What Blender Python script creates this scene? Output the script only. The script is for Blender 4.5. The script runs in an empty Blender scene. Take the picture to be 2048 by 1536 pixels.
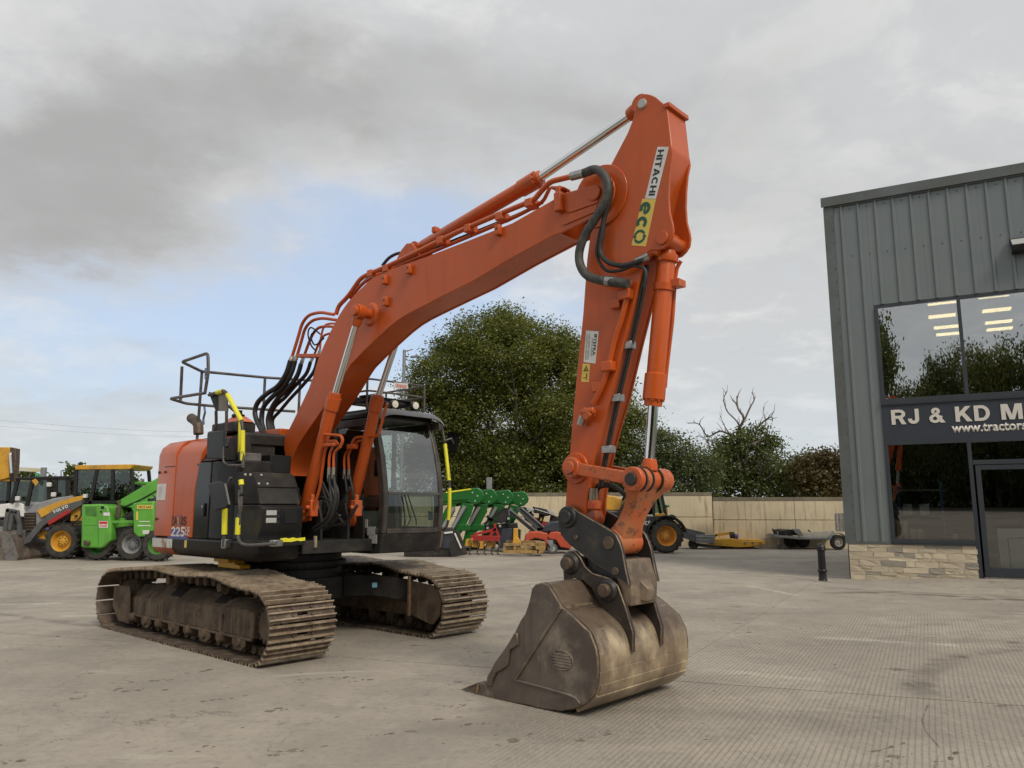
import bpy, bmesh, math, random
import numpy as np
from mathutils import Vector, Matrix, noise as mnoise
random.seed(7)
rng = np.random.default_rng(7)
R = math.radians
scene = bpy.context.scene
C = scene.collection

# ---------------------------------------------------------------- camera, sky, sun, exposure
cam_data = bpy.data.cameras.new('camera')
cam = bpy.data.objects.new('camera', cam_data); C.objects.link(cam)
cam.location = (0, 0, 1.63)
cam.rotation_euler = (R(90 + 9.112), 0, 0)
cam_data.lens = 27.07; cam_data.sensor_width = 36; cam_data.clip_end = 2000; cam_data.clip_start = 0.05
scene.camera = cam
SUN_AZ, SUN_EL = 146.0, 44.0            # compass bearing clockwise from +Y, elevation
sun_data = bpy.data.lights.new('sun', 'SUN')
sun_data.energy = 1.5; sun_data.angle = R(18); sun_data.color = (1.0, 0.91, 0.78)
sun = bpy.data.objects.new('sun', sun_data); C.objects.link(sun)
sv = Vector((math.sin(R(SUN_AZ)) * math.cos(R(SUN_EL)), math.cos(R(SUN_AZ)) * math.cos(R(SUN_EL)), math.sin(R(SUN_EL))))
sun.rotation_euler = (-sv).to_track_quat('-Z', 'Y').to_euler()
scene.view_settings.view_transform = 'Standard'
scene.view_settings.look = 'None'
scene.view_settings.exposure = 0.50
scene.view_settings.gamma = 1.0
scene.view_settings.use_curve_mapping = False

class NT:
    """small helper for building node trees"""
    def __init__(s, tree): s.t = tree; s.n = tree.nodes; s.l = tree.links
    def node(s, kind, **kw):
        n = s.n.new(kind)
        for k, v in kw.items():
            if k.startswith('i_'): n.inputs[k[2:].replace('_', ' ')].default_value = v
            else: setattr(n, k, v)
        return n
    def link(s, a, b): s.l.new(a, b)
    def put(s, x, sock):
        if hasattr(x, 'is_linked'): s.l.new(x, sock)
        else: sock.default_value = x
    def math(s, op, a, b=0.0, clamp=False):
        n = s.n.new('ShaderNodeMath'); n.operation = op; n.use_clamp = clamp
        s.put(a, n.inputs[0]); s.put(b, n.inputs[1]); return n.outputs[0]
    def mix(s, fac, a, b):
        n = s.n.new('ShaderNodeMix'); n.data_type = 'RGBA'
        s.put(fac, n.inputs[0]); s.put(c4(a), n.inputs[6]); s.put(c4(b), n.inputs[7]); return n.outputs[2]
    def noise(s, vec, scale, detail=4, rough=0.55, dist=0.0):
        n = s.n.new('ShaderNodeTexNoise'); n.inputs['Scale'].default_value = scale
        n.inputs['Detail'].default_value = detail; n.inputs['Roughness'].default_value = rough; n.inputs['Distortion'].default_value = dist
        if vec is not None: s.l.new(vec, n.inputs['Vector'])
        return n.outputs[0]
    def ramp(s, x, lo, hi):
        n = s.n.new('ShaderNodeMapRange'); n.interpolation_type = 'SMOOTHSTEP'
        s.put(x, n.inputs[0]); n.inputs[1].default_value = lo; n.inputs[2].default_value = hi; return n.outputs[0]
    def scale(s, vec, xyz, rot=(0, 0, 0)):
        n = s.n.new('ShaderNodeMapping'); n.inputs['Scale'].default_value = xyz; n.inputs['Rotation'].default_value = rot
        s.l.new(vec, n.inputs['Vector']); return n.outputs[0]
def c4(c): return (*c, 1.0) if isinstance(c, tuple) and len(c) == 3 else c

world = bpy.data.worlds.new('World'); scene.world = world
world.use_nodes = True
w = NT(world.node_tree); w.n.clear()
sky = w.node('ShaderNodeTexSky', sky_type='NISHITA', sun_disc=False, sun_elevation=R(SUN_EL), sun_rotation=R(SUN_AZ))
sky.air_density = 1.0; sky.dust_density = 1.6; sky.ozone_density = 1.0
tc = w.node('ShaderNodeTexCoord')
sep = w.node('ShaderNodeSeparateXYZ'); w.link(tc.outputs['Generated'], sep.inputs[0])
# cloud deck: the view direction meets a plane overhead, so clouds shrink towards the horizon
zz = w.math('ADD', w.math('MAXIMUM', sep.outputs[2], 0.0), 0.22)
cx = w.math('DIVIDE', sep.outputs[0], zz); cy = w.math('DIVIDE', sep.outputs[1], zz)
cmb = w.node('ShaderNodeCombineXYZ'); w.link(cx, cmb.inputs[0]); w.link(cy, cmb.inputs[1]); cmb.inputs[2].default_value = 3.7
wnz = w.node('ShaderNodeTexNoise'); wnz.inputs['Scale'].default_value = 1.9; wnz.inputs['Detail'].default_value = 6; wnz.inputs['Roughness'].default_value = 0.6
w.link(cmb.outputs[0], wnz.inputs['Vector']); wsp = w.node('ShaderNodeSeparateColor'); w.link(wnz.outputs['Color'], wsp.inputs[0])
cx = w.math('ADD', cx, w.math('MULTIPLY', w.math('SUBTRACT', wsp.outputs[0], 0.5), 0.85)); cy = w.math('ADD', cy, w.math('MULTIPLY', w.math('SUBTRACT', wsp.outputs[1], 0.5), 0.75))
def clump(px, py, sx, sy):
    """a soft patch on the cloud deck centred at (px, py)"""
    a = w.math('DIVIDE', w.math('SUBTRACT', cx, px), sx); b = w.math('DIVIDE', w.math('SUBTRACT', cy, py), sy)
    d = w.math('ADD', w.math('MULTIPLY', a, a), w.math('MULTIPLY', b, b))
    return w.math('POWER', 2.718, w.math('MULTIPLY', d, -1.0))
n1 = w.noise(cmb.outputs[0], 1.15, 7, 0.56, 0.35)
n2 = w.noise(cmb.outputs[0], 3.1, 6, 0.6, 0.2)
n3 = w.noise(cmb.outputs[0], 0.55, 3, 0.5)
def total(*a):
    r = a[0]
    for q in a[1:]: r = w.math('ADD', r, q)
    return r
def amt(c, k): return w.math('MULTIPLY', c, k)
n4 = w.noise(cmb.outputs[0], 6.5, 7, 0.62, 0.5)
gap = total(amt(clump(-0.22, 1.60, 0.42, 0.24), 0.33), amt(clump(-0.62, 1.92, 0.60, 0.28), 0.28), amt(clump(-0.80, 1.12, 0.13, 0.10), 0.20), amt(clump(-1.1, 2.4, 0.8, 0.5), 0.26), amt(clump(-0.3, 2.3, 0.6, 0.35), 0.24), amt(clump(-1.5, 1.75, 0.35, 0.3), 0.2), amt(clump(0.25, 1.9, 0.4, 0.3), 0.08))
field = total(amt(n1, 0.50), amt(n2, 0.30), amt(n4, 0.20))
cover = w.ramp(w.math('SUBTRACT', field, gap), 0.06, 0.42)
thick = total(amt(clump(-0.72, 1.32, 0.34, 0.16), 0.32), amt(clump(-1.02, 1.56, 0.26, 0.18), 0.32), amt(clump(-0.30, 1.13, 0.34, 0.11), 0.22), amt(clump(0.05, 1.28, 0.3, 0.12), 0.14), amt(clump(0.55, 1.50, 0.6, 0.35), 0.09), amt(clump(-0.95, 2.15, 0.3, 0.10), 0.22), amt(clump(-1.35, 2.55, 0.4, 0.12), 0.22))
dark = w.ramp(total(amt(n1, 0.42), amt(n2, 0.38), amt(n4, 0.20), thick), 0.44, 0.88)
lit = w.ramp(total(amt(n2, 0.6), amt(n4, 0.4)), 0.44, 0.62)
cl = w.mix(w.math('MULTIPLY', lit, 0.75), (0.44, 0.45, 0.458), (0.63, 0.63, 0.62))
cl = w.mix(dark, cl, (0.305, 0.303, 0.302))
low = w.ramp(sep.outputs[2], 0.26, 0.02)
cl = w.mix(w.math('MULTIPLY', low, 0.6), cl, (0.46, 0.515, 0.55))
bg1 = w.node('ShaderNodeBackground'); w.link(sky.outputs[0], bg1.inputs[0]); bg1.inputs[1].default_value = 0.10
bg2 = w.node('ShaderNodeBackground'); w.link(cl, bg2.inputs[0]); bg2.inputs[1].default_value = 1.0
hz = w.node('ShaderNodeBackground'); hz.inputs[0].default_value = (0.46, 0.54, 0.67, 1); hz.inputs[1].default_value = 1.0
veil = w.node('ShaderNodeMixShader'); veil.inputs[0].default_value = 0.62        # thin high haze in front of the blue
w.link(bg1.outputs[0], veil.inputs[1]); w.link(hz.outputs[0], veil.inputs[2])
mxs = w.node('ShaderNodeMixShader'); w.link(cover, mxs.inputs[0]); w.link(veil.outputs[0], mxs.inputs[1]); w.link(bg2.outputs[0], mxs.inputs[2])
wo = w.node('ShaderNodeOutputWorld'); w.link(mxs.outputs[0], wo.inputs[0])

# ---------------------------------------------------------------- materials
MATS = {}
def material(name, col, rough=0.5, metal=0.0, col2=None, var=0.0, vscale=3.0, dirt=None, damt=0.0, dscale=2.0, dlo=0.5, dhi=0.7,
             bump=0.0, bscale=40.0, coat=0.0, rvar=0.0, streak=None, samt=0.0, rand=0.0, spec=0.5, chips=None, camt=0.55, emit=None, estr=1.0):
    m = bpy.data.materials.new(name); m.use_nodes = True
    t = NT(m.node_tree); b = t.n['Principled BSDF']
    tcn = t.node('ShaderNodeTexCoord'); v = tcn.outputs['Object']
    if rand:
        oi = t.node('ShaderNodeObjectInfo')
        vm = t.node('ShaderNodeVectorMath', operation='ADD'); t.link(v, vm.inputs[0])
        cb = t.node('ShaderNodeCombineXYZ')
        for i in range(3): t.link(t.math('MULTIPLY', oi.outputs['Random'], 31.0 + 17 * i), cb.inputs[i])
        t.link(cb.outputs[0], vm.inputs[1]); v = vm.outputs[0]
    c = c4(col)
    if col2 is not None: c = t.mix(t.ramp(t.noise(v, vscale, 5, 0.6), 0.35, 0.65), col, col2)
    if rand and col2 is not None: c = t.mix(t.math('MULTIPLY', oi.outputs['Random'], rand), c, col2)
    if dirt is not None:
        dn = t.ramp(t.noise(v, dscale, 8, 0.68, 0.3), dlo, dhi)
        c = t.mix(t.math('MULTIPLY', dn, damt), c, dirt)
    if streak is not None:
        sn = t.ramp(t.noise(t.scale(v, (9, 9, 0.7)), 1.0, 5, 0.6), 0.5, 0.72)
        c = t.mix(t.math('MULTIPLY', sn, samt), c, streak)
    if chips is not None:
        cn = t.ramp(t.noise(v, 26, 6, 0.7, 0.6), camt, camt + 0.05)
        c = t.mix(cn, c, chips)
    if hasattr(c, 'is_linked'): t.link(c, b.inputs['Base Color'])
    else: b.inputs['Base Color'].default_value = c
    b.inputs['Metallic'].default_value = metal
    b.inputs['Specular IOR Level'].default_value = spec
    if rvar:
        rn = t.math('ADD', rough - rvar / 2, t.math('MULTIPLY', t.noise(v, vscale * 1.7, 5, 0.6), rvar))
        t.link(rn, b.inputs['Roughness'])
    else: b.inputs['Roughness'].default_value = rough
    if coat: b.inputs['Coat Weight'].default_value = coat; b.inputs['Coat Roughness'].default_value = 0.12
    if bump:
        bn = t.node('ShaderNodeBump'); bn.inputs['Strength'].default_value = bump; bn.inputs['Distance'].default_value = 0.01
        t.link(t.noise(v, bscale, 5, 0.6), bn.inputs['Height']); t.link(bn.outputs[0], b.inputs['Normal'])
    if emit is not None:
        b.inputs['Emission Color'].default_value = c4(emit); b.inputs['Emission Strength'].default_value = estr
    MATS[name] = m
    return m
ORANGE = (0.54, 0.096, 0.014)
material('orange_paint', ORANGE, 0.30, col2=(0.47, 0.084, 0.015), vscale=0.9, dirt=(0.30, 0.085, 0.032), damt=0.5, dscale=2.2, dlo=0.5, dhi=0.74, coat=0.10, rvar=0.2, bump=0.02, bscale=9, spec=0.35, streak=(0.36, 0.06, 0.018), samt=0.35, chips=(0.16, 0.04, 0.02), camt=0.665)
material('worn_orange_paint', (0.52, 0.085, 0.016), 0.40, col2=(0.48, 0.12, 0.035), vscale=6, dirt=(0.13, 0.075, 0.045), damt=0.9, dscale=7, dlo=0.56, dhi=0.66, rvar=0.2, chips=(0.05, 0.035, 0.025), camt=0.60, bump=0.12, bscale=25)
material('link_paint', (0.52, 0.10, 0.02), 0.45, col2=(0.46, 0.15, 0.05), vscale=5, dirt=(0.12, 0.065, 0.04), damt=0.85, dscale=9, dlo=0.55, dhi=0.64, chips=(0.05, 0.03, 0.025), camt=0.60, bump=0.2, bscale=30)
material('black_paint', (0.011, 0.011, 0.012), 0.36, col2=(0.017, 0.016, 0.016), vscale=3, dirt=(0.075, 0.062, 0.045), damt=0.28, dscale=2.8, dlo=0.52, dhi=0.8, rvar=0.25, spec=0.32)
material('gloss_black', (0.008, 0.008, 0.009), 0.12, dirt=(0.04, 0.032, 0.025), damt=0.25, dscale=3, spec=0.4)
material('dusty_black', (0.018, 0.017, 0.016), 0.55, col2=(0.034, 0.031, 0.027), vscale=5, dirt=(0.12, 0.095, 0.065), damt=0.5, dscale=3.5, dlo=0.5, dhi=0.8, rvar=0.2, bump=0.05, spec=0.32)
material('dark_steel', (0.017, 0.016, 0.016), 0.48, col2=(0.03, 0.027, 0.025), vscale=4, dirt=(0.12, 0.095, 0.07), damt=0.55, dscale=5, dlo=0.5, dhi=0.75, rvar=0.25, bump=0.08, bscale=30, chips=(0.16, 0.14, 0.12), camt=0.68)
material('bucket_steel', (0.15, 0.12, 0.098), 0.50, metal=0.25, col2=(0.095, 0.073, 0.06), vscale=2.5, dirt=(0.33, 0.275, 0.21), damt=0.8, dscale=2.6, dlo=0.48, dhi=0.72, streak=(0.06, 0.045, 0.036), samt=0.5, rvar=0.25, bump=0.1, bscale=30, chips=(0.24, 0.21, 0.17), camt=0.69)
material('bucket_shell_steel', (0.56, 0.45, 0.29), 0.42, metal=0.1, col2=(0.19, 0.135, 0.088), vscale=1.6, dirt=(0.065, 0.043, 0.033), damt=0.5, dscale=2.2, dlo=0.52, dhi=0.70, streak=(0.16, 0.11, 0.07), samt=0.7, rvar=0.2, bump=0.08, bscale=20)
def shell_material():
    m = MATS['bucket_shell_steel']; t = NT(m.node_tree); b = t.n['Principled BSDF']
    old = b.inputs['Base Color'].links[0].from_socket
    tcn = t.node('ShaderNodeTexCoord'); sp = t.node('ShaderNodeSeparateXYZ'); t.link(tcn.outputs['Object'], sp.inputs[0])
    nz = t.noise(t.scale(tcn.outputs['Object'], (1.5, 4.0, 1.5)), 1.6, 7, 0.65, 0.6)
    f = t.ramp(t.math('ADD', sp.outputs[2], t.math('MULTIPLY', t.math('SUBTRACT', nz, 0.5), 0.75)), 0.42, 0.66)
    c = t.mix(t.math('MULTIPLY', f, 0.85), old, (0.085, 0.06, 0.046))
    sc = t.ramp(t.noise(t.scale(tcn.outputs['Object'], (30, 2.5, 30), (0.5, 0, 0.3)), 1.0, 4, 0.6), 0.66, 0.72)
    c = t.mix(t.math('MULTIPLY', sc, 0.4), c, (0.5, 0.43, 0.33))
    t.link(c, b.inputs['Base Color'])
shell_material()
material('rusty_edge', (0.20, 0.12, 0.07), 0.6, metal=0.2, col2=(0.30, 0.19, 0.1), vscale=9, dirt=(0.08, 0.055, 0.045), damt=0.7, dscale=8, bump=0.2, bscale=40)
material('track_plate_steel', (0.15, 0.11, 0.08), 0.6, metal=0.2, col2=(0.075, 0.053, 0.04), vscale=7, dirt=(0.30, 0.24, 0.165), damt=0.6, dscale=6, dlo=0.5, dhi=0.66, rvar=0.3, bump=0.2, bscale=35, rand=0.5)
material('track_shoe_steel', (0.46, 0.375, 0.27), 0.45, metal=0.3, col2=(0.27, 0.205, 0.14), vscale=7, dirt=(0.14, 0.09, 0.06), damt=0.75, dscale=9, dlo=0.5, dhi=0.68, rvar=0.3, bump=0.2, bscale=35, rand=0.35)
material('track_dirt', (0.075, 0.052, 0.038), 0.85, col2=(0.135, 0.098, 0.064), vscale=4, dirt=(0.035, 0.024, 0.019), damt=0.75, dscale=5, bump=0.35, bscale=30, streak=(0.20, 0.15, 0.095), samt=0.7, spec=0.3)
material('chrome', (0.72, 0.72, 0.72), 0.10, metal=1.0)
material('satin_steel', (0.42, 0.41, 0.39), 0.35, metal=1.0, col2=(0.3, 0.29, 0.27), vscale=20)
material('galvanised', (0.33, 0.34, 0.34), 0.5, metal=0.55, col2=(0.25, 0.26, 0.265), vscale=6, dirt=(0.16, 0.14, 0.11), damt=0.5, dscale=5)
material('rubber', (0.018, 0.018, 0.018), 0.55, col2=(0.03, 0.028, 0.026), vscale=12)
material('hose_sheath', (0.035, 0.034, 0.032), 0.6, col2=(0.075, 0.07, 0.06), vscale=18, bump=0.3, bscale=90)
material('tyre', (0.022, 0.021, 0.020), 0.8, col2=(0.05, 0.044, 0.037), vscale=6)
material('safety_yellow', (0.78, 0.72, 0.03), 0.4, dirt=(0.2, 0.17, 0.05), damt=0.6, dscale=14, dlo=0.6, dhi=0.68)
material('amber_yellow', (0.64, 0.34, 0.03), 0.42, col2=(0.54, 0.28, 0.03), vscale=2, dirt=(0.25, 0.15, 0.06), damt=0.6, dscale=3, rvar=0.2, streak=(0.30, 0.18, 0.06), samt=0.4)
material('worn_yellow', (0.40, 0.25, 0.07), 0.65, col2=(0.26, 0.16, 0.06), vscale=8, dirt=(0.10, 0.07, 0.05), damt=0.8, dscale=9, dlo=0.5, dhi=0.62)
material('lime_paint', (0.12, 0.40, 0.045), 0.38, col2=(0.095, 0.33, 0.04), vscale=1.5, dirt=(0.15, 0.19, 0.08), damt=0.6, dscale=3, coat=0.1, streak=(0.10, 0.20, 0.05), samt=0.4)
material('loader_green', (0.010, 0.13, 0.022), 0.30, col2=(0.012, 0.11, 0.02), vscale=3, coat=0.3)
material('red_paint', (0.38, 0.022, 0.02), 0.4, col2=(0.3, 0.025, 0.02), vscale=4)
material('scarlet_paint', (0.52, 0.075, 0.028), 0.45, col2=(0.45, 0.07, 0.03), vscale=4, dirt=(0.2, 0.08, 0.05), damt=0.4, dscale=6)
material('white_paint', (0.72, 0.71, 0.68), 0.45, col2=(0.62, 0.60, 0.56), vscale=4)
material('slate_grey_paint', (0.075, 0.078, 0.08), 0.45, col2=(0.10, 0.10, 0.098), vscale=5)
material('pale_grey_paint', (0.27, 0.275, 0.28), 0.45, col2=(0.22, 0.22, 0.22), vscale=4)
material('navy_paint', (0.025, 0.032, 0.05), 0.45, col2=(0.04, 0.045, 0.06), vscale=4)
material('sticker_white', (0.70, 0.70, 0.67), 0.45, col2=(0.6, 0.6, 0.57), vscale=8)
material('sticker_yellow', (0.68, 0.50, 0.10), 0.45)
material('sticker_silver', (0.42, 0.42, 0.40), 0.4)
material('print_black', (0.012, 0.012, 0.012), 0.5)
material('print_green', (0.02, 0.09, 0.045), 0.5)
material('print_blue', (0.10, 0.09, 0.32), 0.5)
material('print_red', (0.55, 0.03, 0.03), 0.5)
material('sky_blue_print', (0.18, 0.42, 0.52), 0.5)
material('beacon_green', (0.02, 0.22, 0.10), 0.2)
material('beacon_amber', (0.6, 0.16, 0.03), 0.25)
material('lamp_lens', (0.75, 0.70, 0.58), 0.25)
material('seat_cloth', (0.05, 0.02, 0.02), 0.9)
material('console_grey', (0.14, 0.15, 0.15), 0.6)
material('blue_rope', (0.10, 0.16, 0.30), 0.8)
material('bark', (0.055, 0.045, 0.034), 0.9, col2=(0.085, 0.072, 0.055), vscale=4, bump=0.5, bscale=14)
material('dead_wood', (0.20, 0.17, 0.14), 0.85, col2=(0.12, 0.10, 0.08), vscale=3, bump=0.3)
def glass(name, refl, tint, rough=0.0, ior=1.45, boost=1.0):
    m = bpy.data.materials.new(name); m.use_nodes = True; t = NT(m.node_tree); t.n.clear()
    tr = t.node('ShaderNodeBsdfTransparent'); tr.inputs[0].default_value = c4(tint)
    gl = t.node('ShaderNodeBsdfGlossy'); gl.inputs['Roughness'].default_value = rough
    fr = t.node('ShaderNodeFresnel'); fr.inputs[0].default_value = ior
    fac = t.math('ADD', t.math('MULTIPLY', fr.outputs[0], boost), refl, True)
    mx = t.node('ShaderNodeMixShader'); t.link(fac, mx.inputs[0]); t.link(tr.outputs[0], mx.inputs[1]); t.link(gl.outputs[0], mx.inputs[2])
    o = t.node('ShaderNodeOutputMaterial'); t.link(mx.outputs[0], o.inputs[0]); MATS[name] = m
glass('cab_glass', 0.04, (0.62, 0.70, 0.66))
glass('cab_front_glass', 0.20, (0.58, 0.67, 0.60))
glass('cab_low_glass', 0.06, (0.36, 0.44, 0.41))
glass('window_glass', 0.44, (0.62, 0.65, 0.64))
glass('shop_glass', 0.14, (0.75, 0.78, 0.77))
glass('vehicle_glass', 0.06, (0.45, 0.55, 0.50))

# ---------------------------------------------------------------- mesh helpers
def catmull(pts, k=6):
    P = [Vector(p) for p in pts]; out = []
    for i in range(len(P) - 1):
        a, b, c, d = P[max(i - 1, 0)], P[i], P[i + 1], P[min(i + 2, len(P) - 1)]
        for j in range(k):
            t = j / k
            out.append(0.5 * ((2 * b) + (c - a) * t + (2 * a - 5 * b + 4 * c - d) * t * t + (3 * b - a - 3 * c + d) * t ** 3))
    out.append(P[-1]); return out
def fillet(pts, r, k=5):
    """round the corners of a polyline"""
    P = [Vector(p) for p in pts]; out = [P[0]]
    for i in range(1, len(P) - 1):
        a, b, c = P[i - 1], P[i], P[i + 1]
        d1 = (a - b); d2 = (c - b); q = min(r, d1.length * 0.49, d2.length * 0.49)
        s, e = b + d1.normalized() * q, b + d2.normalized() * q
        for j in range(k + 1):
            t = j / k; out.append((1 - t) ** 2 * s + 2 * t * (1 - t) * b + t * t * e)
    out.append(P[-1]); return out
def inset_poly(poly, d):
    n = len(poly); A = sum(poly[i][0] * poly[(i + 1) % n][1] - poly[(i + 1) % n][0] * poly[i][1] for i in range(n))
    s = 1 if A > 0 else -1; out = []
    for i in range(n):
        p0, p1, p2 = (Vector(poly[i - 1]), Vector(poly[i]), Vector(poly[(i + 1) % n]))
        e1 = (p1 - p0).normalized(); e2 = (p2 - p1).normalized()
        n1 = Vector((-e1.y, e1.x)) * s; n2 = Vector((-e2.y, e2.x)) * s
        m = (n1 + n2)
        if m.length < 1e-6: m = n1
        m.normalize(); k = d / max(m.dot(n1), 0.4)
        out.append(tuple(p1 + m * k))
    return out
def disc(cx, cz, r, n=20, a0=0.0, a1=360.0):
    full = abs(a1 - a0) >= 359.9
    return [(cx + r * math.cos(R(a0 + (a1 - a0) * i / (n if full else n - 1))), cz + r * math.sin(R(a0 + (a1 - a0) * i / (n if full else n - 1)))) for i in range(n)]
class MB:
    def __init__(s): s.v = []; s.f = []
    def add(s, vs, fs):
        o = len(s.v); s.v += [tuple(p) for p in vs]; s.f += [tuple(i + o for i in f) for f in fs]; return s
    def box(s, x0, x1, y0, y1, z0, z1):
        v = [(x, y, z) for x in (x0, x1) for y in (y0, y1) for z in (z0, z1)]
        return s.add(v, [(0, 1, 3, 2), (4, 6, 7, 5), (0, 4, 5, 1), (2, 3, 7, 6), (0, 2, 6, 4), (1, 5, 7, 3)])
    def loft(s, rings, cap=True, closed=True):
        n = len(rings[0]); assert all(len(r) == n for r in rings)
        v = [p for r in rings for p in r]; f = []
        for i in range(len(rings) - 1):
            for j in range(n if closed else n - 1):
                k = (j + 1) % n; f.append((i * n + j, i * n + k, (i + 1) * n + k, (i + 1) * n + j))
        if cap: f.append(tuple(range(n - 1, -1, -1))); f.append(tuple(range((len(rings) - 1) * n, len(rings) * n)))
        return s.add(v, f)
    def prism(s, prof, y0, y1): return s.loft([[(x, y0, z) for x, z in prof], [(x, y1, z) for x, z in prof]])
    def prism_x(s, prof, x0, x1): return s.loft([[(x0, y, z) for y, z in prof], [(x1, y, z) for y, z in prof]])
    def prism_z(s, prof, z0, z1): return s.loft([[(x, y, z0) for x, y in prof], [(x, y, z1) for x, y in prof]])
    def quadplate(s, a, b, c, d, th):
        """a plate of thickness th on the quad a b c d"""
        a, b, c, d = map(Vector, (a, b, c, d)); n = (b - a).cross(d - a).normalized() * th
        return s.loft([[a, b, c, d], [a + n, b + n, c + n, d + n]])
    def bar(s, p0, p1, wdt, hgt, up=(0, 0, 1)):
        p0, p1 = Vector(p0), Vector(p1); t = (p1 - p0).normalized(); u = Vector(up)
        sd = t.cross(u)
        if sd.length < 1e-4: sd = t.cross(Vector((0, 1, 0)))
        sd.normalize(); u = sd.cross(t).normalized(); a, b = sd * wdt / 2, u * hgt / 2
        return s.loft([[p - a - b, p + a - b, p + a + b, p - a + b] for p in (p0, p1)])
    def tube(s, path, r, n=10, cap=True):
        P = [Vector(p) for p in path]; rings = []; u = None
        rr = r if isinstance(r, (list, tuple)) else [r] * len(P)
        for i, p in enumerate(P):
            t = (P[min(i + 1, len(P) - 1)] - P[max(i - 1, 0)])
            if t.length < 1e-9: t = Vector((0, 0, 1))
            t.normalize()
            if u is None: u = t.orthogonal().normalized()
            else:
                u = u - t * u.dot(t)
                u = u.normalized() if u.length > 1e-6 else t.orthogonal().normalized()
            q = t.cross(u)
            rings.append([p + (u * math.cos(2 * math.pi * k / n) + q * math.sin(2 * math.pi * k / n)) * rr[i] for k in range(n)])
        return s.loft(rings, cap)
    def cyl(s, p0, p1, r0, r1=None, n=20): return s.tube([p0, p1], [r0, r0 if r1 is None else r1], n)
    def lathe(s, p0, ax, prof, n=24, cap=True):
        """prof: list of (distance along the axis, radius)"""
        p0, ax = Vector(p0), Vector(ax).normalized(); u = ax.orthogonal().normalized(); q = ax.cross(u)
        return s.loft([[p0 + ax * h + (u * math.cos(2 * math.pi * k / n) + q * math.sin(2 * math.pi * k / n)) * max(r, 1e-4) for k in range(n)] for h, r in prof], cap)
    def ball(s, c, r, n=10, sc=(1, 1, 1)):
        c = Vector(c); rings = []
        for i in range(n + 1):
            a = -math.pi / 2 + math.pi * i / n; rad = max(math.cos(a), 1e-3) * r
            rings.append([c + Vector((rad * math.cos(2 * math.pi * k / (2 * n)) * sc[0], rad * math.sin(2 * math.pi * k / (2 * n)) * sc[1], r * math.sin(a) * sc[2])) for k in range(2 * n)])
        return s.loft(rings)
    def mesh(s, name, mat, smooth=38, fix=True):
        me = bpy.data.meshes.new(name); me.from_pydata(s.v, [], s.f)
        if fix:
            bm = bmesh.new(); bm.from_mesh(me); bmesh.ops.recalc_face_normals(bm, faces=bm.faces); bm.to_mesh(me); bm.free()
        me.materials.append(MATS[mat])
        if smooth:
            me.polygons.foreach_set('use_smooth', [True] * len(me.polygons)); me.set_sharp_from_angle(angle=R(smooth))
        return me
    def build(s, name, mat, parent=None, smooth=38, bevel=0.0, fix=True, seg=2, wear=None):
        o = bpy.data.objects.new(name, s.mesh(name, mat, smooth, fix)); C.objects.link(o)
        if parent is not None: o.parent = parent
        if bevel:
            m = o.modifiers.new('edge', 'BEVEL'); m.width = bevel; m.segments = seg; m.limit_method = 'ANGLE'; m.angle_limit = R(40); m.harden_normals = False
            if wear: o.data.materials.append(MATS[wear]); m.material = 1
        return o
def thing(name, label, cat, loc=(0, 0, 0), rz=0.0, group=None):
    o = bpy.data.objects.new(name, None); C.objects.link(o); o.location = loc; o.rotation_euler = (0, 0, rz); o.empty_display_size = 0.3
    o['label'] = label; o['category'] = cat
    if group: o['group'] = group
    return o
def tag(o, label, cat, group=None):
    o['label'] = label; o['category'] = cat
    if group: o['group'] = group
    return o
def structure(o): o['kind'] = 'structure'; return o
def inst(name, me, parent, mtx=None):
    o = bpy.data.objects.new(name, me); C.objects.link(o)
    if parent is not None: o.parent = parent
    if mtx is not None: o.matrix_local = mtx
    return o
def lettering(string, mat, parent, p0, dx, dy, wdt, hgt, bold=0.0, depth=0.002, name='lettering', shear=0.0):
    """words laid on a surface: p0 lower left corner, dx the reading direction, dy the way up"""
    cu = bpy.data.curves.new('letters', 'FONT'); cu.body = string; cu.size = 1.0; cu.offset = bold; cu.extrude = 0.0; cu.resolution_u = 3; cu.shear = shear
    to = bpy.data.objects.new('letters', cu); C.objects.link(to)
    dg = bpy.context.evaluated_depsgraph_get(); me = bpy.data.meshes.new_from_object(to.evaluated_get(dg))
    bpy.data.objects.remove(to); bpy.data.curves.remove(cu)
    n = len(me.vertices); co = np.empty(n * 3); me.vertices.foreach_get('co', co); co = co.reshape(-1, 3)
    lo, hi = co.min(0), co.max(0); dx, dy = Vector(dx).normalized(), Vector(dy).normalized(); nz = dx.cross(dy)
    sx = wdt / (hi[0] - lo[0]); sy = hgt / (hi[1] - lo[1])
    M = np.array([list(dx), list(dy), list(nz)])
    q = np.stack([(co[:, 0] - lo[0]) * sx, (co[:, 1] - lo[1]) * sy, np.full(n, depth)], 1) @ M + np.array(p0)
    me.vertices.foreach_set('co', q.ravel()); me.materials.clear(); me.materials.append(MATS[mat]); me.update()
    o = bpy.data.objects.new(name, me); C.objects.link(o)
    if parent is not None: o.parent = parent
    if depth > 0.004:
        so = o.modifiers.new('thick', 'SOLIDIFY'); so.thickness = depth; so.offset = -1
    return o

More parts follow.
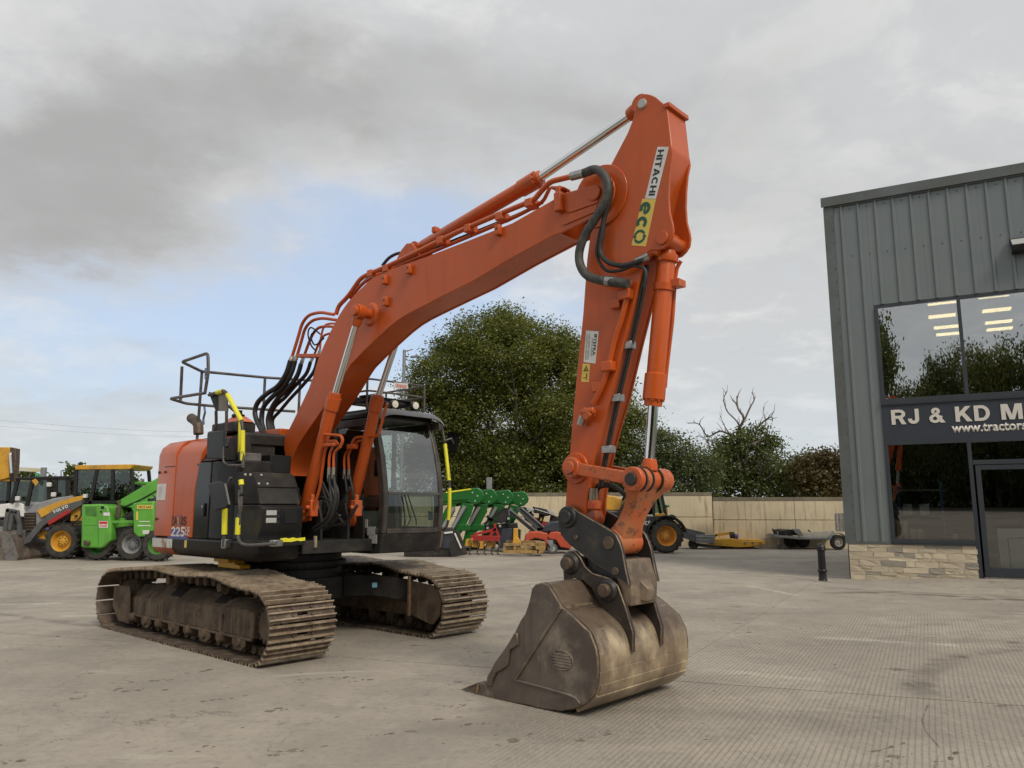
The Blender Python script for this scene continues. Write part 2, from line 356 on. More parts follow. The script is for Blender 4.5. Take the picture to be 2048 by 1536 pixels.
def glyph(ch):
    """pieces of one bold capital, height 1: convex quads that butt together; returns (pieces, advance)"""
    t = 0.215
    def rect(a, b, c, d): return [[(a, b), (c, b), (c, d), (a, d)]]
    def strip(pts, w=t):
        out = []; P = [Vector(p) for p in pts]; L = []
        for i, p in enumerate(P):
            d = (P[min(i + 1, len(P) - 1)] - P[max(i - 1, 0)]).normalized(); n = Vector((-d.y, d.x)) * w / 2
            L.append((p + n, p - n))
        for (a, b), (c, d) in zip(L[:-1], L[1:]): out.append([tuple(a), tuple(b), tuple(d), tuple(c)])
        return out
    def arc(cx, cy, rx, ry, a0, a1, n=12): return [(cx + rx * math.cos(R(a0 + (a1 - a0) * i / n)), cy + ry * math.sin(R(a0 + (a1 - a0) * i / n))) for i in range(n + 1)]
    h = t / 2
    if ch == 'H': return rect(0, 0, t, 1) + rect(t, 0.4, 0.57, 0.4 + t * .9) + rect(0.57, 0, 0.57 + t, 1), 0.785
    if ch == 'I': return rect(0, 0, t, 1), t
    if ch == 'T': return rect(0, 1 - t * .85, 0.74, 1) + rect(0.37 - h, 0, 0.37 + h, 1 - t * .85), 0.74
    if ch == 'A': return [[(0, 0), (t * 1.05, 0), (0.43, 0.76), (0.43, 1), (0.31, 1)], [(0.86, 0), (0.86 - t * 1.05, 0), (0.43, 0.76), (0.43, 1), (0.55, 1)], [(0.27, 0.2), (0.59, 0.2), (0.545, 0.36), (0.315, 0.36)]], 0.86
    if ch == 'C': return strip(arc(0.43, 0.5, 0.43 - h, 0.5 - h, 40, 320, 18)), 0.83
    if ch == 'O': return strip(arc(0.45, 0.5, 0.45 - h, 0.5 - h, 0, 360, 24)), 0.90
    if ch == 'o': return strip(arc(0.36, 0.36, 0.36 - h, 0.36 - h, 0, 360, 20)), 0.72
    if ch == 'c': return strip(arc(0.36, 0.36, 0.36 - h, 0.36 - h, 45, 315, 16)), 0.68
    if ch == 'D': return rect(0, 0, t, 1) + strip([(t, 1 - h * .85)] + arc(0.36, 0.5, 0.42 - h, 0.5 - h * .85, 90, -90, 14) + [(t, h * .85)], t * .9), 0.79
    if ch == 'R': return rect(0, 0, t, 1) + strip([(t, 1 - h * .85)] + arc(0.44, 0.70, 0.24, 0.30 - h * .85, 90, -90, 10) + [(t, 0.40 + h * .85)], t * .9) + [[(0.38, 0.40), (0.60, 0.44), (0.80, 0.0), (0.55, 0.0)]], 0.80
    if ch == 'B': return rect(0, 0, t, 1) + strip([(t, 1 - h * .8)] + arc(0.42, 0.74, 0.22, 0.26 - h * .8, 90, -90, 9) + [(t, 0.48 + h * .8)], t * .8) + strip([(t, 0.48 - h * .8)] + arc(0.44, 0.24, 0.24, 0.24 - h * .8, 90, -90, 9) + [(t, h * .8)], t * .8), 0.78
    if ch == 'J': return strip([(0.50, 1), (0.50, 0.34)] + arc(0.305, 0.305, 0.195, 0.305 - h, 0, -180, 12) + [(0.11, 0.36)]), 0.61
    if ch == 'K': return rect(0, 0, t, 1) + [[(t, 0.30), (t, 0.62), (0.52, 1), (0.80, 1)], [(0.30, 0.452), (0.455, 0.615), (0.84, 0), (0.56, 0)]], 0.84
    if ch == 'M': return rect(0, 0, t * .95, 1) + [[(t * .95, 1), (t * 1.45, 1), (0.48, 0.30), (0.48, 0), (0.37, 0), (t * .95, 0.62)], [(0.96 - t * .95, 1), (0.96 - t * 1.45, 1), (0.48, 0.30), (0.48, 0), (0.59, 0), (0.96 - t * .95, 0.62)]] + rect(0.96 - t * .95, 0, 0.96, 1), 0.96
    if ch == 'V': return [[(0, 1), (t * 1.05, 1), (0.40, 0.26), (0.40, 0), (0.29, 0)], [(0.80, 1), (0.80 - t * 1.05, 1), (0.40, 0.26), (0.40, 0), (0.51, 0)]], 0.80
    if ch == 'L': return rect(0, 0, t, 1) + rect(t, 0, 0.62, t * .85), 0.62
    if ch == 'e': return strip(arc(0.36, 0.36, 0.36 - h, 0.36 - h, 0, 310, 18)) + rect(t * .95, 0.29, 0.72 - h, 0.42), 0.72
    if ch == '2': return strip(arc(0.32, 0.69, 0.23, 0.31 - h, 170, -30, 12) + [(0.22, 0.24)], t * .92) + rect(0.02, 0, 0.64, t * .9), 0.66
    if ch == '5': return rect(0.10, 1 - t * .85, 0.60, 1) + rect(0.10, 0.52, 0.10 + t * .8, 1 - t * .85) + strip([(0.18, 0.545)] + arc(0.32, 0.32, 0.22, 0.33 - h, 95, -165, 14), t * .92), 0.64
    if ch == '&': return strip(arc(0.36, 0.77, 0.145, 0.145, -55, 235, 14), t * .8) + strip([(0.44, 0.64), (0.33, 0.53)] + arc(0.31, 0.285, 0.215, 0.20, 115, 300, 12) + [(0.55, 0.27), (0.64, 0.45)], t * .85) + [[(0.25, 0.60), (0.43, 0.685), (0.84, 0.0), (0.58, 0.0)]], 0.86
    return [], 0.32
def block_word(string, mat, parent, p0, dx, dy, wdt, hgt, depth=0.0, gap=0.10, name='lettering'):
    """bold grotesque capitals cut as separate pieces"""
    P = []; x = 0.0
    for ch in string:
        pc, adv = glyph(ch); P += [[(x + a, b) for a, b in q] for q in pc]; x += adv + gap
    x -= gap; sx = wdt / x; dx, dy = Vector(dx).normalized(), Vector(dy).normalized(); nz = dx.cross(dy); p0 = Vector(p0); mb = MB()
    for k, q in enumerate(P):
        e = 0.00012 * (k % 7)
        top = [p0 + dx * a * sx + dy * b * hgt + nz * (depth + e) for a, b in q]
        if depth > 0.004: mb.loft([[v - nz * depth for v in top], top])
        else: mb.add(top, [tuple(range(len(top)))])
    return mb.build(name, mat, parent, smooth=0, fix=depth > 0.004)

# ---------------------------------------------------------------- ground, yard slabs, apron
def ground_material():
    m = bpy.data.materials.new('concrete'); m.use_nodes = True; t = NT(m.node_tree); b = t.n['Principled BSDF']
    g = t.node('ShaderNodeNewGeometry'); v = g.outputs['Position']
    oi = t.node('ShaderNodeObjectInfo')
    sp = t.node('ShaderNodeSeparateXYZ'); t.link(v, sp.inputs[0]); X, Y = sp.outputs[0], sp.outputs[1]
    big = t.noise(v, 0.35, 6, 0.6, 0.4); mid = t.noise(v, 1.7, 8, 0.68, 0.5); fine = t.noise(v, 14, 6, 0.7); grit = t.noise(v, 120, 3, 0.6)
    c = t.mix(t.ramp(big, 0.35, 0.68), (0.385, 0.34, 0.28), (0.28, 0.248, 0.206))
    c = t.mix(t.math('MULTIPLY', t.ramp(mid, 0.42, 0.68), 0.62), c, (0.235, 0.216, 0.188))
    c = t.mix(t.math('MULTIPLY', t.ramp(fine, 0.45, 0.75), 0.6), c, (0.18, 0.162, 0.138))
    c = t.mix(t.math('MULTIPLY', t.ramp(grit, 0.5, 0.75), 0.45), c, (0.47, 0.43, 0.37))
    c = t.mix(t.math('MULTIPLY', t.math('SUBTRACT', oi.outputs['Random'], 0.5), 0.22), c, (0.22, 0.195, 0.16))
    damp = t.ramp(t.noise(t.scale(v, (0.55, 1.1, 1), (0, 0, R(-20))), 0.5, 7, 0.62, 0.8), 0.52, 0.66)
    c = t.mix(t.math('MULTIPLY', damp, 0.38), c, (0.15, 0.136, 0.118))
    # hairline cracks, pale scuffs and dark oil spots
    ck = t.node('ShaderNodeTexVoronoi', feature='DISTANCE_TO_EDGE'); ck.inputs['Scale'].default_value = 0.23
    cwn = t.node('ShaderNodeTexNoise'); cwn.inputs['Scale'].default_value = 1.3; cwn.inputs['Detail'].default_value = 7; t.link(v, cwn.inputs['Vector'])
    cws = t.node('ShaderNodeVectorMath', operation='SCALE'); t.link(cwn.outputs['Color'], cws.inputs[0]); cws.inputs['Scale'].default_value = 1.5
    cwa = t.node('ShaderNodeVectorMath', operation='ADD'); t.link(v, cwa.inputs[0]); t.link(cws.outputs[0], cwa.inputs[1]); t.link(cwa.outputs[0], ck.inputs['Vector'])
    crack = t.math('MULTIPLY', t.ramp(ck.outputs['Distance'], 0.0022, 0.0006), t.ramp(big, 0.44, 0.54))
    c = t.mix(t.math('MULTIPLY', crack, 0.5), c, (0.07, 0.06, 0.05))
    pit = t.ramp(t.noise(v, 9.0, 8, 0.75, 0.8), 0.63, 0.70)
    c = t.mix(t.math('MULTIPLY', pit, 0.55), c, (0.13, 0.112, 0.092))
    sc = t.math('MULTIPLY', t.ramp(t.noise(t.scale(v, (0.5, 1.6, 1), (0, 0, R(20))), 1.1, 7, 0.66, 0.6), 0.60, 0.74), 0.55)
    c = t.mix(sc, c, (0.50, 0.455, 0.38))
    wv = t.node('ShaderNodeVectorMath', operation='ADD'); wn = t.node('ShaderNodeTexNoise'); wn.inputs['Scale'].default_value = 5.0; wn.inputs['Detail'].default_value = 4
    t.link(v, wn.inputs['Vector']); ws = t.node('ShaderNodeVectorMath', operation='SCALE'); t.link(wn.outputs['Color'], ws.inputs[0]); ws.inputs['Scale'].default_value = 0.32
    t.link(v, wv.inputs[0]); t.link(ws.outputs[0], wv.inputs[1])
    vo = t.node('ShaderNodeTexVoronoi'); vo.inputs['Scale'].default_value = 1.25; vo.inputs['Randomness'].default_value = 1.0
    t.link(t.scale(wv.outputs[0], (0.75, 1.6, 1), (0, 0, R(-25))), vo.inputs['Vector'])
    spot = t.math('MULTIPLY', t.ramp(vo.outputs['Distance'], 0.14, 0.05), t.ramp(mid, 0.42, 0.52))
    c = t.mix(t.math('MULTIPLY', spot, 0.72), c, (0.09, 0.072, 0.055))
    st = t.ramp(t.noise(t.scale(v, (0.9, 0.25, 1), (0, 0, R(-60))), 2.2, 7, 0.7, 1.2), 0.62, 0.72)
    c = t.mix(t.math('MULTIPLY', st, 0.42), c, (0.17, 0.142, 0.112))
    def seg(x0, y0, x1, y1, wd, amt, col, c, rough=0.25):
        dx, dy = x1 - x0, y1 - y0; L2 = dx * dx + dy * dy
        q = t.math('DIVIDE', t.math('ADD', t.math('MULTIPLY', t.math('SUBTRACT', X, x0), dx), t.math('MULTIPLY', t.math('SUBTRACT', Y, y0), dy)), L2, True)
        ex = t.math('SUBTRACT', X, t.math('ADD', t.math('MULTIPLY', q, dx), x0)); ey = t.math('SUBTRACT', Y, t.math('ADD', t.math('MULTIPLY', q, dy), y0))
        d = t.math('SQRT', t.math('ADD', t.math('MULTIPLY', ex, ex), t.math('MULTIPLY', ey, ey)))
        d = t.math('ADD', d, t.math('MULTIPLY', t.math('SUBTRACT', t.noise(v, 3.5, 6, 0.65), 0.5), wd * 2.6))
        return t.mix(t.math('MULTIPLY', t.math('MULTIPLY', t.ramp(d, wd, wd * rough), amt), t.ramp(mid, 0.3, 0.6)), c, col)
    # damp streak in front of the showroom, tyre scrubs, scuffed bucket marks
    DK = (0.10, 0.083, 0.066); PL = (0.60, 0.56, 0.48)
    for a, b_ in (((6.14,15.319), (7.482,15.497)), ((7.298,15.319), (8.584,14.566)), ((8.263,14.331), (9.245,14.179))): c = seg(*a, *b_, 0.22, 0.7, DK, c)
    for a, b_ in (((-7.936,12.35), (-5.879,11.125)), ((-0.64,15.866), (0.604,17.09)), ((0.751,18.019), (2.985,20.86))): c = seg(*a, *b_, 0.15, 0.5, DK, c)
    for a, b_ in (((-6.801,12.127), (-6.374,12.182)), ((-8.714,13.533), (-7.859,13.672)), ((3.911,10.164), (5.259,9.624)), ((2.011,8.184), (2.869,7.768)), ((5.005,16.661), (5.339,14.974))): c = seg(*a, *b_, 0.13, 0.42, PL, c)
    ck_ = [(3.464,6.763), (3.185,6.32), (3.054,6.022), (2.966,5.716), (2.909,5.538), (2.761,5.34), (2.629,5.12)]
    for i in range(len(ck_) - 1): c = seg(*ck_[i], *ck_[i + 1], 0.010, 0.8, (0.08, 0.066, 0.052), c)
    tyre = [(6.016,9.424), (5.31,9.109), (4.657,8.648), (4.145,8.087), (3.776,7.514), (3.617,7.091)]
    # grooves tamped across the bays on the right; worn smooth towards the left
    md = t.math('SUBTRACT', t.math('MULTIPLY', X, 0.883), t.math('MULTIPLY', Y, 0.469))
    md = t.math('ADD', md, t.math('MULTIPLY', t.noise(v, 0.8, 2), 0.02))
    gr = t.math('SINE', t.math('MULTIPLY', md, 2 * math.pi / 0.043))
    across = t.math('SUBTRACT', t.math('ADD', t.math('MULTIPLY', X, 0.3256), t.math('MULTIPLY', Y, 0.9455)), 13.8)
    area = t.math('MULTIPLY', t.ramp(t.math('ADD', X, t.math('MULTIPLY', mid, 3.0)), 0.6, 2.6), t.ramp(across, 0.1, -0.1))
    area = t.math('MULTIPLY', area, t.math('ADD', 0.35, t.math('MULTIPLY', t.ramp(t.noise(v, 2.3, 5, 0.6), 0.3, 0.6), 0.65)))
    groove = t.math('MULTIPLY', t.ramp(gr, -0.1, -0.85), area)
    scr = t.math('MULTIPLY', t.ramp(t.noise(t.scale(v, (60, 3, 1), (0, 0, R(28))), 1.0, 3), 0.55, 0.7), t.math('MULTIPLY', area, 0.45))
    for i in range(len(tyre) - 1):
        c = seg(*tyre[i], *tyre[i + 1], 0.20, 0.45, DK, c)
    c = t.mix(t.math('MULTIPLY', groove, 0.36), c, (0.16, 0.132, 0.10))
    c = t.mix(scr, c, (0.48, 0.43, 0.35))
    t.link(c, b.inputs['Base Color'])
    t.link(t.math('ADD', 0.72, t.math('MULTIPLY', mid, 0.25)), b.inputs['Roughness'])
    b.inputs['Specular IOR Level'].default_value = 0.3
    h = t.math('ADD', t.math('MULTIPLY', groove, -0.9), t.math('ADD', t.math('MULTIPLY', grit, 0.25), t.math('MULTIPLY', fine, 0.5)))
    bp = t.node('ShaderNodeBump'); bp.inputs['Strength'].default_value = 0.45; bp.inputs['Distance'].default_value = 0.008
    t.link(h, bp.inputs['Height']); t.link(bp.outputs[0], b.inputs['Normal'])
    MATS['concrete'] = m
ground_material()
material('joint_filler', (0.055, 0.047, 0.038), 0.95, col2=(0.10, 0.085, 0.065), vscale=5)
material('field_grass', (0.06, 0.075, 0.025), 0.95, col2=(0.09, 0.09, 0.04), vscale=0.3, bump=0.5, bscale=3)
gm = MB(); N = 24
for i in range(N):
    for j in range(N):
        x0, x1, y0, y1 = -700 + 1400 * i / N, -700 + 1400 * (i + 1) / N, -300 + 1300 * j / N, -300 + 1300 * (j + 1) / N
        gm.add([(x0, y0, -0.05), (x1, y0, -0.05), (x1, y1, -0.05), (x0, y1, -0.05)], [(0, 1, 2, 3)])
structure(gm.build('ground', 'field_grass', smooth=0, fix=False))
yb = MB().add([(-46, -19, -0.012), (46, -19, -0.012), (46, 46, -0.012), (-46, 46, -0.012)], [(0, 1, 2, 3)])
yard = structure(yb.build('yard', 'joint_filler', smooth=0, fix=False))
def slab_grid():
    nx, ny = 0.3256, 0.9455; mx, my = 0.875, -0.485
    det = nx * my - ny * mx
    def meet(n, m): return ((n * my - m * ny) / det, (nx * m - mx * n) / det)
    offs = {-1: -6.75, 0: -2.6, 1: -2.63, 2: 0.7, 3: -1.4, 4: 1.2, -2: 0.4, 5: -0.6, -3: 2.0, 6: 0.0, -4: 1.1, -5: 3.0}
    g = 0.016; gm_ = 0.005
    for k in range(-5, 6):
        SP = 13.08 if k == -1 else 6.54
        n0 = 7.78 + 6.1 * k; n1 = n0 + 6.1
        for q in range(-8, 9):
            m0 = offs[k] + SP * q; m1 = m0 + SP
            P = [meet(n0 + g, m0 + gm_), meet(n0 + g, m1 - gm_), meet(n1 - g, m1 - gm_), meet(n1 - g, m0 + gm_)]
            c = (sum(p[0] for p in P) / 4, sum(p[1] for p in P) / 4)
            if abs(c[0]) > 0.72 * max(c[1], 8) + 9 or c[1] < -17 or c[1] > 38: continue
            mb = MB(); lo = [(x, y, -0.011) for x, y in P]
            Q = inset_poly(P, 0.004)
            mb.loft([lo, [(x, y, -0.003) for x, y in P], [(x, y, 0.0) for x, y in Q]])
            mb.build('concrete_slab', 'concrete', yard, smooth=0)
slab_grid()

# dried mud and dark spills trodden off the tracks
material('dried_mud', (0.11, 0.09, 0.07), 0.95, col2=(0.19, 0.16, 0.125), vscale=9, bump=0.4)
def mud_patches():
    r = random.Random(31); mb = MB()
    spots = [(p, 0.16) for p in [(-3.141,8.111),(-1.957,7.725),(-2.576,6.915),(-0.492,6.715),(-0.524,6.363),(-3.469,7.296),(-3.397,7.682),(-1.718,7.79),(-1.427,7.703),(-1.86,6.65),(-3.217,5.751),(-3.256,5.32),(-0.244,6.208),(1.554,8.184),(2.505,5.57),(2.448,5.38),(2.938,5.463),(3.077,10.561),(1.098,7.22),(0.057,5.799),(-0.958,5.92),(-1.443,5.57),(-2.192,5.57),(0.56,5.859)]]
    spots += [((r.uniform(-6, 7), r.uniform(4.2, 15)), r.uniform(0.008, 0.028)) for _ in range(260)]
    bits = []
    for (x, y), s in spots:
        if s < 0.1: bits.append((x, y, s)); continue
        a = r.uniform(0.1, 0.7); k = r.randint(6, 13)
        for _ in range(k):
            u, v_ = r.gauss(0, 0.10), r.gauss(0, 0.028); bits.append((x + u * math.cos(a) - v_ * math.sin(a), y + u * math.sin(a) + v_ * math.cos(a), r.choice((0.008, 0.012, 0.018, 0.028, 0.045)) * r.uniform(0.7, 1.2)))
    for x, y, s in bits:
        n = 11; el = r.uniform(0.25, 0.6); a0 = r.uniform(0.0, 0.9); ca, sa = math.cos(a0), math.sin(a0); ring = []
        for i in range(n):
            a = 2 * math.pi * i / n; q = s * r.uniform(0.45, 1.2); u, v_ = q * math.cos(a), q * el * math.sin(a)
            ring.append((x + u * ca - v_ * sa, y + u * sa + v_ * ca))
        h = min(0.006, s * 0.14) + 0.001
        mb.loft([[(a, b, 0.0) for a, b in ring], [(x + (a - x) * 0.6, y + (b - y) * 0.6, h) for a, b in ring]])
    o = mb.build('mud', 'dried_mud', smooth=60); o['kind'] = 'stuff'; tag(o, 'dried mud crumbs and flat dark mud patches scattered on the concrete', 'mud')
mud_patches()

# ---------------------------------------------------------------- showroom building (x along the front, y into the building)
BX, BY = (7.794,18.192)
show = thing('showroom', 'dark grey steel-clad showroom with stone plinth, big windows and name sign', 'building', (BX, BY, 0), R(-28.5))
material('cladding', (0.160, 0.182, 0.186), 0.36, metal=0.15, col2=(0.175, 0.196, 0.198), vscale=0.8, streak=(0.19, 0.20, 0.188), samt=0.25, rvar=0.12, dirt=(0.15, 0.15, 0.135), damt=0.2, dscale=1.2, spec=0.4)
material('flashing', (0.120, 0.135, 0.135), 0.45, metal=0.15, col2=(0.10, 0.106, 0.10), vscale=1.0, spec=0.4)
material('window_frame', (0.028, 0.034, 0.042), 0.42, col2=(0.035, 0.04, 0.047), vscale=2)
material('sign_board', (0.024, 0.031, 0.044), 0.5, col2=(0.028, 0.035, 0.048), vscale=1.5)
material('sign_letter', (0.62, 0.585, 0.52), 0.5)
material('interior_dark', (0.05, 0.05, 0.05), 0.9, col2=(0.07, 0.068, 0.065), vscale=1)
material('interior_ceiling', (0.10, 0.10, 0.098), 0.9)
material('light_panel', (0.9, 0.8, 0.6), 0.5, emit=(1.0, 0.74, 0.36), estr=4.2)
material('stone_beige', (0.53, 0.455, 0.335), 0.85, col2=(0.44, 0.375, 0.275), vscale=2.2, bump=0.7, bscale=14, rand=0.5)
material('stone_sand', (0.61, 0.53, 0.40), 0.85, col2=(0.54, 0.455, 0.325), vscale=2.2, bump=0.7, bscale=14, rand=0.5)
material('stone_grey', (0.24, 0.235, 0.22), 0.85, col2=(0.34, 0.30, 0.235), vscale=2.5, bump=0.7, bscale=14, rand=0.4)
material('mortar', (0.42, 0.36, 0.26), 0.95, bump=0.4)
FW = 8.6                                                # how far the front runs on past the picture
ribs = [0.34 + 0.381 * i for i in range(22)]
def clad(s0, s1, z0, z1):
    """one profiled sheet: flat pans with raised trapezoid ribs"""
    pr = [(s0, 0.0)]
    for r in ribs:
        if s0 + 0.05 < r < s1 - 0.05: pr += [(r - 0.045, 0.0), (r - 0.022, -0.034), (r + 0.022, -0.034), (r + 0.045, 0.0)]
    pr += [(s1, 0.0)]
    full = pr + [(x, 0.02) for x in (s1, s0)]
    MB().prism_z(full, z0, z1).build('cladding_panel', 'cladding', show, smooth=0)
clad(0.162, 0.90, 0.86, 8.95)
xs = [0.902] + [ribs[i] + 0.19 for i in range(4, 22, 3)]
for a, b in zip(xs[:-1], xs[1:]): clad(a + 0.001, b - 0.001, 6.375, 8.95)
for z in (8.75, 7.55):                                   # rows of screw heads
    mb = MB()
    for r in ribs[:-1]:
        mb.cyl((r + 0.19, -0.001, z + 0.1), (r + 0.19, -0.012, z + 0.1), 0.014, n=6)
    o = mb.build('screw_row', 'window_frame', show); o['kind'] = 'stuff'
mb = MB()
for i in range(24): mb.cyl((0.14, -0.045, 1.0 + i * 0.335), (0.14, -0.056, 1.0 + i * 0.335), 0.012, n=6)
o = mb.build('screw_row', 'window_frame', show); o['kind'] = 'stuff'
MB().prism_z([(-0.06, -0.045), (0.16, -0.045), (0.16, -0.03), (0.16, 0.02), (-0.04, 0.02), (-0.04, 3.0), (-0.06, 3.0)], 0.83, 8.96).build('corner_flashing', 'flashing', show, smooth=0)
MB().box(-0.06, 0.898, -0.046, 0.0, 0.81, 0.858).build('drip_flashing', 'flashing', show, smooth=0)
for a, b in ((-0.10, 0.40), (0.402, 3.88), (3.882, 7.3), (7.302, FW)):
    MB().prism_x([(-0.10, 8.975), (-0.10, 9.21), (0.5, 9.23), (0.5, 9.17), (-0.06, 9.15), (-0.06, 8.975)], a, b).build('parapet_cap', 'flashing', show, smooth=0)
MB().box(-0.045, FW, -0.048, 0.2, 8.94, 8.972).build('parapet_trim', 'flashing', show, smooth=0)
# stone plinth, stone by stone
pl = MB().box(0.0, 2.54, -0.02, 0.25, -0.05, 0.81).build('plinth_wall', 'mortar', show, smooth=0)
rs = random.Random(11)
z = 0.0
courses = [0.12, 0.068, 0.128, 0.13, 0.068, 0.118, 0.105, 0.065]
smesh = {}
def stone_mesh(key, mat):
    r = random.Random(sum(map(ord, key[0])) * 7 + key[1])
    mb = MB(); n = 4; rings = []
    for k, (dep, ins) in enumerate(((0.03, 0.0), (-0.006, 0.0), (-0.015, 0.025))):
        ring = []
        for (u, v) in ((0, 0), (0.35, 0), (0.7, 0), (1, 0), (1, 1), (0.62, 1), (0.3, 1), (0, 1)):
            j = 0.03 if k else 0
            ring.append((0.5 + (u - 0.5) * (1 - ins * 0.5) + r.uniform(-j, j) * 0.25, dep + (r.uniform(-0.008, 0.008) if k else 0), 0.5 + (v - 0.5) * (1 - ins * 2) + r.uniform(-j, j)))
        rings.append(ring)
    mb.loft(rings); return mb.mesh('stone', mat, 0)
SM = {m: [stone_mesh((m, i), m) for i in range(5)] for m in ('stone_beige', 'stone_sand', 'stone_grey')}
for ci, hgt in enumerate(courses):
    s = 0.0
    while s < 2.55:
        L = rs.uniform(0.15, 0.52) if hgt > 0.08 else rs.uniform(0.2, 0.6); 
        if s + L > 2.45: L = 2.56 - s
        m = rs.choices(['stone_beige', 'stone_sand', 'stone_grey'], [5, 4, 2])[0]
        if hgt > 0.09 and rs.random() < 0.22 and L < 0.3: parts = [(z, hgt * 0.5), (z + hgt * 0.5, hgt * 0.5)]
        else: parts = [(z, hgt)]
        for zz_, hh in parts:
            o = inst('stone', rs.choice(SM[m]), pl)
            o.location = (s + 0.002, -0.012 + rs.uniform(-0.008, 0.004), zz_ + 0.002); o.scale = (L - 0.004, 1, hh - 0.004)
        s += L
    z += hgt
# windows, sign, door
def pane(a, b, z0, z1, parent, mat='shop_glass'):
    """a sheet of glass, tilted slightly to bring the mirrored arm and trees into view"""
    f = lambda x, z: 0.050 - 0.036 * (x - a) - 0.019 * (z - z0)
    q = [(a, z0), (b, z0), (b, z1), (a, z1)]
    return MB().loft([[(x, f(x, z), z) for x, z in q], [(x, f(x, z) + 0.012, z) for x, z in q]]).build('pane', mat, parent, smooth=0)
def frame_bar(mb, a, b, z0, z1, y0=-0.03, y1=0.07): mb.box(a, b, y0, y1, z0, z1)
up = MB()
frame_bar(up, 0.905, 0.985, 4.12, 6.28); frame_bar(up, 0.905, FW, 6.282, 6.37, 0.0, 0.07); frame_bar(up, 0.905, FW, 3.985, 4.118, -0.045)
for m in (2.60, 4.30, 6.0, 7.7): frame_bar(up, m, m + 0.075, 4.121, 6.279)
upw = up.build('upper_window', 'window_frame', show, smooth=0, bevel=0.004)
for a, b in ((0.986, 2.599), (2.676, 4.299), (4.376, 5.999), (6.076, 7.699)): pane(a, b, 4.119, 6.281, upw, 'window_glass')
MB().box(0.90, FW, -0.06, 0.0, 3.965, 3.983).build('sill', 'window_frame', show, smooth=0)
sign = MB().box(0.905, FW, -0.025, 0.06, 3.11, 3.963).build('name_sign', 'sign_board', show, smooth=0)
for st, a, wd in (('RJ', 1.095, 0.565), ('&', 1.86, 0.325), ('KD', 2.375, 0.665), ('M', 3.24, 0.39), ('o', 3.675, 0.27)):
    block_word(st, 'sign_letter', sign, (a, -0.027, 3.508), (1, 0, 0), (0, 0, 1), wd, 0.34 if st != 'o' else 0.36, 0.014)
lettering('www.tractors', 'sign_letter', sign, (2.28, -0.027, 3.268), (1, 0, 0), (0, 0, 1), 1.40, 0.185, 0.03, 0.008)
lw = MB()
frame_bar(lw, 0.905, 0.98, 0.93, 3.04); frame_bar(lw, 0.905, 2.62, 3.042, 3.108); frame_bar(lw, 0.905, 2.54, 0.84, 0.928, -0.05); frame_bar(lw, 2.54, 2.62, 0.10, 3.04)
lww = lw.build('lower_window', 'window_frame', show, smooth=0, bevel=0.004)
pane(0.981, 2.539, 0.929, 3.041, lww)
MB().box(0.93, 2.56, -0.075, -0.03, 0.812, 0.838).build('sill', 'window_frame', show, smooth=0)
tw = MB(); frame_bar(tw, 2.622, FW, 3.042, 3.108); frame_bar(tw, 2.622, FW, 2.555, 2.655, -0.035); frame_bar(tw, 4.6, 4.68, 0.14, 3.04)
tww = tw.build('transom_window', 'window_frame', show, smooth=0, bevel=0.004)
pane(2.621, 4.599, 2.656, 3.041, tww)
dr = MB(); frame_bar(dr, 2.66, 2.76, 0.17, 2.54); frame_bar(dr, 4.47, 4.57, 0.17, 2.54); frame_bar(dr, 2.762, 4.468, 2.44, 2.54); frame_bar(dr, 2.762, 4.468, 0.17, 0.36)
door = dr.build('door', 'window_frame', show, smooth=0, bevel=0.006)
pane(2.761, 4.469, 0.361, 2.439, door)
MB().box(2.64, 4.6, -0.06, 0.05, 0.13, 0.165).build('threshold', 'satin_steel', show, smooth=0)
# the room behind the glass
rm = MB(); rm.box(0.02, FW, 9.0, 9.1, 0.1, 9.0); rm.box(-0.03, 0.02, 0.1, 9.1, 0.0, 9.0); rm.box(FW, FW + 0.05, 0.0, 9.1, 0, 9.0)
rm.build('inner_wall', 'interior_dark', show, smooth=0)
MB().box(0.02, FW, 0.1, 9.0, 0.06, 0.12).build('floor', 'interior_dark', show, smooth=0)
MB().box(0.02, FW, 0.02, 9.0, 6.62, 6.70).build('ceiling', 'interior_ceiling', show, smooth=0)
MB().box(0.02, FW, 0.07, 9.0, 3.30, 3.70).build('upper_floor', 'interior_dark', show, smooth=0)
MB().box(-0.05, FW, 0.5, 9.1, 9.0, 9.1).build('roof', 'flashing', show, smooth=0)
LP = [(2.355,-1.49,6.62),(2.365,-3.03,6.62),(2.484,-4.515,6.62),(2.546,-5.545,6.62),(3.437,-1.359,6.62),(3.583,-2.984,6.62),(3.719,-4.519,6.62),(3.802,-5.507,6.62)]
for p in LP:
    MB().box(p[0] - 0.31, p[0] + 0.31, -p[1] - 0.16, -p[1] + 0.16, 6.595, 6.619).build('ceiling_light', 'light_panel', show, smooth=0)
# forecourt apron rising to the door
ap = MB(); S = [-0.3, 0.0, 1.0, 2.0, 2.8, 3.6, 5.0, FW]; D = [0.2, -0.1, -0.5, -1.0, -1.6, -2.4]
hz_ = lambda s: 0.13 * max(0.0, min(1.0, (s + 0.1) / 2.6))
vs = [(s, d, 0.004 + hz_(s) * (1.0 if d > -0.3 else max(0.0, (d + 2.4) / 2.1))) for s in S for d in D]
fs = [(i * 6 + j, i * 6 + j + 1, (i + 1) * 6 + j + 1, (i + 1) * 6 + j) for i in range(7) for j in range(5)]
ao = ap.add(vs, fs).build('apron', 'concrete', None, smooth=60, fix=False); ao.location = (BX, BY, 0); ao.rotation_euler = (0, 0, R(-28.5)); structure(ao)
def at_show(s, d, z=0.0):
    a = R(-28.5); return (BX + s * math.cos(a) - d * math.sin(a), BY + s * math.sin(a) + d * math.cos(a), z)
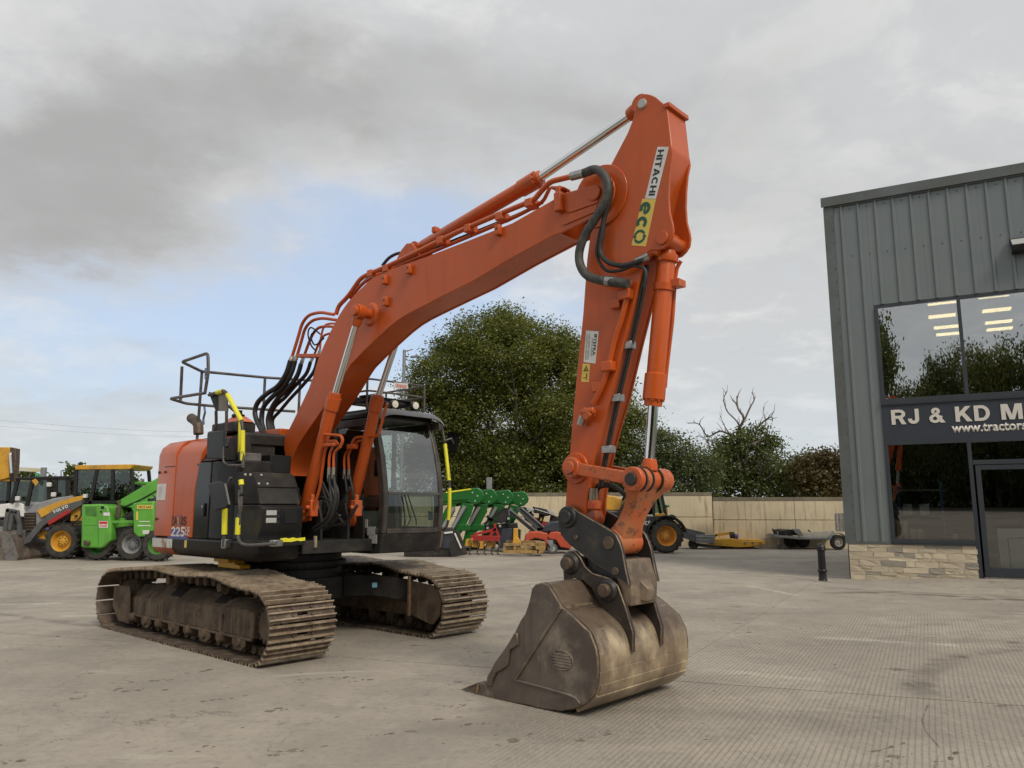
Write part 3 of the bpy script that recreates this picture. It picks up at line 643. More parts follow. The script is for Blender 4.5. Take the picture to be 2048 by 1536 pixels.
# floodlight on the cladding
fl = thing('floodlight', 'black floodlight fixed high on the grey cladding above the windows', 'floodlight', at_show(4.05, -0.034, 7.14), R(-28.5))
MB().prism_x([(-0.02, 0.0), (-0.30, 0.02), (-0.32, 0.14), (-0.05, 0.16)], -0.32, 0.42).build('housing', 'black_paint', fl, bevel=0.008)
MB().quadplate((-0.31, -0.315, 0.145), (0.41, -0.315, 0.145), (0.41, -0.07, 0.33), (-0.31, -0.07, 0.33), 0.01).build('lens', 'sticker_silver', fl)
MB().prism_x([(-0.035, 0.162), (-0.30, 0.10), (-0.02, 0.36)], -0.33, -0.315).box(-0.33, 0.43, -0.06, -0.01, 0.335, 0.36).build('bracket', 'black_paint', fl)
# goods behind the glass
def carton(s, d, z, a, b, c, lab):
    o = thing('carton', lab, 'carton', at_show(s, d + 0.05, z), R(-28.5), 'cartons inside the showroom window')
    MB().box(0, a, 0, b, 0, c).build('box', 'cardboard', o, smooth=0, bevel=0.006); MB().box(a * .42, a * .6, -0.003, b, 0.004, c + 0.003).build('tape', 'tape_brown', o, smooth=0)
material('cardboard', (0.62, 0.48, 0.33), 0.8, col2=(0.52, 0.40, 0.27), vscale=5)
material('tape_brown', (0.22, 0.13, 0.07), 0.35)
shelf = tag(MB().box(0.98, 2.53, 0.05, 0.75, 0.80, 0.92).build('window_ledge', 'window_frame', None, smooth=0), 'low dark display ledge inside the lower showroom window', 'ledge')
shelf.location = (BX, BY, 0); shelf.rotation_euler = (0, 0, R(-28.5))
carton(1.02, 0.12, 0.922, 0.22, 0.3, 0.13, 'brown carton at the bottom of the left stack behind the showroom glass')
carton(1.02, 0.12, 1.054, 0.22, 0.3, 0.14, 'brown carton in the middle of the left stack behind the showroom glass')
carton(1.03, 0.13, 1.196, 0.22, 0.3, 0.13, 'brown carton on top of the left stack behind the showroom glass')
carton(1.29, 0.12, 0.922, 0.25, 0.3, 0.10, 'lower brown carton of the short right stack behind the showroom glass')
carton(1.29, 0.12, 1.024, 0.25, 0.3, 0.12, 'upper brown carton of the short right stack behind the showroom glass')
o = thing('strap_bundle', 'bundle of red straps with white tag inside the showroom window', 'straps', at_show(2.1, 0.2, 0.925), R(-28.5))
mb = MB()
for i in range(6): mb.tube(catmull([(0, 0.02 * i, 0.02), (0.12, 0.02 * i, 0.10 - 0.01 * i), (0.3, 0.01 * i, 0.07 + 0.006 * i), (0.42, 0.02 * i, 0.01)], 4), 0.012, 5)
mb.build('strap', 'red_paint', o); MB().box(0.03, 0.11, -0.02, -0.012, 0.0, 0.13).build('tag', 'sticker_white', o, smooth=0)
o = thing('storage_rack', 'blue upright storage rack just inside the lower showroom window', 'rack', at_show(1.05, 0.9, 0.12), R(-28.5))
material('rack_blue', (0.02, 0.09, 0.30), 0.5)
for x in (0.0, 0.9):
    for y in (0.0, 0.5): MB().box(x, x + 0.05, y, y + 0.05, 0, 2.1).build('upright', 'rack_blue', o, smooth=0)
for z_ in (0.7, 1.3, 1.9): MB().box(0.02, 0.93, 0.02, 0.53, z_, z_ + 0.03).build('shelf', 'pale_grey_paint', o, smooth=0)
for i, (lx, lab) in enumerate(((0.1, 'white parts box at the left of the blue rack shelf'), (0.45, 'white parts box at the middle of the blue rack shelf'))):
    ob = tag(MB().box(0, 0.2, 0, 0.3, 0, 0.26).build('parts_box', 'sticker_white', None, smooth=0, bevel=0.01), lab, 'box', 'boxes on the blue rack')
    ob.location = at_show(1.05 + lx, 1.0, 0.12 + 1.332); ob.rotation_euler = (0, 0, R(-28.5))
o = thing('display_board', 'pale board with dark outline panel leaning behind the showroom door', 'board', at_show(2.98, 0.25, 0.12), R(-28.5))
material('board_pale', (0.7, 0.72, 0.67), 0.6)
MB().prism_x([(0.0, 0.02), (0.03, 0.02), (0.23, 1.06), (0.20, 1.06)], 0.0, 1.0).build('panel', 'board_pale', o, smooth=0)
MB().tube(fillet([(0.18, 0.012, 0.10), (0.18, 0.165, 0.86), (0.9, 0.165, 0.86), (0.9, 0.012, 0.10)], 0.06), 0.014, 6).build('outline', 'window_frame', o)
o = thing('ride_on_machine', 'small green and yellow machine standing inside behind the showroom door', 'machine', at_show(3.5, 1.8, 0.12), R(-28.5))
MB().prism([(0, 0.5), (0.1, 1.0), (0.7, 1.15), (1.3, 0.95), (1.4, 0.5)], 0, 0.8).build('body', 'amber_yellow', o, bevel=0.03)
MB().prism([(0.05, 1.0), (0.2, 1.5), (0.8, 1.7), (1.2, 1.45), (1.2, 0.98)], 0.08, 0.72).build('hood', 'beacon_green', o, bevel=0.05)
for x in (0.25, 1.15): MB().lathe((x, -0.06, 0.33), (0, 1, 0), [(0, 0.2), (0.02, 0.33), (0.16, 0.33), (0.18, 0.2)]).build('wheel', 'tyre', o)

# ---------------------------------------------------------------- bollard
material('bollard_base', (0.45, 0.40, 0.32), 0.8, col2=(0.36, 0.32, 0.25), vscale=8)
o = thing('bollard', 'black cast bollard standing on the concrete beside the showroom corner', 'bollard', (*(6.985,17.777), 0))
MB().lathe((0, 0, 0), (0, 0, 1), [(0, 0.095), (0.02, 0.10), (0.05, 0.085), (0.19, 0.083), (0.20, 0.10), (0.225, 0.104), (0.25, 0.095), (0.26, 0.082), (0.66, 0.078), (0.67, 0.095), (0.70, 0.10), (0.72, 0.088)], 28).build('post', 'black_paint', o)
MB().lathe((0, 0, 0.72), (0, 0, 1), [(0, 0.088), (0.01, 0.10), (0.03, 0.10), (0.05, 0.085), (0.075, 0.075), (0.10, 0.05), (0.112, 0.02), (0.113, 0.0)], 28).build('cap', 'black_paint', o)
tag(MB().add([(-0.2, -0.16, 0.006), (0.2, -0.2, 0.006), (0.22, 0.16, 0.006), (-0.18, 0.2, 0.006)], [(0, 1, 2, 3)]).build('bollard_footing', 'bollard_base', None, smooth=0, fix=False), 'pale patch of fresh concrete at the foot of the bollard', 'concrete patch').location = (*(6.985,17.777), 0)

# ---------------------------------------------------------------- concrete panel wall at the back of the yard
material('panel_concrete', (0.66, 0.56, 0.385), 0.85, col2=(0.56, 0.475, 0.325), vscale=0.7, streak=(0.33, 0.255, 0.165), samt=0.85, dirt=(0.45, 0.37, 0.25), damt=0.45, dscale=0.9, bump=0.15, bscale=20)
material('wall_cap_stain', (0.17, 0.145, 0.105), 0.95, col2=(0.23, 0.195, 0.14), vscale=2.2, bump=0.2)
def panel_wall(p0, p1, ztop, zmid, n, label):
    p0, p1 = Vector((*p0, 0)), Vector((*p1, 0)); L = (p1 - p0).length; a = math.atan2(p1.y - p0.y, p1.x - p0.x)
    o = thing('concrete_wall', label, 'wall', p0, a)
    for i in range(n):
        x0, x1 = L * i / n, L * (i + 1) / n
        for z0, z1, dy in ((-0.05, zmid - 0.012, 0.0), (zmid + 0.012, ztop - 0.16, 0.03)):
            MB().box(x0 + 0.008, x1 - 0.008, dy, 0.35, z0, z1).build('wall_panel', 'panel_concrete', o, smooth=0, bevel=0.012)
        MB().box(x0 + 0.008, x1 - 0.008, 0.024, 0.36, ztop - 0.158, ztop).build('coping', 'wall_cap_stain', o, smooth=0, bevel=0.01)
panel_wall((-16.0, 37.1), (8.662,33.7), 2.28, 1.22, 8, 'taller run of pale concrete panel wall behind the telehandler')
panel_wall((8.399,32.446), (24.5, 30.6), 2.05, 1.12, 5, 'lower run of pale concrete panel wall behind the plant trailer')

# ---------------------------------------------------------------- trees
def leaf_material(name, cols, transl=0.48):
    m = bpy.data.materials.new(name); m.use_nodes = True; t = NT(m.node_tree); t.n.clear()
    at = t.node('ShaderNodeAttribute', attribute_name='tone')
    sp = t.node('ShaderNodeSeparateColor'); t.link(at.outputs['Color'], sp.inputs[0])
    c = t.mix(sp.outputs[0], cols[0], cols[1]); c = t.mix(t.math('MULTIPLY', t.ramp(sp.outputs[1], 0.86, 1.0), 0.6), c, cols[2])
    d = t.node('ShaderNodeBsdfDiffuse'); t.link(c, d.inputs[0])
    tl = t.node('ShaderNodeBsdfTranslucent'); t.link(c, tl.inputs[0])
    gl = t.node('ShaderNodeBsdfGlossy'); gl.inputs['Roughness'].default_value = 0.45; gl.inputs[0].default_value = (0.6, 0.62, 0.55, 1)
    m1 = t.node('ShaderNodeMixShader'); m1.inputs[0].default_value = transl; t.link(d.outputs[0], m1.inputs[1]); t.link(tl.outputs[0], m1.inputs[2])
    m2 = t.node('ShaderNodeMixShader'); m2.inputs[0].default_value = 0.06; t.link(m1.outputs[0], m2.inputs[1]); t.link(gl.outputs[0], m2.inputs[2])
    o = t.node('ShaderNodeOutputMaterial'); t.link(m2.outputs[0], o.inputs[0]); MATS[name] = m
leaf_material('oak_leaves', ((0.070, 0.090, 0.016), (0.235, 0.25, 0.045), (0.36, 0.34, 0.07)))
leaf_material('willow_leaves', ((0.065, 0.085, 0.030), (0.17, 0.20, 0.075), (0.22, 0.24, 0.10)))
leaf_material('dark_leaves', ((0.052, 0.072, 0.018), (0.165, 0.195, 0.045), (0.20, 0.205, 0.065)))
leaf_material('autumn_leaves', ((0.075, 0.062, 0.018), (0.15, 0.105, 0.03), (0.20, 0.12, 0.035)))
def leaf_mesh(name, mat, lumps, per, size, clus=0.34, seed=1, gap=0.0, shell=0.55, kk=22):
    r = np.random.default_rng(seed); P = []; T = []
    for (x, y, z, rad) in lumps:
        n = max(6, int(per * rad * rad))
        d = r.normal(size=(n, 3)); d /= np.linalg.norm(d, axis=1)[:, None]
        rr = rad * (shell + (1 - shell) * r.random(n) ** 0.6) * (0.86 + 0.28 * r.random(n))
        c = d * rr[:, None] * np.array([1, 1, 0.92]) + np.array([x, y, z])
        if gap:
            keep = np.array([mnoise.noise(Vector(q * 0.6)) > gap - 0.55 for q in c]); c = c[keep]
        k = kk
        tone = np.clip(0.45 + 0.28 * r.normal(size=len(c)), 0, 1)
        rad_c = clus * (0.6 + 0.8 * r.random(len(c)))
        q = np.repeat(c, k, 0) + r.normal(size=(len(c) * k, 3)) * np.repeat(rad_c, k)[:, None] * np.array([1, 1, 0.7])
        P.append(q); T.append(np.clip(np.repeat(tone, k) + 0.08 * r.normal(size=len(q)), 0, 1))
    P = np.concatenate(P); T = np.concatenate(T); n = len(P)
    nrm = r.normal(size=(n, 3)); nrm[:, 2] = np.abs(nrm[:, 2]) + 0.35; nrm /= np.linalg.norm(nrm, axis=1)[:, None]
    a = np.cross(nrm, r.normal(size=(n, 3))); a /= np.linalg.norm(a, axis=1)[:, None]; b = np.cross(nrm, a)
    s = size * (0.6 + 0.8 * r.random(n))[:, None]
    V = np.stack([P - a * s, P - b * s * 0.55, P + a * s, P + b * s * 0.55], 1).reshape(-1, 3)
    me = bpy.data.meshes.new(name); me.vertices.add(4 * n); me.vertices.foreach_set('co', V.ravel().astype(np.float32))
    me.loops.add(4 * n); me.loops.foreach_set('vertex_index', np.arange(4 * n, dtype=np.int32))
    me.polygons.add(n); me.polygons.foreach_set('loop_start', np.arange(0, 4 * n, 4, dtype=np.int32))
    try: me.polygons.foreach_set('loop_total', np.full(n, 4, dtype=np.int32))
    except Exception: pass
    me.update(calc_edges=True)
    ca = me.color_attributes.new('tone', 'FLOAT_COLOR', 'POINT')
    col = np.ones((4 * n, 4), np.float32); col[:, 0] = np.repeat(T, 4); col[:, 1] = np.repeat(r.random(n), 4); ca.data.foreach_set('color', col.ravel())
    me.materials.append(MATS[mat]); return me
def limbs(mb, p, d, L, r, depth, rs, spread=0.6, up=0.15, ends=None, curl=0.25):
    path = [p]; q = p.copy(); dd = d.normalized()
    for i in range(4):
        dd = (dd + Vector((rs.uniform(-1, 1), rs.uniform(-1, 1), rs.uniform(-1, 1))) * curl + Vector((0, 0, up * 0.5))).normalized()
        q = q + dd * L / 4; path.append(q.copy())
    mb.tube(path, [r * (1 - 0.11 * i) for i in range(5)], 7 if r > 0.08 else 5)
    if depth == 0:
        if ends is not None: ends.append(q)
        return
    for k in range(rs.choice((2, 3, 3))):
        i = rs.choice((2, 3, 4)); nd = (dd + Vector((rs.uniform(-1, 1), rs.uniform(-1, 1), rs.uniform(-0.5, 1))) * spread).normalized()
        limbs(mb, path[i], nd, L * rs.uniform(0.55, 0.8), r * 0.58, depth - 1, rs, spread, up, ends, curl)
def tree(name, label, loc, lumps, leaf, per, size, trunk_h, trunk_r, seed, group=None, clus=0.34, gap=0.0, bark='bark', depth=3, cat='tree', spread=0.7, kk=22):
    o = thing(name, label, cat, loc, 0, group); rs = random.Random(seed)
    mb = MB(); top = max(l[2] + l[3] for l in lumps)
    mb.tube([(0, 0, -0.1), (0, 0, 0.3), (0.05, 0, trunk_h * .5), (0, 0.05, trunk_h)], [trunk_r * 1.5, trunk_r * 1.1, trunk_r, trunk_r * .85], 9)
    for k in range(5):
        a = 2 * math.pi * k / 5 + rs.uniform(-.3, .3)
        limbs(mb, Vector((0, 0, trunk_h * rs.uniform(0.8, 1.0))), Vector((math.cos(a) * .8, math.sin(a) * .8, 1.0)), (top - trunk_h) * 0.36, trunk_r * 0.36, depth, rs, spread)
    mb.build('trunk', bark, o)
    inst('crown', leaf_mesh('crown', leaf, lumps, per, size, clus, seed, gap, 0.55, kk), o)
    return o
def lumps_at(trip, seed, flat=0.75):
    r = random.Random(seed); return [(x, r.uniform(-flat, flat) * rad, z, rad) for x, z, rad in trip]
OAK = lumps_at([(-0.481,11.466,3.208),(-3.387,10.074,3.208),(2.258,10.074,3.208),(-5.391,7.154,2.87),(-0.813,6.814,4.727),(4.272,7.154,3.545),(7.144,6.644,2.094),(-4.672,4.285,3.039),(2.384,3.951,3.714),(-2.382,13.117,1.857),(1.071,13.329,1.857),(3.235,12.132,1.621),(-5.955,10.248,1.621),(6.52,9.383,1.418),(7.761,4.118,1.958),(-0.484,13.931,1.216),(-1.308,3.451,3.714),(5.236,3.784,2.701),(-4.269,12.167,1.148),(-6.372,5.292,1.351),(4.313,10.248,1.857)], 3)
bx = sum(l[0] for l in OAK) / len(OAK)
OAK = [(l[0] - bx, l[1], l[2], l[3]) for l in OAK]
tree('oak_tree', 'big round olive green oak standing behind the wall, between cab and arm', (bx, 52, 0), OAK, 'oak_leaves', 42, 0.088, 3.2, 0.5, 5, clus=0.44, gap=0.30, depth=2, kk=62)
W = lumps_at([(9.92,5.151,1.364),(11.027,4.344,1.623),(8.916,4.022,1.623),(12.134,3.701,1.364),(8.092,3.381,1.623),(10.343,3.221,1.948),(9.621,5.963,0.779),(11.854,4.828,0.844)], 4)
wx = sum(l[0] for l in W) / len(W)
tree('willow_tree', 'grey-green bushy willow behind the wall, right of the arm', (wx, 50, 0), [(l[0] - wx, l[1], l[2], l[3]) for l in W], 'willow_leaves', 48, 0.085, 1.5, 0.16, 8, clus=0.32, gap=0.25, kk=34)
SG = lumps_at([(15.576,4.561,1.683),(17.025,5.608,1.192),(17.929,6.134,0.912),(16.727,6.661,0.701),(15.099,5.608,0.912),(18.417,5.433,0.771),(14.179,4.561,0.842),(17.653,4.214,1.473),(14.484,3.521,1.473),(16.216,3.348,1.929),(18.304,3.348,1.262),(15.815,5.958,0.842),(17.601,6.591,0.701),(13.766,3.003,1.052)], 5)
sx_ = (16.245,2.487,0.035)[0]
sg = tree('dying_oak_tree', 'half-dead oak with bare antler branches above a low green crown', (sx_, 54, 0), [(l[0] - sx_, l[1], l[2], l[3]) for l in SG], 'dark_leaves', 40, 0.10, 3.0, 0.36, 14, gap=0.3, kk=34)
mb = MB(); rs = random.Random(23)
def snag(path, r):
    P = [(x - sx_, random.Random(int(x * 97)).uniform(-0.6, 0.6), z) for x, z in path]; Q = catmull(P, 3)
    mb.tube(Q, [r * 0.62 * (1 - 0.75 * i / (len(Q) - 1)) for i in range(len(Q))], 6)
    for i in range(2, len(Q) - 1):
        d = (Q[i] - Q[i - 1]).normalized(); nd = (d + Vector((rs.uniform(-1, 1), rs.uniform(-.6, .6), rs.uniform(-.3, 1))) * 0.9).normalized()
        L = rs.uniform(0.35, 0.9); a = Q[i] + nd * L * .5; e = a + (nd + Vector((rs.uniform(-.6, .6), 0, rs.uniform(-.2, .7)))).normalized() * L * .6
        mb.tube([Q[i], a, e], [r * 0.22, r * 0.14, 0.010], 5)
for pth, r in (([(16.294,3.521),(16.316,5.433),(15.957,6.731),(16.324,7.792),(16.115,8.609),(16.086,9.502)], 0.26), ([(16.178,6.943),(15.713,7.544),(15.326,8.36),(15.008,9.144),(15.323,9.86)], 0.12), ([(16.355,7.721),(16.751,8.609),(17.06,9.144),(17.016,9.681)], 0.12),
               ([(16.316,5.433),(17.152,6.731),(17.465,7.367),(18.127,7.898),(18.467,7.65)], 0.16), ([(16.007,6.309),(15.394,6.731),(14.63,6.943),(13.842,6.591),(13.064,7.367),(12.472,7.544)], 0.15), ([(16.692,5.958),(17.766,6.379),(18.449,6.028),(18.859,5.818)], 0.12),
               ([(16.15,5.608),(14.916,5.433),(14.048,5.608),(13.613,6.134),(13.388,6.661)], 0.13), ([(14.569,5.503),(13.851,5.084),(13.165,5.433)], 0.08), ([(17.268,6.943),(17.817,7.367),(17.995,8.075),(17.888,8.716)], 0.08), ([(15.394,6.731),(14.824,7.367),(14.535,8.004)], 0.07)): snag(pth, r)
mb.build('bare_branch', 'dead_wood', sg)
A1 = lumps_at([(21.104,4.336,1.308),(20.035,3.655,1.239),(21.904,3.486,1.445),(20.677,2.978,1.445),(21.662,5.02,0.757),(22.44,3.825,1.377),(23.148,4.166,1.377)], 6)
tree('field_maple_tree', 'yellow-brown autumn tree behind the wall beside the showroom corner', (A1[0][0], 53, 0), [(l[0] - A1[0][0], l[1], l[2], l[3]) for l in A1], 'autumn_leaves', 46, 0.10, 1.6, 0.2, 31, gap=0.25, kk=34)
A2 = lumps_at([(21.348,4.308,1.247),(22.328,4.501,1.169),(20.725,3.539,1.403),(22.067,3.347,1.403),(23.139,5.08,0.857)], 7)
tree('hawthorn_tree', 'dull green hawthorn behind the wall, right of the half-dead oak', (A2[0][0], 60, 0), [(l[0] - A2[0][0], l[1], l[2], l[3]) for l in A2], 'willow_leaves', 36, 0.11, 1.6, 0.2, 32, gap=0.25, kk=34)
def simple_tree(u_lumps, label, depth, leaf, seed, name='hedgerow_tree', per=22, size=0.2):
    L = lumps_at(u_lumps, seed); x0 = L[0][0]
    return tree(name, label, (x0, depth, 0), [(l[0] - x0, l[1], l[2], l[3]) for l in L], leaf, per, size, 1.6, 0.2, seed, depth=2, gap=0.15)
simple_tree([(-44.086,4.44,0.909),(-44.853,3.991,0.909),(-43.26,3.857,1),(-45.198,2.963,1.091),(-43.375,2.741,1.182)], 'distant dark tree between the orange machine arm and the height barrier', 70, 'dark_leaves', 41, per=12, size=0.26)
simple_tree([(-39.507,4.754,0.909),(-40.328,3.857,1.091),(-38.318,4.081,1.182),(-36.701,3.633,1.182),(-34.951,4.305,0.636),(-40.696,2.963,1.364),(-35.087,3.187,1.364)], 'distant dark tree behind the yellow backhoe cab', 70, 'dark_leaves', 42, per=12, size=0.26)
simple_tree([(-50.835,3.791,1.325),(-51.877,3.249,1.104),(-49.938,2.979,1.214)], 'distant pale bush beyond the height barrier', 85, 'willow_leaves', 43, name='field_bush', per=10, size=0.28)
# low hedge closing the view along the field edge
hl = []
rs = random.Random(77)
for i in range(150):
    x = -75 + i; hl.append((x, 66 + rs.uniform(-1, 1), 1.2 + rs.uniform(-.3, .4), 1.5 + rs.uniform(-.3, .3)))
ho = inst('hedge', leaf_mesh('hedge', 'dark_leaves', hl, 16, 0.26, 0.4, 90, 0.0, 0.3), None); ho['kind'] = 'stuff'; ho['label'] = 'dark green hedge along the field edge'
tag(ho, 'long dark green hedge along the field edge beyond the yard', 'hedge')
# trees on the other side of the yard, seen mirrored in the showroom windows
ME = [leaf_mesh('crown', m, [(rs.uniform(-2.4, 2.4), rs.uniform(-2.4, 2.4), rs.uniform(1.4, 8.0), rs.uniform(1.2, 2.2)) for _ in range(22)], 16, 0.13, 0.42, 50 + i, 0.25, 0.35, 40) for i, m in enumerate(('oak_leaves', 'dark_leaves', 'autumn_leaves'))]
tm = MB().tube([(0, 0, -0.1), (0, 0, 0.4), (0, 0, 5.5)], [0.45, 0.32, 0.18], 8).mesh('trunk', 'bark')
for i, (x, y, sc, sz, k, lab) in enumerate(((-18.6, -18.6, 0.72, 1.62, 1, 'tall dark tree mirrored at the left edge of the upper showroom window'), (-15.4, -20.2, 0.5, 1.0, 0, 'small oak mirrored near the left of the showroom windows'), (-13.4, -21.4, 0.52, 1.22, 1, 'dark tree mirrored behind the orange arm in the upper window'),
        (-11.4, -22.6, 0.5, 1.28, 0, 'slim oak mirrored beside the mullion in the upper window'), (-9.0, -23.8, 0.75, 1.32, 1, 'dark tree mirrored just right of the mullion in the upper window'), (-5.5, -25.5, 0.9, 1.36, 2, 'browning tree mirrored in the right upper showroom pane'), (-1.0, -28, 1.0, 1.42, 0, 'broad oak mirrored at the right of the upper showroom window'), (4.0, -31, 1.2, 1.5, 1, 'dark tree mirrored at the far right of the showroom windows'))):
    o = thing('yard_edge_tree', lab, 'tree', (x, y, 0), i * 1.3, 'trees mirrored in the showroom windows'); o.scale = (sc, sc, sz)
    inst('trunk', tm, o); inst('crown', ME[k], o)
hl = [(-34 + i * 1.5, -20.5 - 0.5 * (i * 1.5 - 15) + rs.uniform(-1, 1), 1.4 + rs.uniform(-.3, .5), 1.9 + rs.uniform(-.3, .4)) for i in range(36)]
ho = tag(inst('hedge', leaf_mesh('hedge', 'dark_leaves', hl, 16, 0.17, 0.42, 91, 0.0, 0.3, 30), None), 'dark hedge under the trees mirrored in the lower showroom windows', 'hedge'); ho['kind'] = 'stuff'
# street lamp behind the cab
o = thing('lamp_post', 'slim pale lamp post rising behind the excavator cab', 'lamp post', (*(-6.846,48,0.872)[:2], 0))
lz = (-7.09,11.518)[1]
MB().cyl((0, 0, 0), (0, 0, lz), 0.13, 0.10, 12).build('pole', 'galvanised', o)
MB().bar((0, 0, lz - 0.1), (0.55, 0, lz + 0.05), 0.06, 0.06).build('bracket', 'galvanised', o); MB().bar((0.4, 0, lz - 0.45), (0.95, 0, lz - 0.4), 0.25, 0.12).build('lamp_head', 'galvanised', o, bevel=0.03)

# thin overhead lines far beyond the yard
for i, (a, b, lab) in enumerate((((-53.091,75,10.286), (-18.749,75,8.813), 'upper thin overhead cable crossing the sky above the parked machines'), ((-53.025,75,9.696), (-18.734,75,8.422), 'lower thin overhead cable crossing the sky above the parked machines'), ((23.131,75,6.572), (35.869,75,7.934), 'thin overhead cable in the sky between the half-dead oak and the showroom'))):
    m_ = ((a[0] + b[0]) / 2, 75, (a[2] + b[2]) / 2 - 0.5)
    tag(MB().tube(catmull([a, m_, b], 8), 0.008, 4).build('overhead_cable', 'rubber'), lab, 'cable')

# ================================================================ EXCAVATOR  (x forward, y to its left, z up)
EX = thing('excavator', 'large orange tracked excavator with its worn digging bucket resting on the concrete', 'excavator', (-2.87, 10.61, 0.03), R(-42))
def sub(mb, name, mat, parent=None, **k): return mb.build(name, mat, parent if parent is not None else EX, **k)

# ---- crawler tracks
def shoe_mesh():
    mb = MB(); L = 0.180; h = L / 2
    ys = [(-0.40, -0.065), (0.065, 0.40)]
    for a, b in ys: mb.box(-h, h, a, b, -0.008, 0.006)
    mb.box(-h, -0.028, -0.0649, 0.0649, -0.008, 0.006); mb.box(0.030, h, -0.0649, 0.0649, -0.008, 0.006)
    nplate = len(mb.f)
    for x, hh in ((-0.080, 0.040), (-0.012, 0.036), (0.062, 0.040)):      # grousers
        mb.prism([(x - 0.012, 0.005), (x + 0.012, 0.005), (x + 0.007, hh), (x - 0.007, hh)], -0.40, 0.40)
    for y in (-0.115, 0.115):
        for x in (-0.047, 0.030): mb.cyl((x, y, 0.005), (x, y, 0.024), 0.014, n=6)
    me = mb.mesh('track_shoe', 'track_plate_steel', 25); me.materials.append(MATS['track_shoe_steel'])
    for i, pg in enumerate(me.polygons):
        if nplate <= i < nplate + 18: pg.material_index = 1
    return me
SHOE = shoe_mesh()
def chain_path():
    P = [(1.62, 0.0), (-2.05, 0.0)]
    P += [(-2.17 + 0.36 * math.cos(R(a)), 0.36 + 0.36 * math.sin(R(a))) for a in range(-100, -256, -12)]
    P += [(-2.05, 0.745), (-1.75, 0.765), (-1.4, 0.79), (-1.0, 0.815), (-0.75, 0.82), (-0.4, 0.80), (-0.1, 0.785), (0.25, 0.80), (0.55, 0.82), (0.75, 0.815), (1.05, 0.765), (1.35, 0.735)]
    P += [(1.62 + 0.36 * math.cos(R(a)), 0.36 + 0.36 * math.sin(R(a))) for a in range(84, -90, -12)]
    return P
def resample(P, n):
    P = [Vector((x, 0, z)) for x, z in P]; P.append(P[0].copy())
    d = [0.0]
    for a, b in zip(P[:-1], P[1:]): d.append(d[-1] + (b - a).length)
    out = []
    for i in range(n):
        s = d[-1] * (i + 0.37) / n; j = max(k for k in range(len(d)) if d[k] <= s); j = min(j, len(P) - 2)
        t = (s - d[j]) / max(d[j + 1] - d[j], 1e-9); out.append(P[j].lerp(P[j + 1], t))
    return out
CH = resample(chain_path(), 50)
shoes = []
def crawler(yc, side):
    o = None
    mb = MB(); n = len(CH); rs = random.Random(5 + side)
    for i, p in enumerate(CH):
        t = (CH[(i + 1) % n] - CH[i - 1]).normalized(); nv = t.cross(Vector((0, 1, 0)))
        m = Matrix(((t.x, 0, nv.x, p.x), (t.y, 1, nv.y, yc), (t.z, 0, nv.z, p.z), (0, 0, 0, 1)))
        wob = Matrix.Rotation(rs.uniform(-0.012, 0.012), 4, 'Y')
        for s in (-0.10, 0.10):                                            # chain links and pin bosses
            a = p - nv * 0.055 + Vector((0, yc + s, 0))
            mb.bar(a - t * 0.085, a + t * 0.085, 0.055, 0.075, nv)
            b = p - nv * 0.075 + Vector((0, yc + s * 1.2, 0)) + t * 0.05
            mb.cyl(b - Vector((0, 0.045, 0)), b + Vector((0, 0.045, 0)), 0.052, n=9)
        shoes.append((m @ wob, o))
    mb2 = mb.mesh('crawler_track', 'track_dirt', 30); o2 = bpy.data.objects.new('crawler_track', mb2); C.objects.link(o2); o2.parent = EX
    for mm, _ in shoes: inst('track_shoe', SHOE, o2, mm)
    shoes.clear()
crawler(-1.195, -1); crawler(1.195, 1)

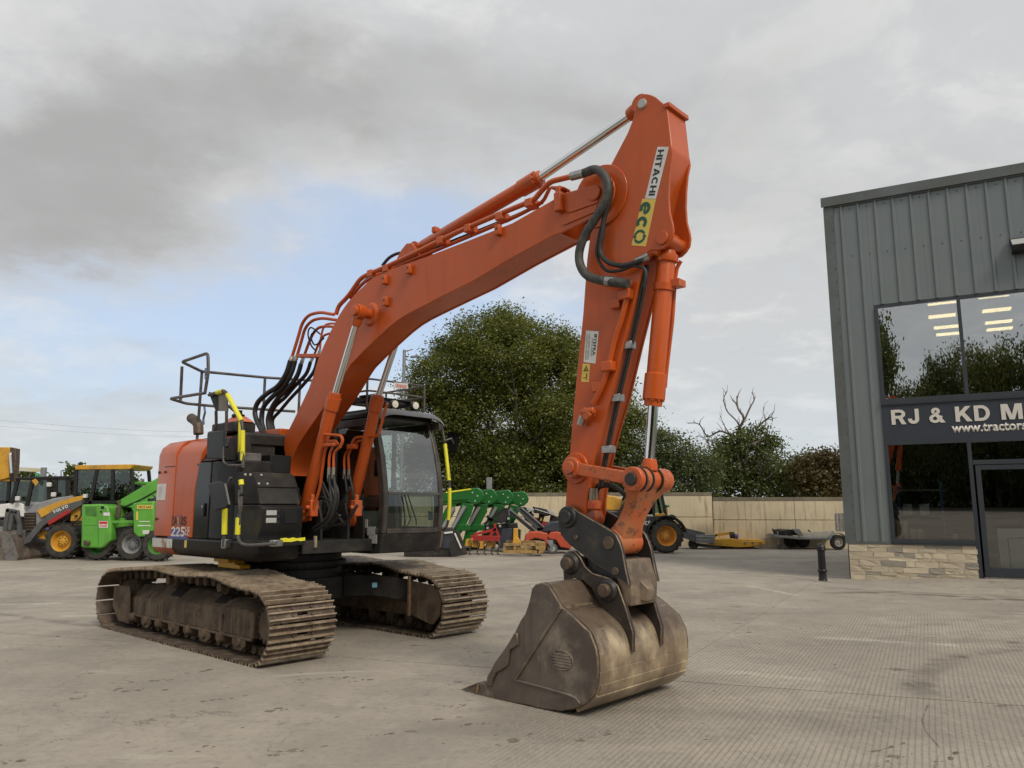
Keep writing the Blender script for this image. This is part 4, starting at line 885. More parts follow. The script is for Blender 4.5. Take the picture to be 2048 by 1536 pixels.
# ---- track frames with rollers
def track_frame(yc, s):
    """s = -1: outer face towards -y"""
    Y = lambda a: yc + s * a                                             # a > 0 is outboard
    mb = MB()
    sec = lambda x, zt, zo: [(x, Y(-0.27), zt), (x, Y(0.05), zt), (x, Y(0.24), zo), (x, Y(0.24), 0.20), (x, Y(-0.27), 0.20)]
    mb.loft([sec(-1.82, 0.56, 0.40), sec(-1.2, 0.60, 0.42), sec(0.2, 0.60, 0.46), sec(1.25, 0.55, 0.49), sec(1.42, 0.50, 0.46)])
    mb.box(-1.80, 1.40, min(Y(0.22), Y(0.265)), max(Y(0.22), Y(0.265)), 0.175, 0.205)
    fr = sub(mb, 'track_frame', 'track_dirt', bevel=0.012)
    for x, w_, h_ in ((-1.15, 0.16, 0.15), (-0.2, 0.26, 0.19), (0.45, 0.22, 0.18)):      # wash marks left as low gusset plates
        MB().box(x, x + 0.30, min(Y(0.238), Y(0.252)), max(Y(0.238), Y(0.252)), 0.21, 0.40).build('gusset', 'track_dirt', fr, bevel=0.006)
    for x, y_ in ((-1.38, None), ): MB().box(x, x + 0.07, min(Y(0.236), Y(0.246)), max(Y(0.236), Y(0.246)), 0.245, 0.385).build('slot', 'print_black', fr, bevel=0.02)
    for x in (-0.72, 0.42):
        MB().quadplate((x, Y(0.075), 0.593), (x + 0.26, Y(0.075), 0.593), (x + 0.26, Y(0.19), 0.505), (x, Y(0.19), 0.505), 0.004 * s).build('slot', 'print_black', fr)
    for i in range(8):                                                   # lower rollers
        x = -1.62 + i * 0.395; big = i % 2
        mb = MB(); r = 0.105
        mb.lathe((x, Y(-0.24), 0.155), (0, s, 0), [(0, 0.05), (0.02, r * .8), (0.06, r * .8), (0.07, r), (0.12, r), (0.13, r * .75), (0.34, r * .75), (0.35, r), (0.40, r), (0.41, r * .8), (0.46, 0.07), (0.50, 0.055), (0.53, 0.05)], 16)
        ro = mb.build('track_roller', 'track_dirt', fr)
        if big: MB().prism([(x - 0.15, 0.20), (x + 0.15, 0.20), (x + 0.13, 0.11), (x + 0.06, 0.055), (x - 0.06, 0.055), (x - 0.13, 0.11)], min(Y(0.235), Y(0.262)), max(Y(0.235), Y(0.262))).build('roller_guard', 'track_dirt', fr, bevel=0.01)
        else: MB().cyl((x, Y(0.2), 0.165), (x, Y(0.30), 0.165), 0.06, 0.05, 12).build('roller_cap', 'track_dirt', fr, bevel=0.006)
    for x in (-0.78, 0.55):                                              # carrier rollers under the top run
        MB().lathe((x, Y(-0.16), 0.685), (0, s, 0), [(0, 0.05), (0.01, 0.085), (0.05, 0.085), (0.06, 0.068), (0.24, 0.068), (0.25, 0.088), (0.29, 0.088), (0.30, 0.06), (0.37, 0.055), (0.375, 0.02)], 16).build('carrier_roller', 'track_dirt', fr)
        MB().box(x - 0.05, x + 0.05, min(Y(-0.1), Y(-0.02)), max(Y(-0.1), Y(-0.02)), 0.55, 0.66).build('bracket', 'track_dirt', fr)
    g = sorted((Y(0.27), Y(0.30)))                                       # rear idler and its guard plate
    MB().prism([(-2.22, 0.53), (-1.71, 0.56), (-1.66, 0.07), (-1.98, 0.08), (-2.22, 0.26)], *g).build('idler_guard', 'track_dirt', fr, bevel=0.01)
    MB().lathe((-2.17, Y(-0.16), 0.36), (0, s, 0), [(0, 0.1), (0.02, 0.24), (0.06, 0.26), (0.07, 0.30), (0.25, 0.30), (0.26, 0.26), (0.30, 0.24), (0.40, 0.10), (0.42, 0.08)], 26).build('idler', 'track_dirt', fr)
    mb = MB(); pr = []                                                   # front drive sprocket
    for i in range(42):
        a = 2 * math.pi * i / 42; rr = 0.315 if i % 2 else 0.275
        pr.append((1.62 + rr * math.cos(a), 0.36 + rr * math.sin(a)))
    mb.prism(pr, *sorted((Y(-0.035), Y(0.035)))); mb.build('sprocket', 'track_dirt', fr)
    mo = MB().lathe((1.60, Y(-0.25), 0.355), (0, s, 0), [(0, 0.2), (0.28, 0.22), (0.42, 0.21), (0.44, 0.155), (0.455, 0.15), (0.46, 0.02)], 30).build('drive_motor', 'track_dirt', fr)
    mb = MB()
    for i in range(14):
        a = 2 * math.pi * i / 14; x, z = 1.60 + 0.18 * math.cos(a), 0.355 + 0.18 * math.sin(a)
        mb.cyl((x, Y(0.17), z), (x, Y(0.20), z), 0.015, n=6)
    b = mb.build('bolt_ring', 'track_dirt', fr); b['kind'] = 'stuff'
    # plate closing the inboard front end
    MB().prism([(1.34, 0.70), (1.36, 0.66), (1.85, 0.62), (1.94, 0.46), (1.92, 0.28), (1.80, 0.15), (1.72, 0.15), (1.34, 0.24)], *sorted((Y(-0.385), Y(-0.36)))).build('motor_guard', 'track_dirt', fr, bevel=0.008)
    MB().box(1.335, 1.375, *sorted((Y(-0.42), Y(-0.386))), 0.22, 0.72).build('guard_rib', 'rusty_edge', fr, bevel=0.006)
track_frame(-1.195, -1); track_frame(1.195, 1)

# ---- car body
mb = MB(); mb.prism_z([(-0.95, -0.45), (-0.65, -0.78), (0.12, -0.78), (0.5, -0.45), (0.5, 0.45), (0.12, 0.78), (-0.65, 0.78), (-0.95, 0.45)], 0.42, 0.70)
for sy in (-1, 1):
    for (x0, x1, xe0, xe1) in ((0.05, 0.52, 0.72, 1.26), (-0.60, -1.0, -1.15, -1.65)):
        A = [(x0, sy * 0.70, 0.44), (x1, sy * 0.36, 0.44), (x1, sy * 0.36, 0.715), (x0, sy * 0.70, 0.715)]
        M_ = [(x0 + (xe0 - x0) * .5, sy * 0.83, 0.43), (x1 + (xe1 - x1) * .5, sy * 0.62, 0.45), (x1 + (xe1 - x1) * .5, sy * 0.62, 0.72), (x0 + (xe0 - x0) * .5, sy * 0.83, 0.72)]
        E_ = [(xe0, sy * 0.99, 0.36), (xe1, sy * 0.95, 0.36), (xe1, sy * 0.95, 0.655), (xe0, sy * 0.99, 0.655)]
        mb.loft([A, M_, E_])
cb = sub(mb, 'car_body', 'dusty_black', bevel=0.012)
st = (1,0.612,0.526)
MB().quadplate((0.955, 0.50, 0.57), (1.0, 0.545, 0.57), (1.0, 0.545, 0.63), (0.955, 0.50, 0.63), 0.004).build('sticker', 'sky_blue_print', cb)
rg = MB().lathe((-0.27, 0, 0), (0, 0, 1), [(0.69, 0.74), (0.80, 0.72), (0.81, 0.69), (0.84, 0.69), (0.845, 0.78), (0.90, 0.78), (0.905, 0.72), (0.99, 0.72)], 48)
ring = sub(rg, 'slew_ring', 'dusty_black')
mb = MB()
for i in range(48):
    a = 2 * math.pi * i / 48; x, y = -0.27 + 0.75 * math.cos(a), 0.75 * math.sin(a); mb.cyl((x, y, 0.82), (x, y, 0.846), 0.016, n=6)
o = mb.build('ring_bolts', 'dusty_black', ring); o['kind'] = 'stuff'
mb = MB(); mb.box(-0.21, 0.15, -1.1, -0.88, 0.93, 0.985); mb.prism([(-0.17, 0.86), (0.37, 0.86), (0.38, 0.90), (0.24, 0.92), (0.22, 0.95), (0.15, 0.93), (-0.17, 0.93)], -1.06, -0.92)
material('lock_yellow', (0.85, 0.44, 0.03), 0.45)
sub(mb, 'travel_lock', 'lock_yellow', bevel=0.008)

# ---- upper structure: deck, skirts, counterweight, engine covers
def rear_arc(rad, xc=-0.36, a0=130.0, a1=230.0, n=17):
    return [(xc + rad * math.cos(R(a0 + (a1 - a0) * i / (n - 1))), rad * math.sin(R(a0 + (a1 - a0) * i / (n - 1)))) for i in range(n)]
def tail(ins):
    """plan of the tail, from the left flank round the back to the right flank"""
    y = 1.36 - ins
    mid = [p for p, q in zip(rear_arc(1.70 - ins), rear_arc(1.70)) if abs(q[1]) < 1.29]
    return [(-1.36, y), (-1.43, y - 0.02)] + mid + [(-1.43, -y + 0.02), (-1.36, -y)]
def ringz(plan, z): return [(x, y, z) for x, y in plan]
cwr = lambda xs, ins: [(xs, 1.36 - ins)] + tail(ins) + [(xs, -1.36 + ins)]
mb = MB().loft([ringz(cwr(-0.87, 0.0), 1.225), ringz(cwr(-0.87, 0.0), 2.30), ringz(cwr(-0.87, 0.035), 2.40), ringz(cwr(-0.87, 0.13), 2.475), ringz(cwr(-0.87, 0.32), 2.52)])
cw = sub(mb, 'counterweight', 'orange_paint', bevel=0.012)
for p in [(-1.346,-1.36,2.069),(-1.163,-1.36,2.07),(-1.335,-1.36,1.448)]:
    MB().cyl((p[0], -1.358, p[2]), (p[0], -1.372, p[2]), 0.018, n=10).build('bolt', 'print_black', cw)
MB().box(-1.19, -0.88, -1.364, -1.358, 2.135, 2.143).build('seam', 'print_black', cw, smooth=0)
a, b = (-1.377,-1.362,1.914), (-1.114,-1.362,1.698)
stk = MB().box(a[0], b[0], -1.365, -1.3605, b[2], a[2]).build('sticker', 'sticker_white', cw, smooth=0)
for i in range(4): lettering('NOTICE SERVICE', 'print_red', cw, (a[0] + 0.06, -1.3665, b[2] + 0.05 + i * 0.035), (1, 0, 0), (0, 0, 1), 0.10, 0.014, 0, 0.0005)
def side_cover(name, x0, x1, xt1, mat, sy=-1, extra=None):
    g = 0.006
    sec = lambda x: [(x, sy * 0.9, 1.225), (x, sy * 1.352, 1.225), (x, sy * 1.356, 1.8), (x, sy * 1.35, 2.28), (x, sy * 1.31, 2.38), (x, sy * 1.20, 2.465), (x, sy * 0.98, 2.515), (x, sy * 0.9, 2.515)]
    A, B = sec(x0 + g), sec(x1 - g)
    B = [(x1 - g + (xt1 - x1) * max(0, (p[2] - 1.9) / 0.6), p[1], p[2]) for p in B]
    return sub(MB().loft([A, B]), name, mat, bevel=0.010)
ec = side_cover('engine_cover', -0.87, -0.31, -0.10, 'orange_paint')
side_cover('engine_cover', -0.87, 0.10, 0.10, 'orange_paint', 1)
# black service door, below a sloping gloss cowl
MB2 = MB(); MB2.loft([[(-0.30, -0.9, 1.225), (-0.30, -1.352, 1.225), (-0.31, -1.352, 2.16), (-0.31, -0.9, 2.16)], [(0.085, -0.9, 1.225), (0.085, -1.352, 1.225), (0.085, -1.352, 2.16), (0.085, -0.9, 2.16)]])
sd = sub(MB2, 'side_door', 'gloss_black', bevel=0.012)
hx = (-0.034,-1.36,1.582)
MB().box(hx[0] - 0.035, hx[0] + 0.035, -1.375, -1.351, hx[2] - 0.09, hx[2] + 0.07).build('handle', 'black_paint', sd, bevel=0.008)
MB().cyl((hx[0], -1.372, hx[2] + 0.03), (hx[0], -1.380, hx[2] + 0.03), 0.02, n=12).build('lock', 'satin_steel', sd)
cowl = MB().loft([[(-0.30, -1.352, 2.172), (-0.30, -1.30, 2.25), (-0.22, -1.16, 2.47), (-0.14, -0.9, 2.52), (-0.30, -0.9, 2.172)],
                  [(0.30, -1.352, 2.172), (0.28, -1.31, 2.22), (0.16, -1.16, 2.47), (0.16, -0.9, 2.52), (0.30, -0.9, 2.172)]])
cw2 = sub(cowl, 'cowl', 'black_paint', bevel=0.012)
MB().quadplate((-0.16, -1.315, 2.245), (0.14, -1.315, 2.245), (0.10, -1.185, 2.45), (-0.12, -1.185, 2.45), 0.006).build('cowl_panel', 'gloss_black', cw2)
fp = sub(MB().loft([[(0.10, -0.8, 1.225), (0.10, -1.35, 1.225), (0.10, -1.35, 2.16), (0.10, -0.8, 2.16)], [(0.44, -0.8, 1.225), (0.44, -1.35, 1.225), (0.34, -1.35, 2.16), (0.34, -0.8, 2.16)],
                   [(0.62, -0.75, 1.225), (0.62, -1.28, 1.225), (0.52, -1.26, 2.10), (0.52, -0.75, 2.10)]]), 'front_corner_panel', 'black_paint', bevel=0.014)
MB().prism_x([(-1.352, 1.86), (-1.352, 2.05), (-1.30, 2.05), (-1.30, 1.86)], 0.16, 0.27).build('vent', 'print_black', fp, bevel=0.006)
# deck and rounded lower skirt
skp = lambda i: [(1.215 - i, -0.78), (1.215 - i, -1.31 + i), (1.14, -1.36 + i), (-0.87, -1.36 + i)] + list(reversed(tail(i))) + [(-0.2, 1.36 - i), (0.3, 0.9), (0.3, -0.78)]
mb = MB().loft([ringz(skp(0.14), 0.985), ringz(skp(0.045), 1.02), ringz(skp(-0.004), 1.09), ringz(skp(-0.006), 1.20), ringz(skp(0.02), 1.221)])
sk = sub(mb, 'lower_skirt', 'black_paint', bevel=0.006)
tl = [p for p in tail(0.0) if p[1] < -0.5]; tl = [(-0.80, -1.36)] + list(reversed(tl))
off = lambda i: [(x + i * (0.9 if x < -1.4 else 0), y + i) for x, y in tl]
rings = []
for i, z in ((0.128, 0.988), (0.036, 1.022), (-0.009, 1.085), (-0.011, 1.198)):
    o_ = off(i); rings.append([(x, y, z) for x, y in o_])
material('white_rusty', (0.62, 0.60, 0.55), 0.5, dirt=(0.26, 0.10, 0.045), damt=0.95, dscale=4.5, dlo=0.52, dhi=0.6)
sub(MB().loft(rings[2:], cap=False, closed=False), 'skirt_corner', 'white_rusty', fix=False)
sub(MB().loft(rings[:3], cap=False, closed=False), 'skirt_corner', 'worn_orange_paint', fix=False)

material('worn_steel_plate', (0.17, 0.16, 0.145), 0.6, col2=(0.10, 0.095, 0.09), vscale=8)
material('worn_pale', (0.36, 0.30, 0.21), 0.7, col2=(0.25, 0.2, 0.15), vscale=8)
material('satin_olive', (0.20, 0.17, 0.115), 0.4, col2=(0.12, 0.105, 0.08), vscale=5)
material('cab_frame', (0.040, 0.034, 0.030), 0.42, col2=(0.07, 0.058, 0.048), vscale=6, dirt=(0.13, 0.10, 0.075), damt=0.5, dscale=5)
material('satin_dark', (0.10, 0.095, 0.09), 0.4)
material('visor_grey', (0.075, 0.078, 0.082), 0.25, col2=(0.10, 0.10, 0.105), vscale=6)
material('fitting_zinc', (0.30, 0.27, 0.22), 0.45, metal=0.6)
material('hitch_face_steel', (0.27, 0.20, 0.135), 0.55, metal=0.2, col2=(0.13, 0.10, 0.075), vscale=5, dirt=(0.06, 0.05, 0.04), damt=0.7, dscale=6, bump=0.15)
material('worn_edge', (0.25, 0.185, 0.12), 0.5, metal=0.4, col2=(0.10, 0.075, 0.055), vscale=14)
material('ear_steel', (0.045, 0.034, 0.028), 0.5, metal=0.2, col2=(0.03, 0.024, 0.021), vscale=4, dirt=(0.16, 0.12, 0.085), damt=0.6, dscale=5, dlo=0.5, dhi=0.75, chips=(0.2, 0.17, 0.13), camt=0.69, bump=0.1)
material('rusty_dark', (0.085, 0.06, 0.045), 0.55, metal=0.3, col2=(0.13, 0.09, 0.06), vscale=9, bump=0.2)

# ---- front right: tool box, steps, hose box
fb = sub(MB().prism([(0.62, 1.225), (1.2, 1.225), (1.2, 1.30), (1.24, 1.36), (1.24, 1.60), (1.19, 1.63), (0.62, 1.63)], -1.31, -0.77), 'tool_box', 'black_paint', bevel=0.01)
lid = [(1.245,-1.022,1.566),(1.245,-0.85,1.565),(1.245,-0.843,1.415),(1.245,-1.015,1.418)]
MB().prism_x([(p[1], p[2]) for p in lid], 1.238, 1.248).build('filler_lid', 'black_paint', fb, bevel=0.006)
sl = [(1.25,-1.268,1.561),(1.25,-1.077,1.56)]
for i, v in enumerate((1.565, 1.50, 1.435)):
    MB().box(1.236, 1.2435, sl[0][1], sl[1][1], v - 0.022, v + 0.022).build('slot', 'print_black', fb, bevel=0.006)
for v in (1.54, 1.455): MB().box(1.2375, 1.25, sl[0][1] + 0.015, sl[1][1] - 0.045, v - 0.028, v + 0.028).build('slot_plate', 'sticker_silver', fb, bevel=0.004)
steps = MB()
steps.loft([[(0.62, y, 1.64), (1.13, y, 1.64), (1.045, y, 1.83), (1.065, y, 1.838), (0.93, y, 2.0), (0.90, y, 2.01), (0.45, y, 2.03), (0.45, y, 1.64)] for y in (-1.27, -0.74)])
stp = sub(steps, 'deck_steps', 'dusty_black', bevel=0.008)
for p in [(1,-1.375,1.998),(1,-1.312,2.006),(1,-1.172,2.011),(1,-1.246,1.852),(1,-1.137,1.854)]: MB().ball((0.955, p[1], 1.975) if p[2] > 1.9 else (1.04, p[1], 1.872), 0.016, 5).build('bolt', 'sticker_silver', stp)
sub(MB().box(0.0, 0.55, -1.20, -0.80, 2.0, 2.17).box(-0.1, 0.12, -1.1, -0.50, 2.17, 2.44), 'engine_deck_box', 'dusty_black', bevel=0.02)
sub(MB().box(0.12, 0.40, -1.12, -0.86, 2.17, 2.27), 'deck_cover', 'worn_steel_plate', bevel=0.01)
hb = sub(MB().box(0.14, 0.44, -0.76, -0.46, 2.03, 2.26), 'hose_box', 'black_paint', bevel=0.008)
sub(MB().box(0.9, 1.34, -1.33, -0.79, 1.17, 1.235), 'step_plate', 'black_paint', bevel=0.006)
ys_ = MB(); a, b = -1.12, -0.80
ys_.prism_x([(a, 1.215), (a, 1.255), (a + .07, 1.26), (a + .1, 1.25), (a + .16, 1.262), (a + .2, 1.25), (b, 1.258), (b, 1.222), (b - .06, 1.215), (b - .1, 1.225), (b - .18, 1.212)], 1.342, 1.352)
sub(ys_, 'step_edge_tape', 'safety_yellow')
# main frame under boom and cab
fm = MB(); fm.box(0.3, 1.27, -0.78, 0.24, 1.06, 1.21); fm.box(-0.9, 0.3, -0.9, 1.2, 1.0, 1.22); fm.box(0.2, 1.26, 0.24, 1.26, 1.02, 1.09)
fm.box(0.2, 1.0, -0.76, -0.70, 1.2, 1.75)
sub(fm, 'main_frame', 'dusty_black', bevel=0.008)
for y in (-0.40, 0.0): sub(MB().prism([(-0.1, 1.2), (0.75, 1.2), (0.75, 1.45), (0.42, 2.0), (0.2, 2.08), (0.0, 2.0)], y - 0.02, y + 0.02), 'boom_foot_bracket', 'dusty_black', bevel=0.01)
for y in (-0.72, -0.42, -0.02, 0.22): sub(MB().prism([(0.5, 1.2), (1.12, 1.2), (1.12, 1.46), (1.03, 1.68), (0.86, 1.68), (0.7, 1.35)], y - 0.018, y + 0.018), 'cylinder_bracket', 'dusty_black', bevel=0.008)
a = [(1.275,-0.638,1.267),(1.275,-0.603,1.266),(1.275,-0.597,1.138),(1.275,-0.631,1.128)]
sub(MB().prism_x([(p[1], p[2]) for p in a], 1.27, 1.30), 'tie_bracket', 'worn_pale', bevel=0.004)
# engine hood with ridge, exhaust, cap
hd = sub(MB().loft([ringz([(-1.6, -0.9), (0.15, -0.98), (0.15, 0.2), (-0.2, 1.1), (-1.5, 1.0)], 2.40), ringz([(-1.6, -0.9), (0.15, -0.98), (0.15, 0.2), (-0.2, 1.1), (-1.5, 1.0)], 2.53), ringz([(-1.5, -0.8), (0.1, -0.9), (0.1, 0.15), (-0.2, 1.0), (-1.4, 0.9)], 2.56)]), 'hood', 'dusty_black', bevel=0.01)
sub(MB().box(-0.75, -0.05, -0.35, 0.15, 2.56, 2.66), 'hood_panel', 'orange_paint', bevel=0.015)
MB_ = MB().box(-0.62, -0.02, -1.03, -0.72, 2.56, 2.70); pre = sub(MB_, 'air_cleaner_box', 'dusty_black', bevel=0.02)
MB().loft([[(-0.45, -0.98, 2.70), (0.0, -0.98, 2.70), (0.0, -0.75, 2.70), (-0.45, -0.75, 2.70)], [(-0.32, -0.92, 2.78), (-0.12, -0.92, 2.78), (-0.12, -0.8, 2.78), (-0.32, -0.8, 2.78)]]).build('lid', 'orange_paint', pre, bevel=0.01)
MB().lathe((-0.24, -0.86, 2.78), (0, 0, 1), [(0, 0.085), (0.03, 0.085), (0.05, 0.05), (0.09, 0.05), (0.095, 0.0)], 14).build('cap', 'black_paint', pre)
ex = [(-1.554,-0.75,2.648),(-1.588,-0.75,2.781),(-1.673,-0.75,2.845),(-1.756,-0.75,2.881)]
sub(MB().tube(catmull([ex[0], ex[1], ex[2], (ex[3][0] - 0.06, ex[3][1], ex[3][2] + 0.02)], 5), [0.07] * 16, 16), 'exhaust_pipe', 'rusty_dark')
# ---- hand rails on the roof of the engine bay
def rail(paths, name='hand_rail', mat='rail_steel', r=0.021, parent=None):
    mb = MB()
    for p in paths: mb.tube(fillet(p, 0.07), r, 9)
    return sub(mb, name, mat, parent)
material('rail_steel', (0.055, 0.05, 0.05), 0.45, col2=(0.11, 0.095, 0.085), vscale=7, chips=(0.16, 0.09, 0.06), camt=0.62)
zt, zm = 3.56, 3.08
top = [(-1.011,-1.392,3.56),(-1.536,-0.767,3.56),(-1.418,-0.315,3.56),(-1.328,0.128,3.56),(-0.985,0.88,3.56)]
midr = [(-1.293,-1.264,3.08),(-1.621,-0.932,3.08),(-1.602,-0.542,3.08),(-1.274,0.641,3.08)]
f0 = (-0.278,-1.31,3.584); f1 = (-0.29,-1.31,3.059); f2 = (-0.285,-1.31,3.327)
rail([[f1, (f2[0] + 0.05, -1.31, f2[2]), (f0[0], -1.31, f0[2]), (top[0][0], -1.31, zt), (top[1][0], top[1][1], zt), top[3], top[4]],
      [f1, (midr[0][0], -1.31, zm), (midr[1][0], midr[1][1] , zm), midr[2], midr[3]]])
p0 = (-1.356,-1.148,3.56); rail([[p0, (p0[0] - 0.02, p0[1] + 0.02, zm)]], 'rail_post')
p1 = (-1.536,-0.767,3.56); rail([[p1, (p1[0] - 0.02, p1[1], 2.5)]], 'rail_post')
p2 = (-1.328,0.128,3.56); rail([[p2, (p2[0], p2[1], 2.5)]], 'rail_post')
p3 = (-1.176,0.643,3.56); rail([[p3, (p3[0], p3[1], 2.5)]], 'rail_post')
rp = (-1.089,-0.93,3.45)
sub(MB().tube([(rp[0], rp[1], 3.53), (rp[0] + .02, rp[1], 3.47), (rp[0] - .01, rp[1] + .01, 3.43), (rp[0] + .02, rp[1], 3.38)], 0.018, 6), 'rope_tie', 'blue_rope')
rp = (-1.804,-0.57,3.05)
sub(MB().tube([(rp[0], rp[1], 3.10), (rp[0] + .04, rp[1], 3.0), (rp[0] - .02, rp[1] + .01, 2.9), (rp[0] + .02, rp[1], 2.82)], 0.016, 6), 'rope_tie', 'blue_rope')
# grab rails with yellow sleeves and the bracket they hang from
br = [(-0.319,-1.25,3.082),(-0.033,-1.25,3.014),(-0.007,-1.25,2.807),(-0.099,-1.25,2.815)]
bk = sub(MB().loft([[(p[0], -1.25, p[2]) for p in br], [(p[0] + 0.02, -1.245, p[2]) for p in br]]), 'mirror_bracket', 'dusty_black')
b2 = [(-0.035,-1.25,3.034),(0.157,-1.25,3.034),(0.21,-1.25,2.789),(-0.007,-1.25,2.807)]
MB().loft([[(p[0], -1.255, p[2]) for p in b2], [(p[0], -1.235, p[2]) for p in b2]]).build('bracket_face', 'satin_olive', bk)
pz = [(-0.185,-1.2,2.827),(-0.162,-1.2,2.644),(-0.216,-1.2,2.551),(-0.224,-1.2,2.506),(-0.16,-1.2,2.419)]
sub(MB().tube(catmull(pz, 5), 0.02, 9), 'bracket_post', 'rail_steel')
pz = [(-0.103,-1.1,2.829),(-0.072,-1.1,2.568)]; sub(MB().tube(pz, 0.02, 9), 'bracket_post', 'rail_steel')
gr = [(-0.239,-1.28,3.031),(0.173,-1.28,3.054),(0.638,-1.28,2.611),(0.66,-1.28,2.519),(0.714,-1.28,2.128),(0.72,-1.28,2.069)]
gr1 = sub(MB().tube(fillet(gr, 0.09), 0.0215, 10), 'grab_rail', 'rail_steel')
def sleeve(pts, r=0.029, parent=None): return MB().tube(pts, r, 12).build('sleeve', 'safety_yellow', parent)
s1 = [(-0.03,-1.28,3.043),(0.11,-1.28,3.048)]; sleeve(s1, 0.029, gr1)
s2 = [(0.243,-1.28,2.991),(0.624,-1.28,2.63)]; sleeve(s2, 0.029, gr1)
s3 = [(0.666,-1.28,2.512),(0.699,-1.28,2.152)]; sleeve(s3, 0.029, gr1)
g2 = [(0.05,-1.15,2.876),(0.315,-1.15,2.739),(0.366,-1.15,2.61),(0.408,-1.15,2.115)]; gr2 = sub(MB().tube(fillet(g2, 0.08), 0.02, 10), 'grab_rail', 'rail_steel')
sleeve([(0.361,-1.15,2.654),(0.385,-1.15,2.275)], 0.026, gr2)
g3 = [(0.649,-1.43,1.148),(0.656,-1.43,1.285),(0.62,-1.43,1.687),(0.638,-1.43,1.832),(0.73,-1.43,1.946)]; gr3 = sub(MB().tube(fillet(g3, 0.1), 0.02, 10), 'grab_rail', 'rail_steel'); sleeve([(0.655,-1.43,1.29),(0.621,-1.43,1.675)], 0.033, gr3)
MB().box(g3[0][0] - 0.05, g3[0][0] + 0.05, -1.44, -1.34, g3[0][2] - 0.02, g3[0][2] + 0.09).build('hinge', 'satin_steel', gr3, bevel=0.01)
g4 = [(0.956,-1.42,1.912),(0.982,-1.42,1.572),(0.927,-1.42,1.459),(0.938,-1.42,1.263),(1.034,-1.42,1.193),(1.22,-1.42,1.183),(1.752,-1.42,1.221)]; gr4 = sub(MB().tube(fillet(g4, 0.08), 0.02, 10), 'grab_rail', 'rail_steel'); sleeve([(0.93,-1.42,1.487),(0.934,-1.42,1.296)], 0.031, gr4)
sleeve([(0.945,-1.42,1.912),(0.962,-1.42,1.855)], 0.03, gr4)
MB().box(g4[-1][0] - 0.12, g4[-1][0] - 0.02, -1.43, -1.32, g4[-1][2] - 0.035, g4[-1][2] + 0.035).build('hinge', 'satin_steel', gr4, bevel=0.008)
# mirrors
def mirror(pp, yy, th, ball, stem):
    c = [(p[0], yy, p[2]) for p in pp]
    m = sub(MB().loft([[Vector(p) + Vector((0.004, 0.012, 0)) for p in c], c, [Vector(p) * 0.93 + (sum((Vector(q) for q in c), Vector()) / len(c)) * 0.07 + Vector((0.0, -th, 0)) for p in c]]), 'mirror', 'black_paint', bevel=0.018)
    for q in ball: MB().ball((q[0], yy - th - 0.015, q[2]), 0.022, 6).build('ball_joint', 'gloss_black', m)
    MB().tube(fillet([(q[0], yy - th - 0.03 if i < 2 else yy - 0.02, q[2]) for i, q in enumerate(stem)], 0.06), 0.011, 8).build('mirror_arm', 'rail_steel', m)
mirror([(0.11,-1.3,2.529),(0.507,-1.3,2.515),(0.534,-1.3,2.489),(0.556,-1.3,2.181),(0.523,-1.3,2.164),(0.153,-1.3,2.186),(0.112,-1.3,2.206),(0.088,-1.3,2.506)], -1.42, 0.022, [(0.549,-1.47,2.322),(0.633,-1.47,2.317)], [(0.586,-1.47,2.314),(0.608,-1.47,2.124),(0.671,-1.47,2.092),(1.04,-1.47,2.079)])
mirror([(0.338,-1.3,1.882),(0.61,-1.3,1.912),(0.741,-1.3,1.885),(0.872,-1.3,1.629),(0.841,-1.3,1.594),(0.555,-1.3,1.565),(0.506,-1.3,1.582)], -1.50, 0.022, [(1.123,-1.55,1.744),(1.188,-1.55,1.743)], [(1.15,-1.55,1.793),(1.168,-1.55,1.627),(1.159,-1.55,1.518),(1.149,-1.55,1.408)])

# ---- cab
cabp = [(1.40, 1.03), (1.45, 1.30), (1.475, 1.60), (1.46, 1.85), (1.40, 2.20), (1.30, 2.52), (1.19, 2.76)]
CY0, CY1 = 0.25, 1.27
def arc_at(z):
    for (x0, z0), (x1, z1) in zip(cabp[:-1], cabp[1:]):
        if z0 <= z <= z1: return x0 + (x1 - x0) * (z - z0) / (z1 - z0)
    return cabp[-1][0]
cab = MB()
cab.prism([(-0.42, 1.03), (1.40, 1.03), (1.445, 1.27), (-0.42, 1.27)], CY0, CY1)
cab.box(-0.42, -0.36, CY0, CY1, 1.27, 2.76)
cab_o = sub(cab, 'cab', 'dusty_black', bevel=0.012)
def pillar(y0, y1, wd=0.09):
    zs = [1.271, 1.45, 1.6, 1.85, 2.05, 2.25, 2.45, 2.65, 2.77]
    return MB().loft([[(arc_at(z), y0, z), (arc_at(z), y1, z), (arc_at(z) - wd, y1, z), (arc_at(z) - wd, y0, z)] for z in zs])
pillar(CY0, CY0 + 0.075, 0.12).build('front_pillar', 'cab_frame', cab_o, bevel=0.016)
pillar(CY1 - 0.075, CY1, 0.12).build('front_pillar', 'cab_frame', cab_o, bevel=0.016)
MB().box(arc_at(1.79) - 0.03, arc_at(1.79) + 0.004, CY0 + 0.076, CY1 - 0.076, 1.765, 1.80).build('window_bar', 'satin_dark', cab_o, bevel=0.004)
MB().box(arc_at(1.3) - 0.05, arc_at(1.3) + 0.003, CY0 + 0.076, CY1 - 0.076, 1.271, 1.335).build('sill', 'cab_frame', cab_o, bevel=0.006)
MB().box(arc_at(2.74) - 0.06, arc_at(2.74) + 0.012, CY0 + 0.076, CY1 - 0.076, 2.741, 2.775).build('header', 'cab_frame', cab_o, bevel=0.01)
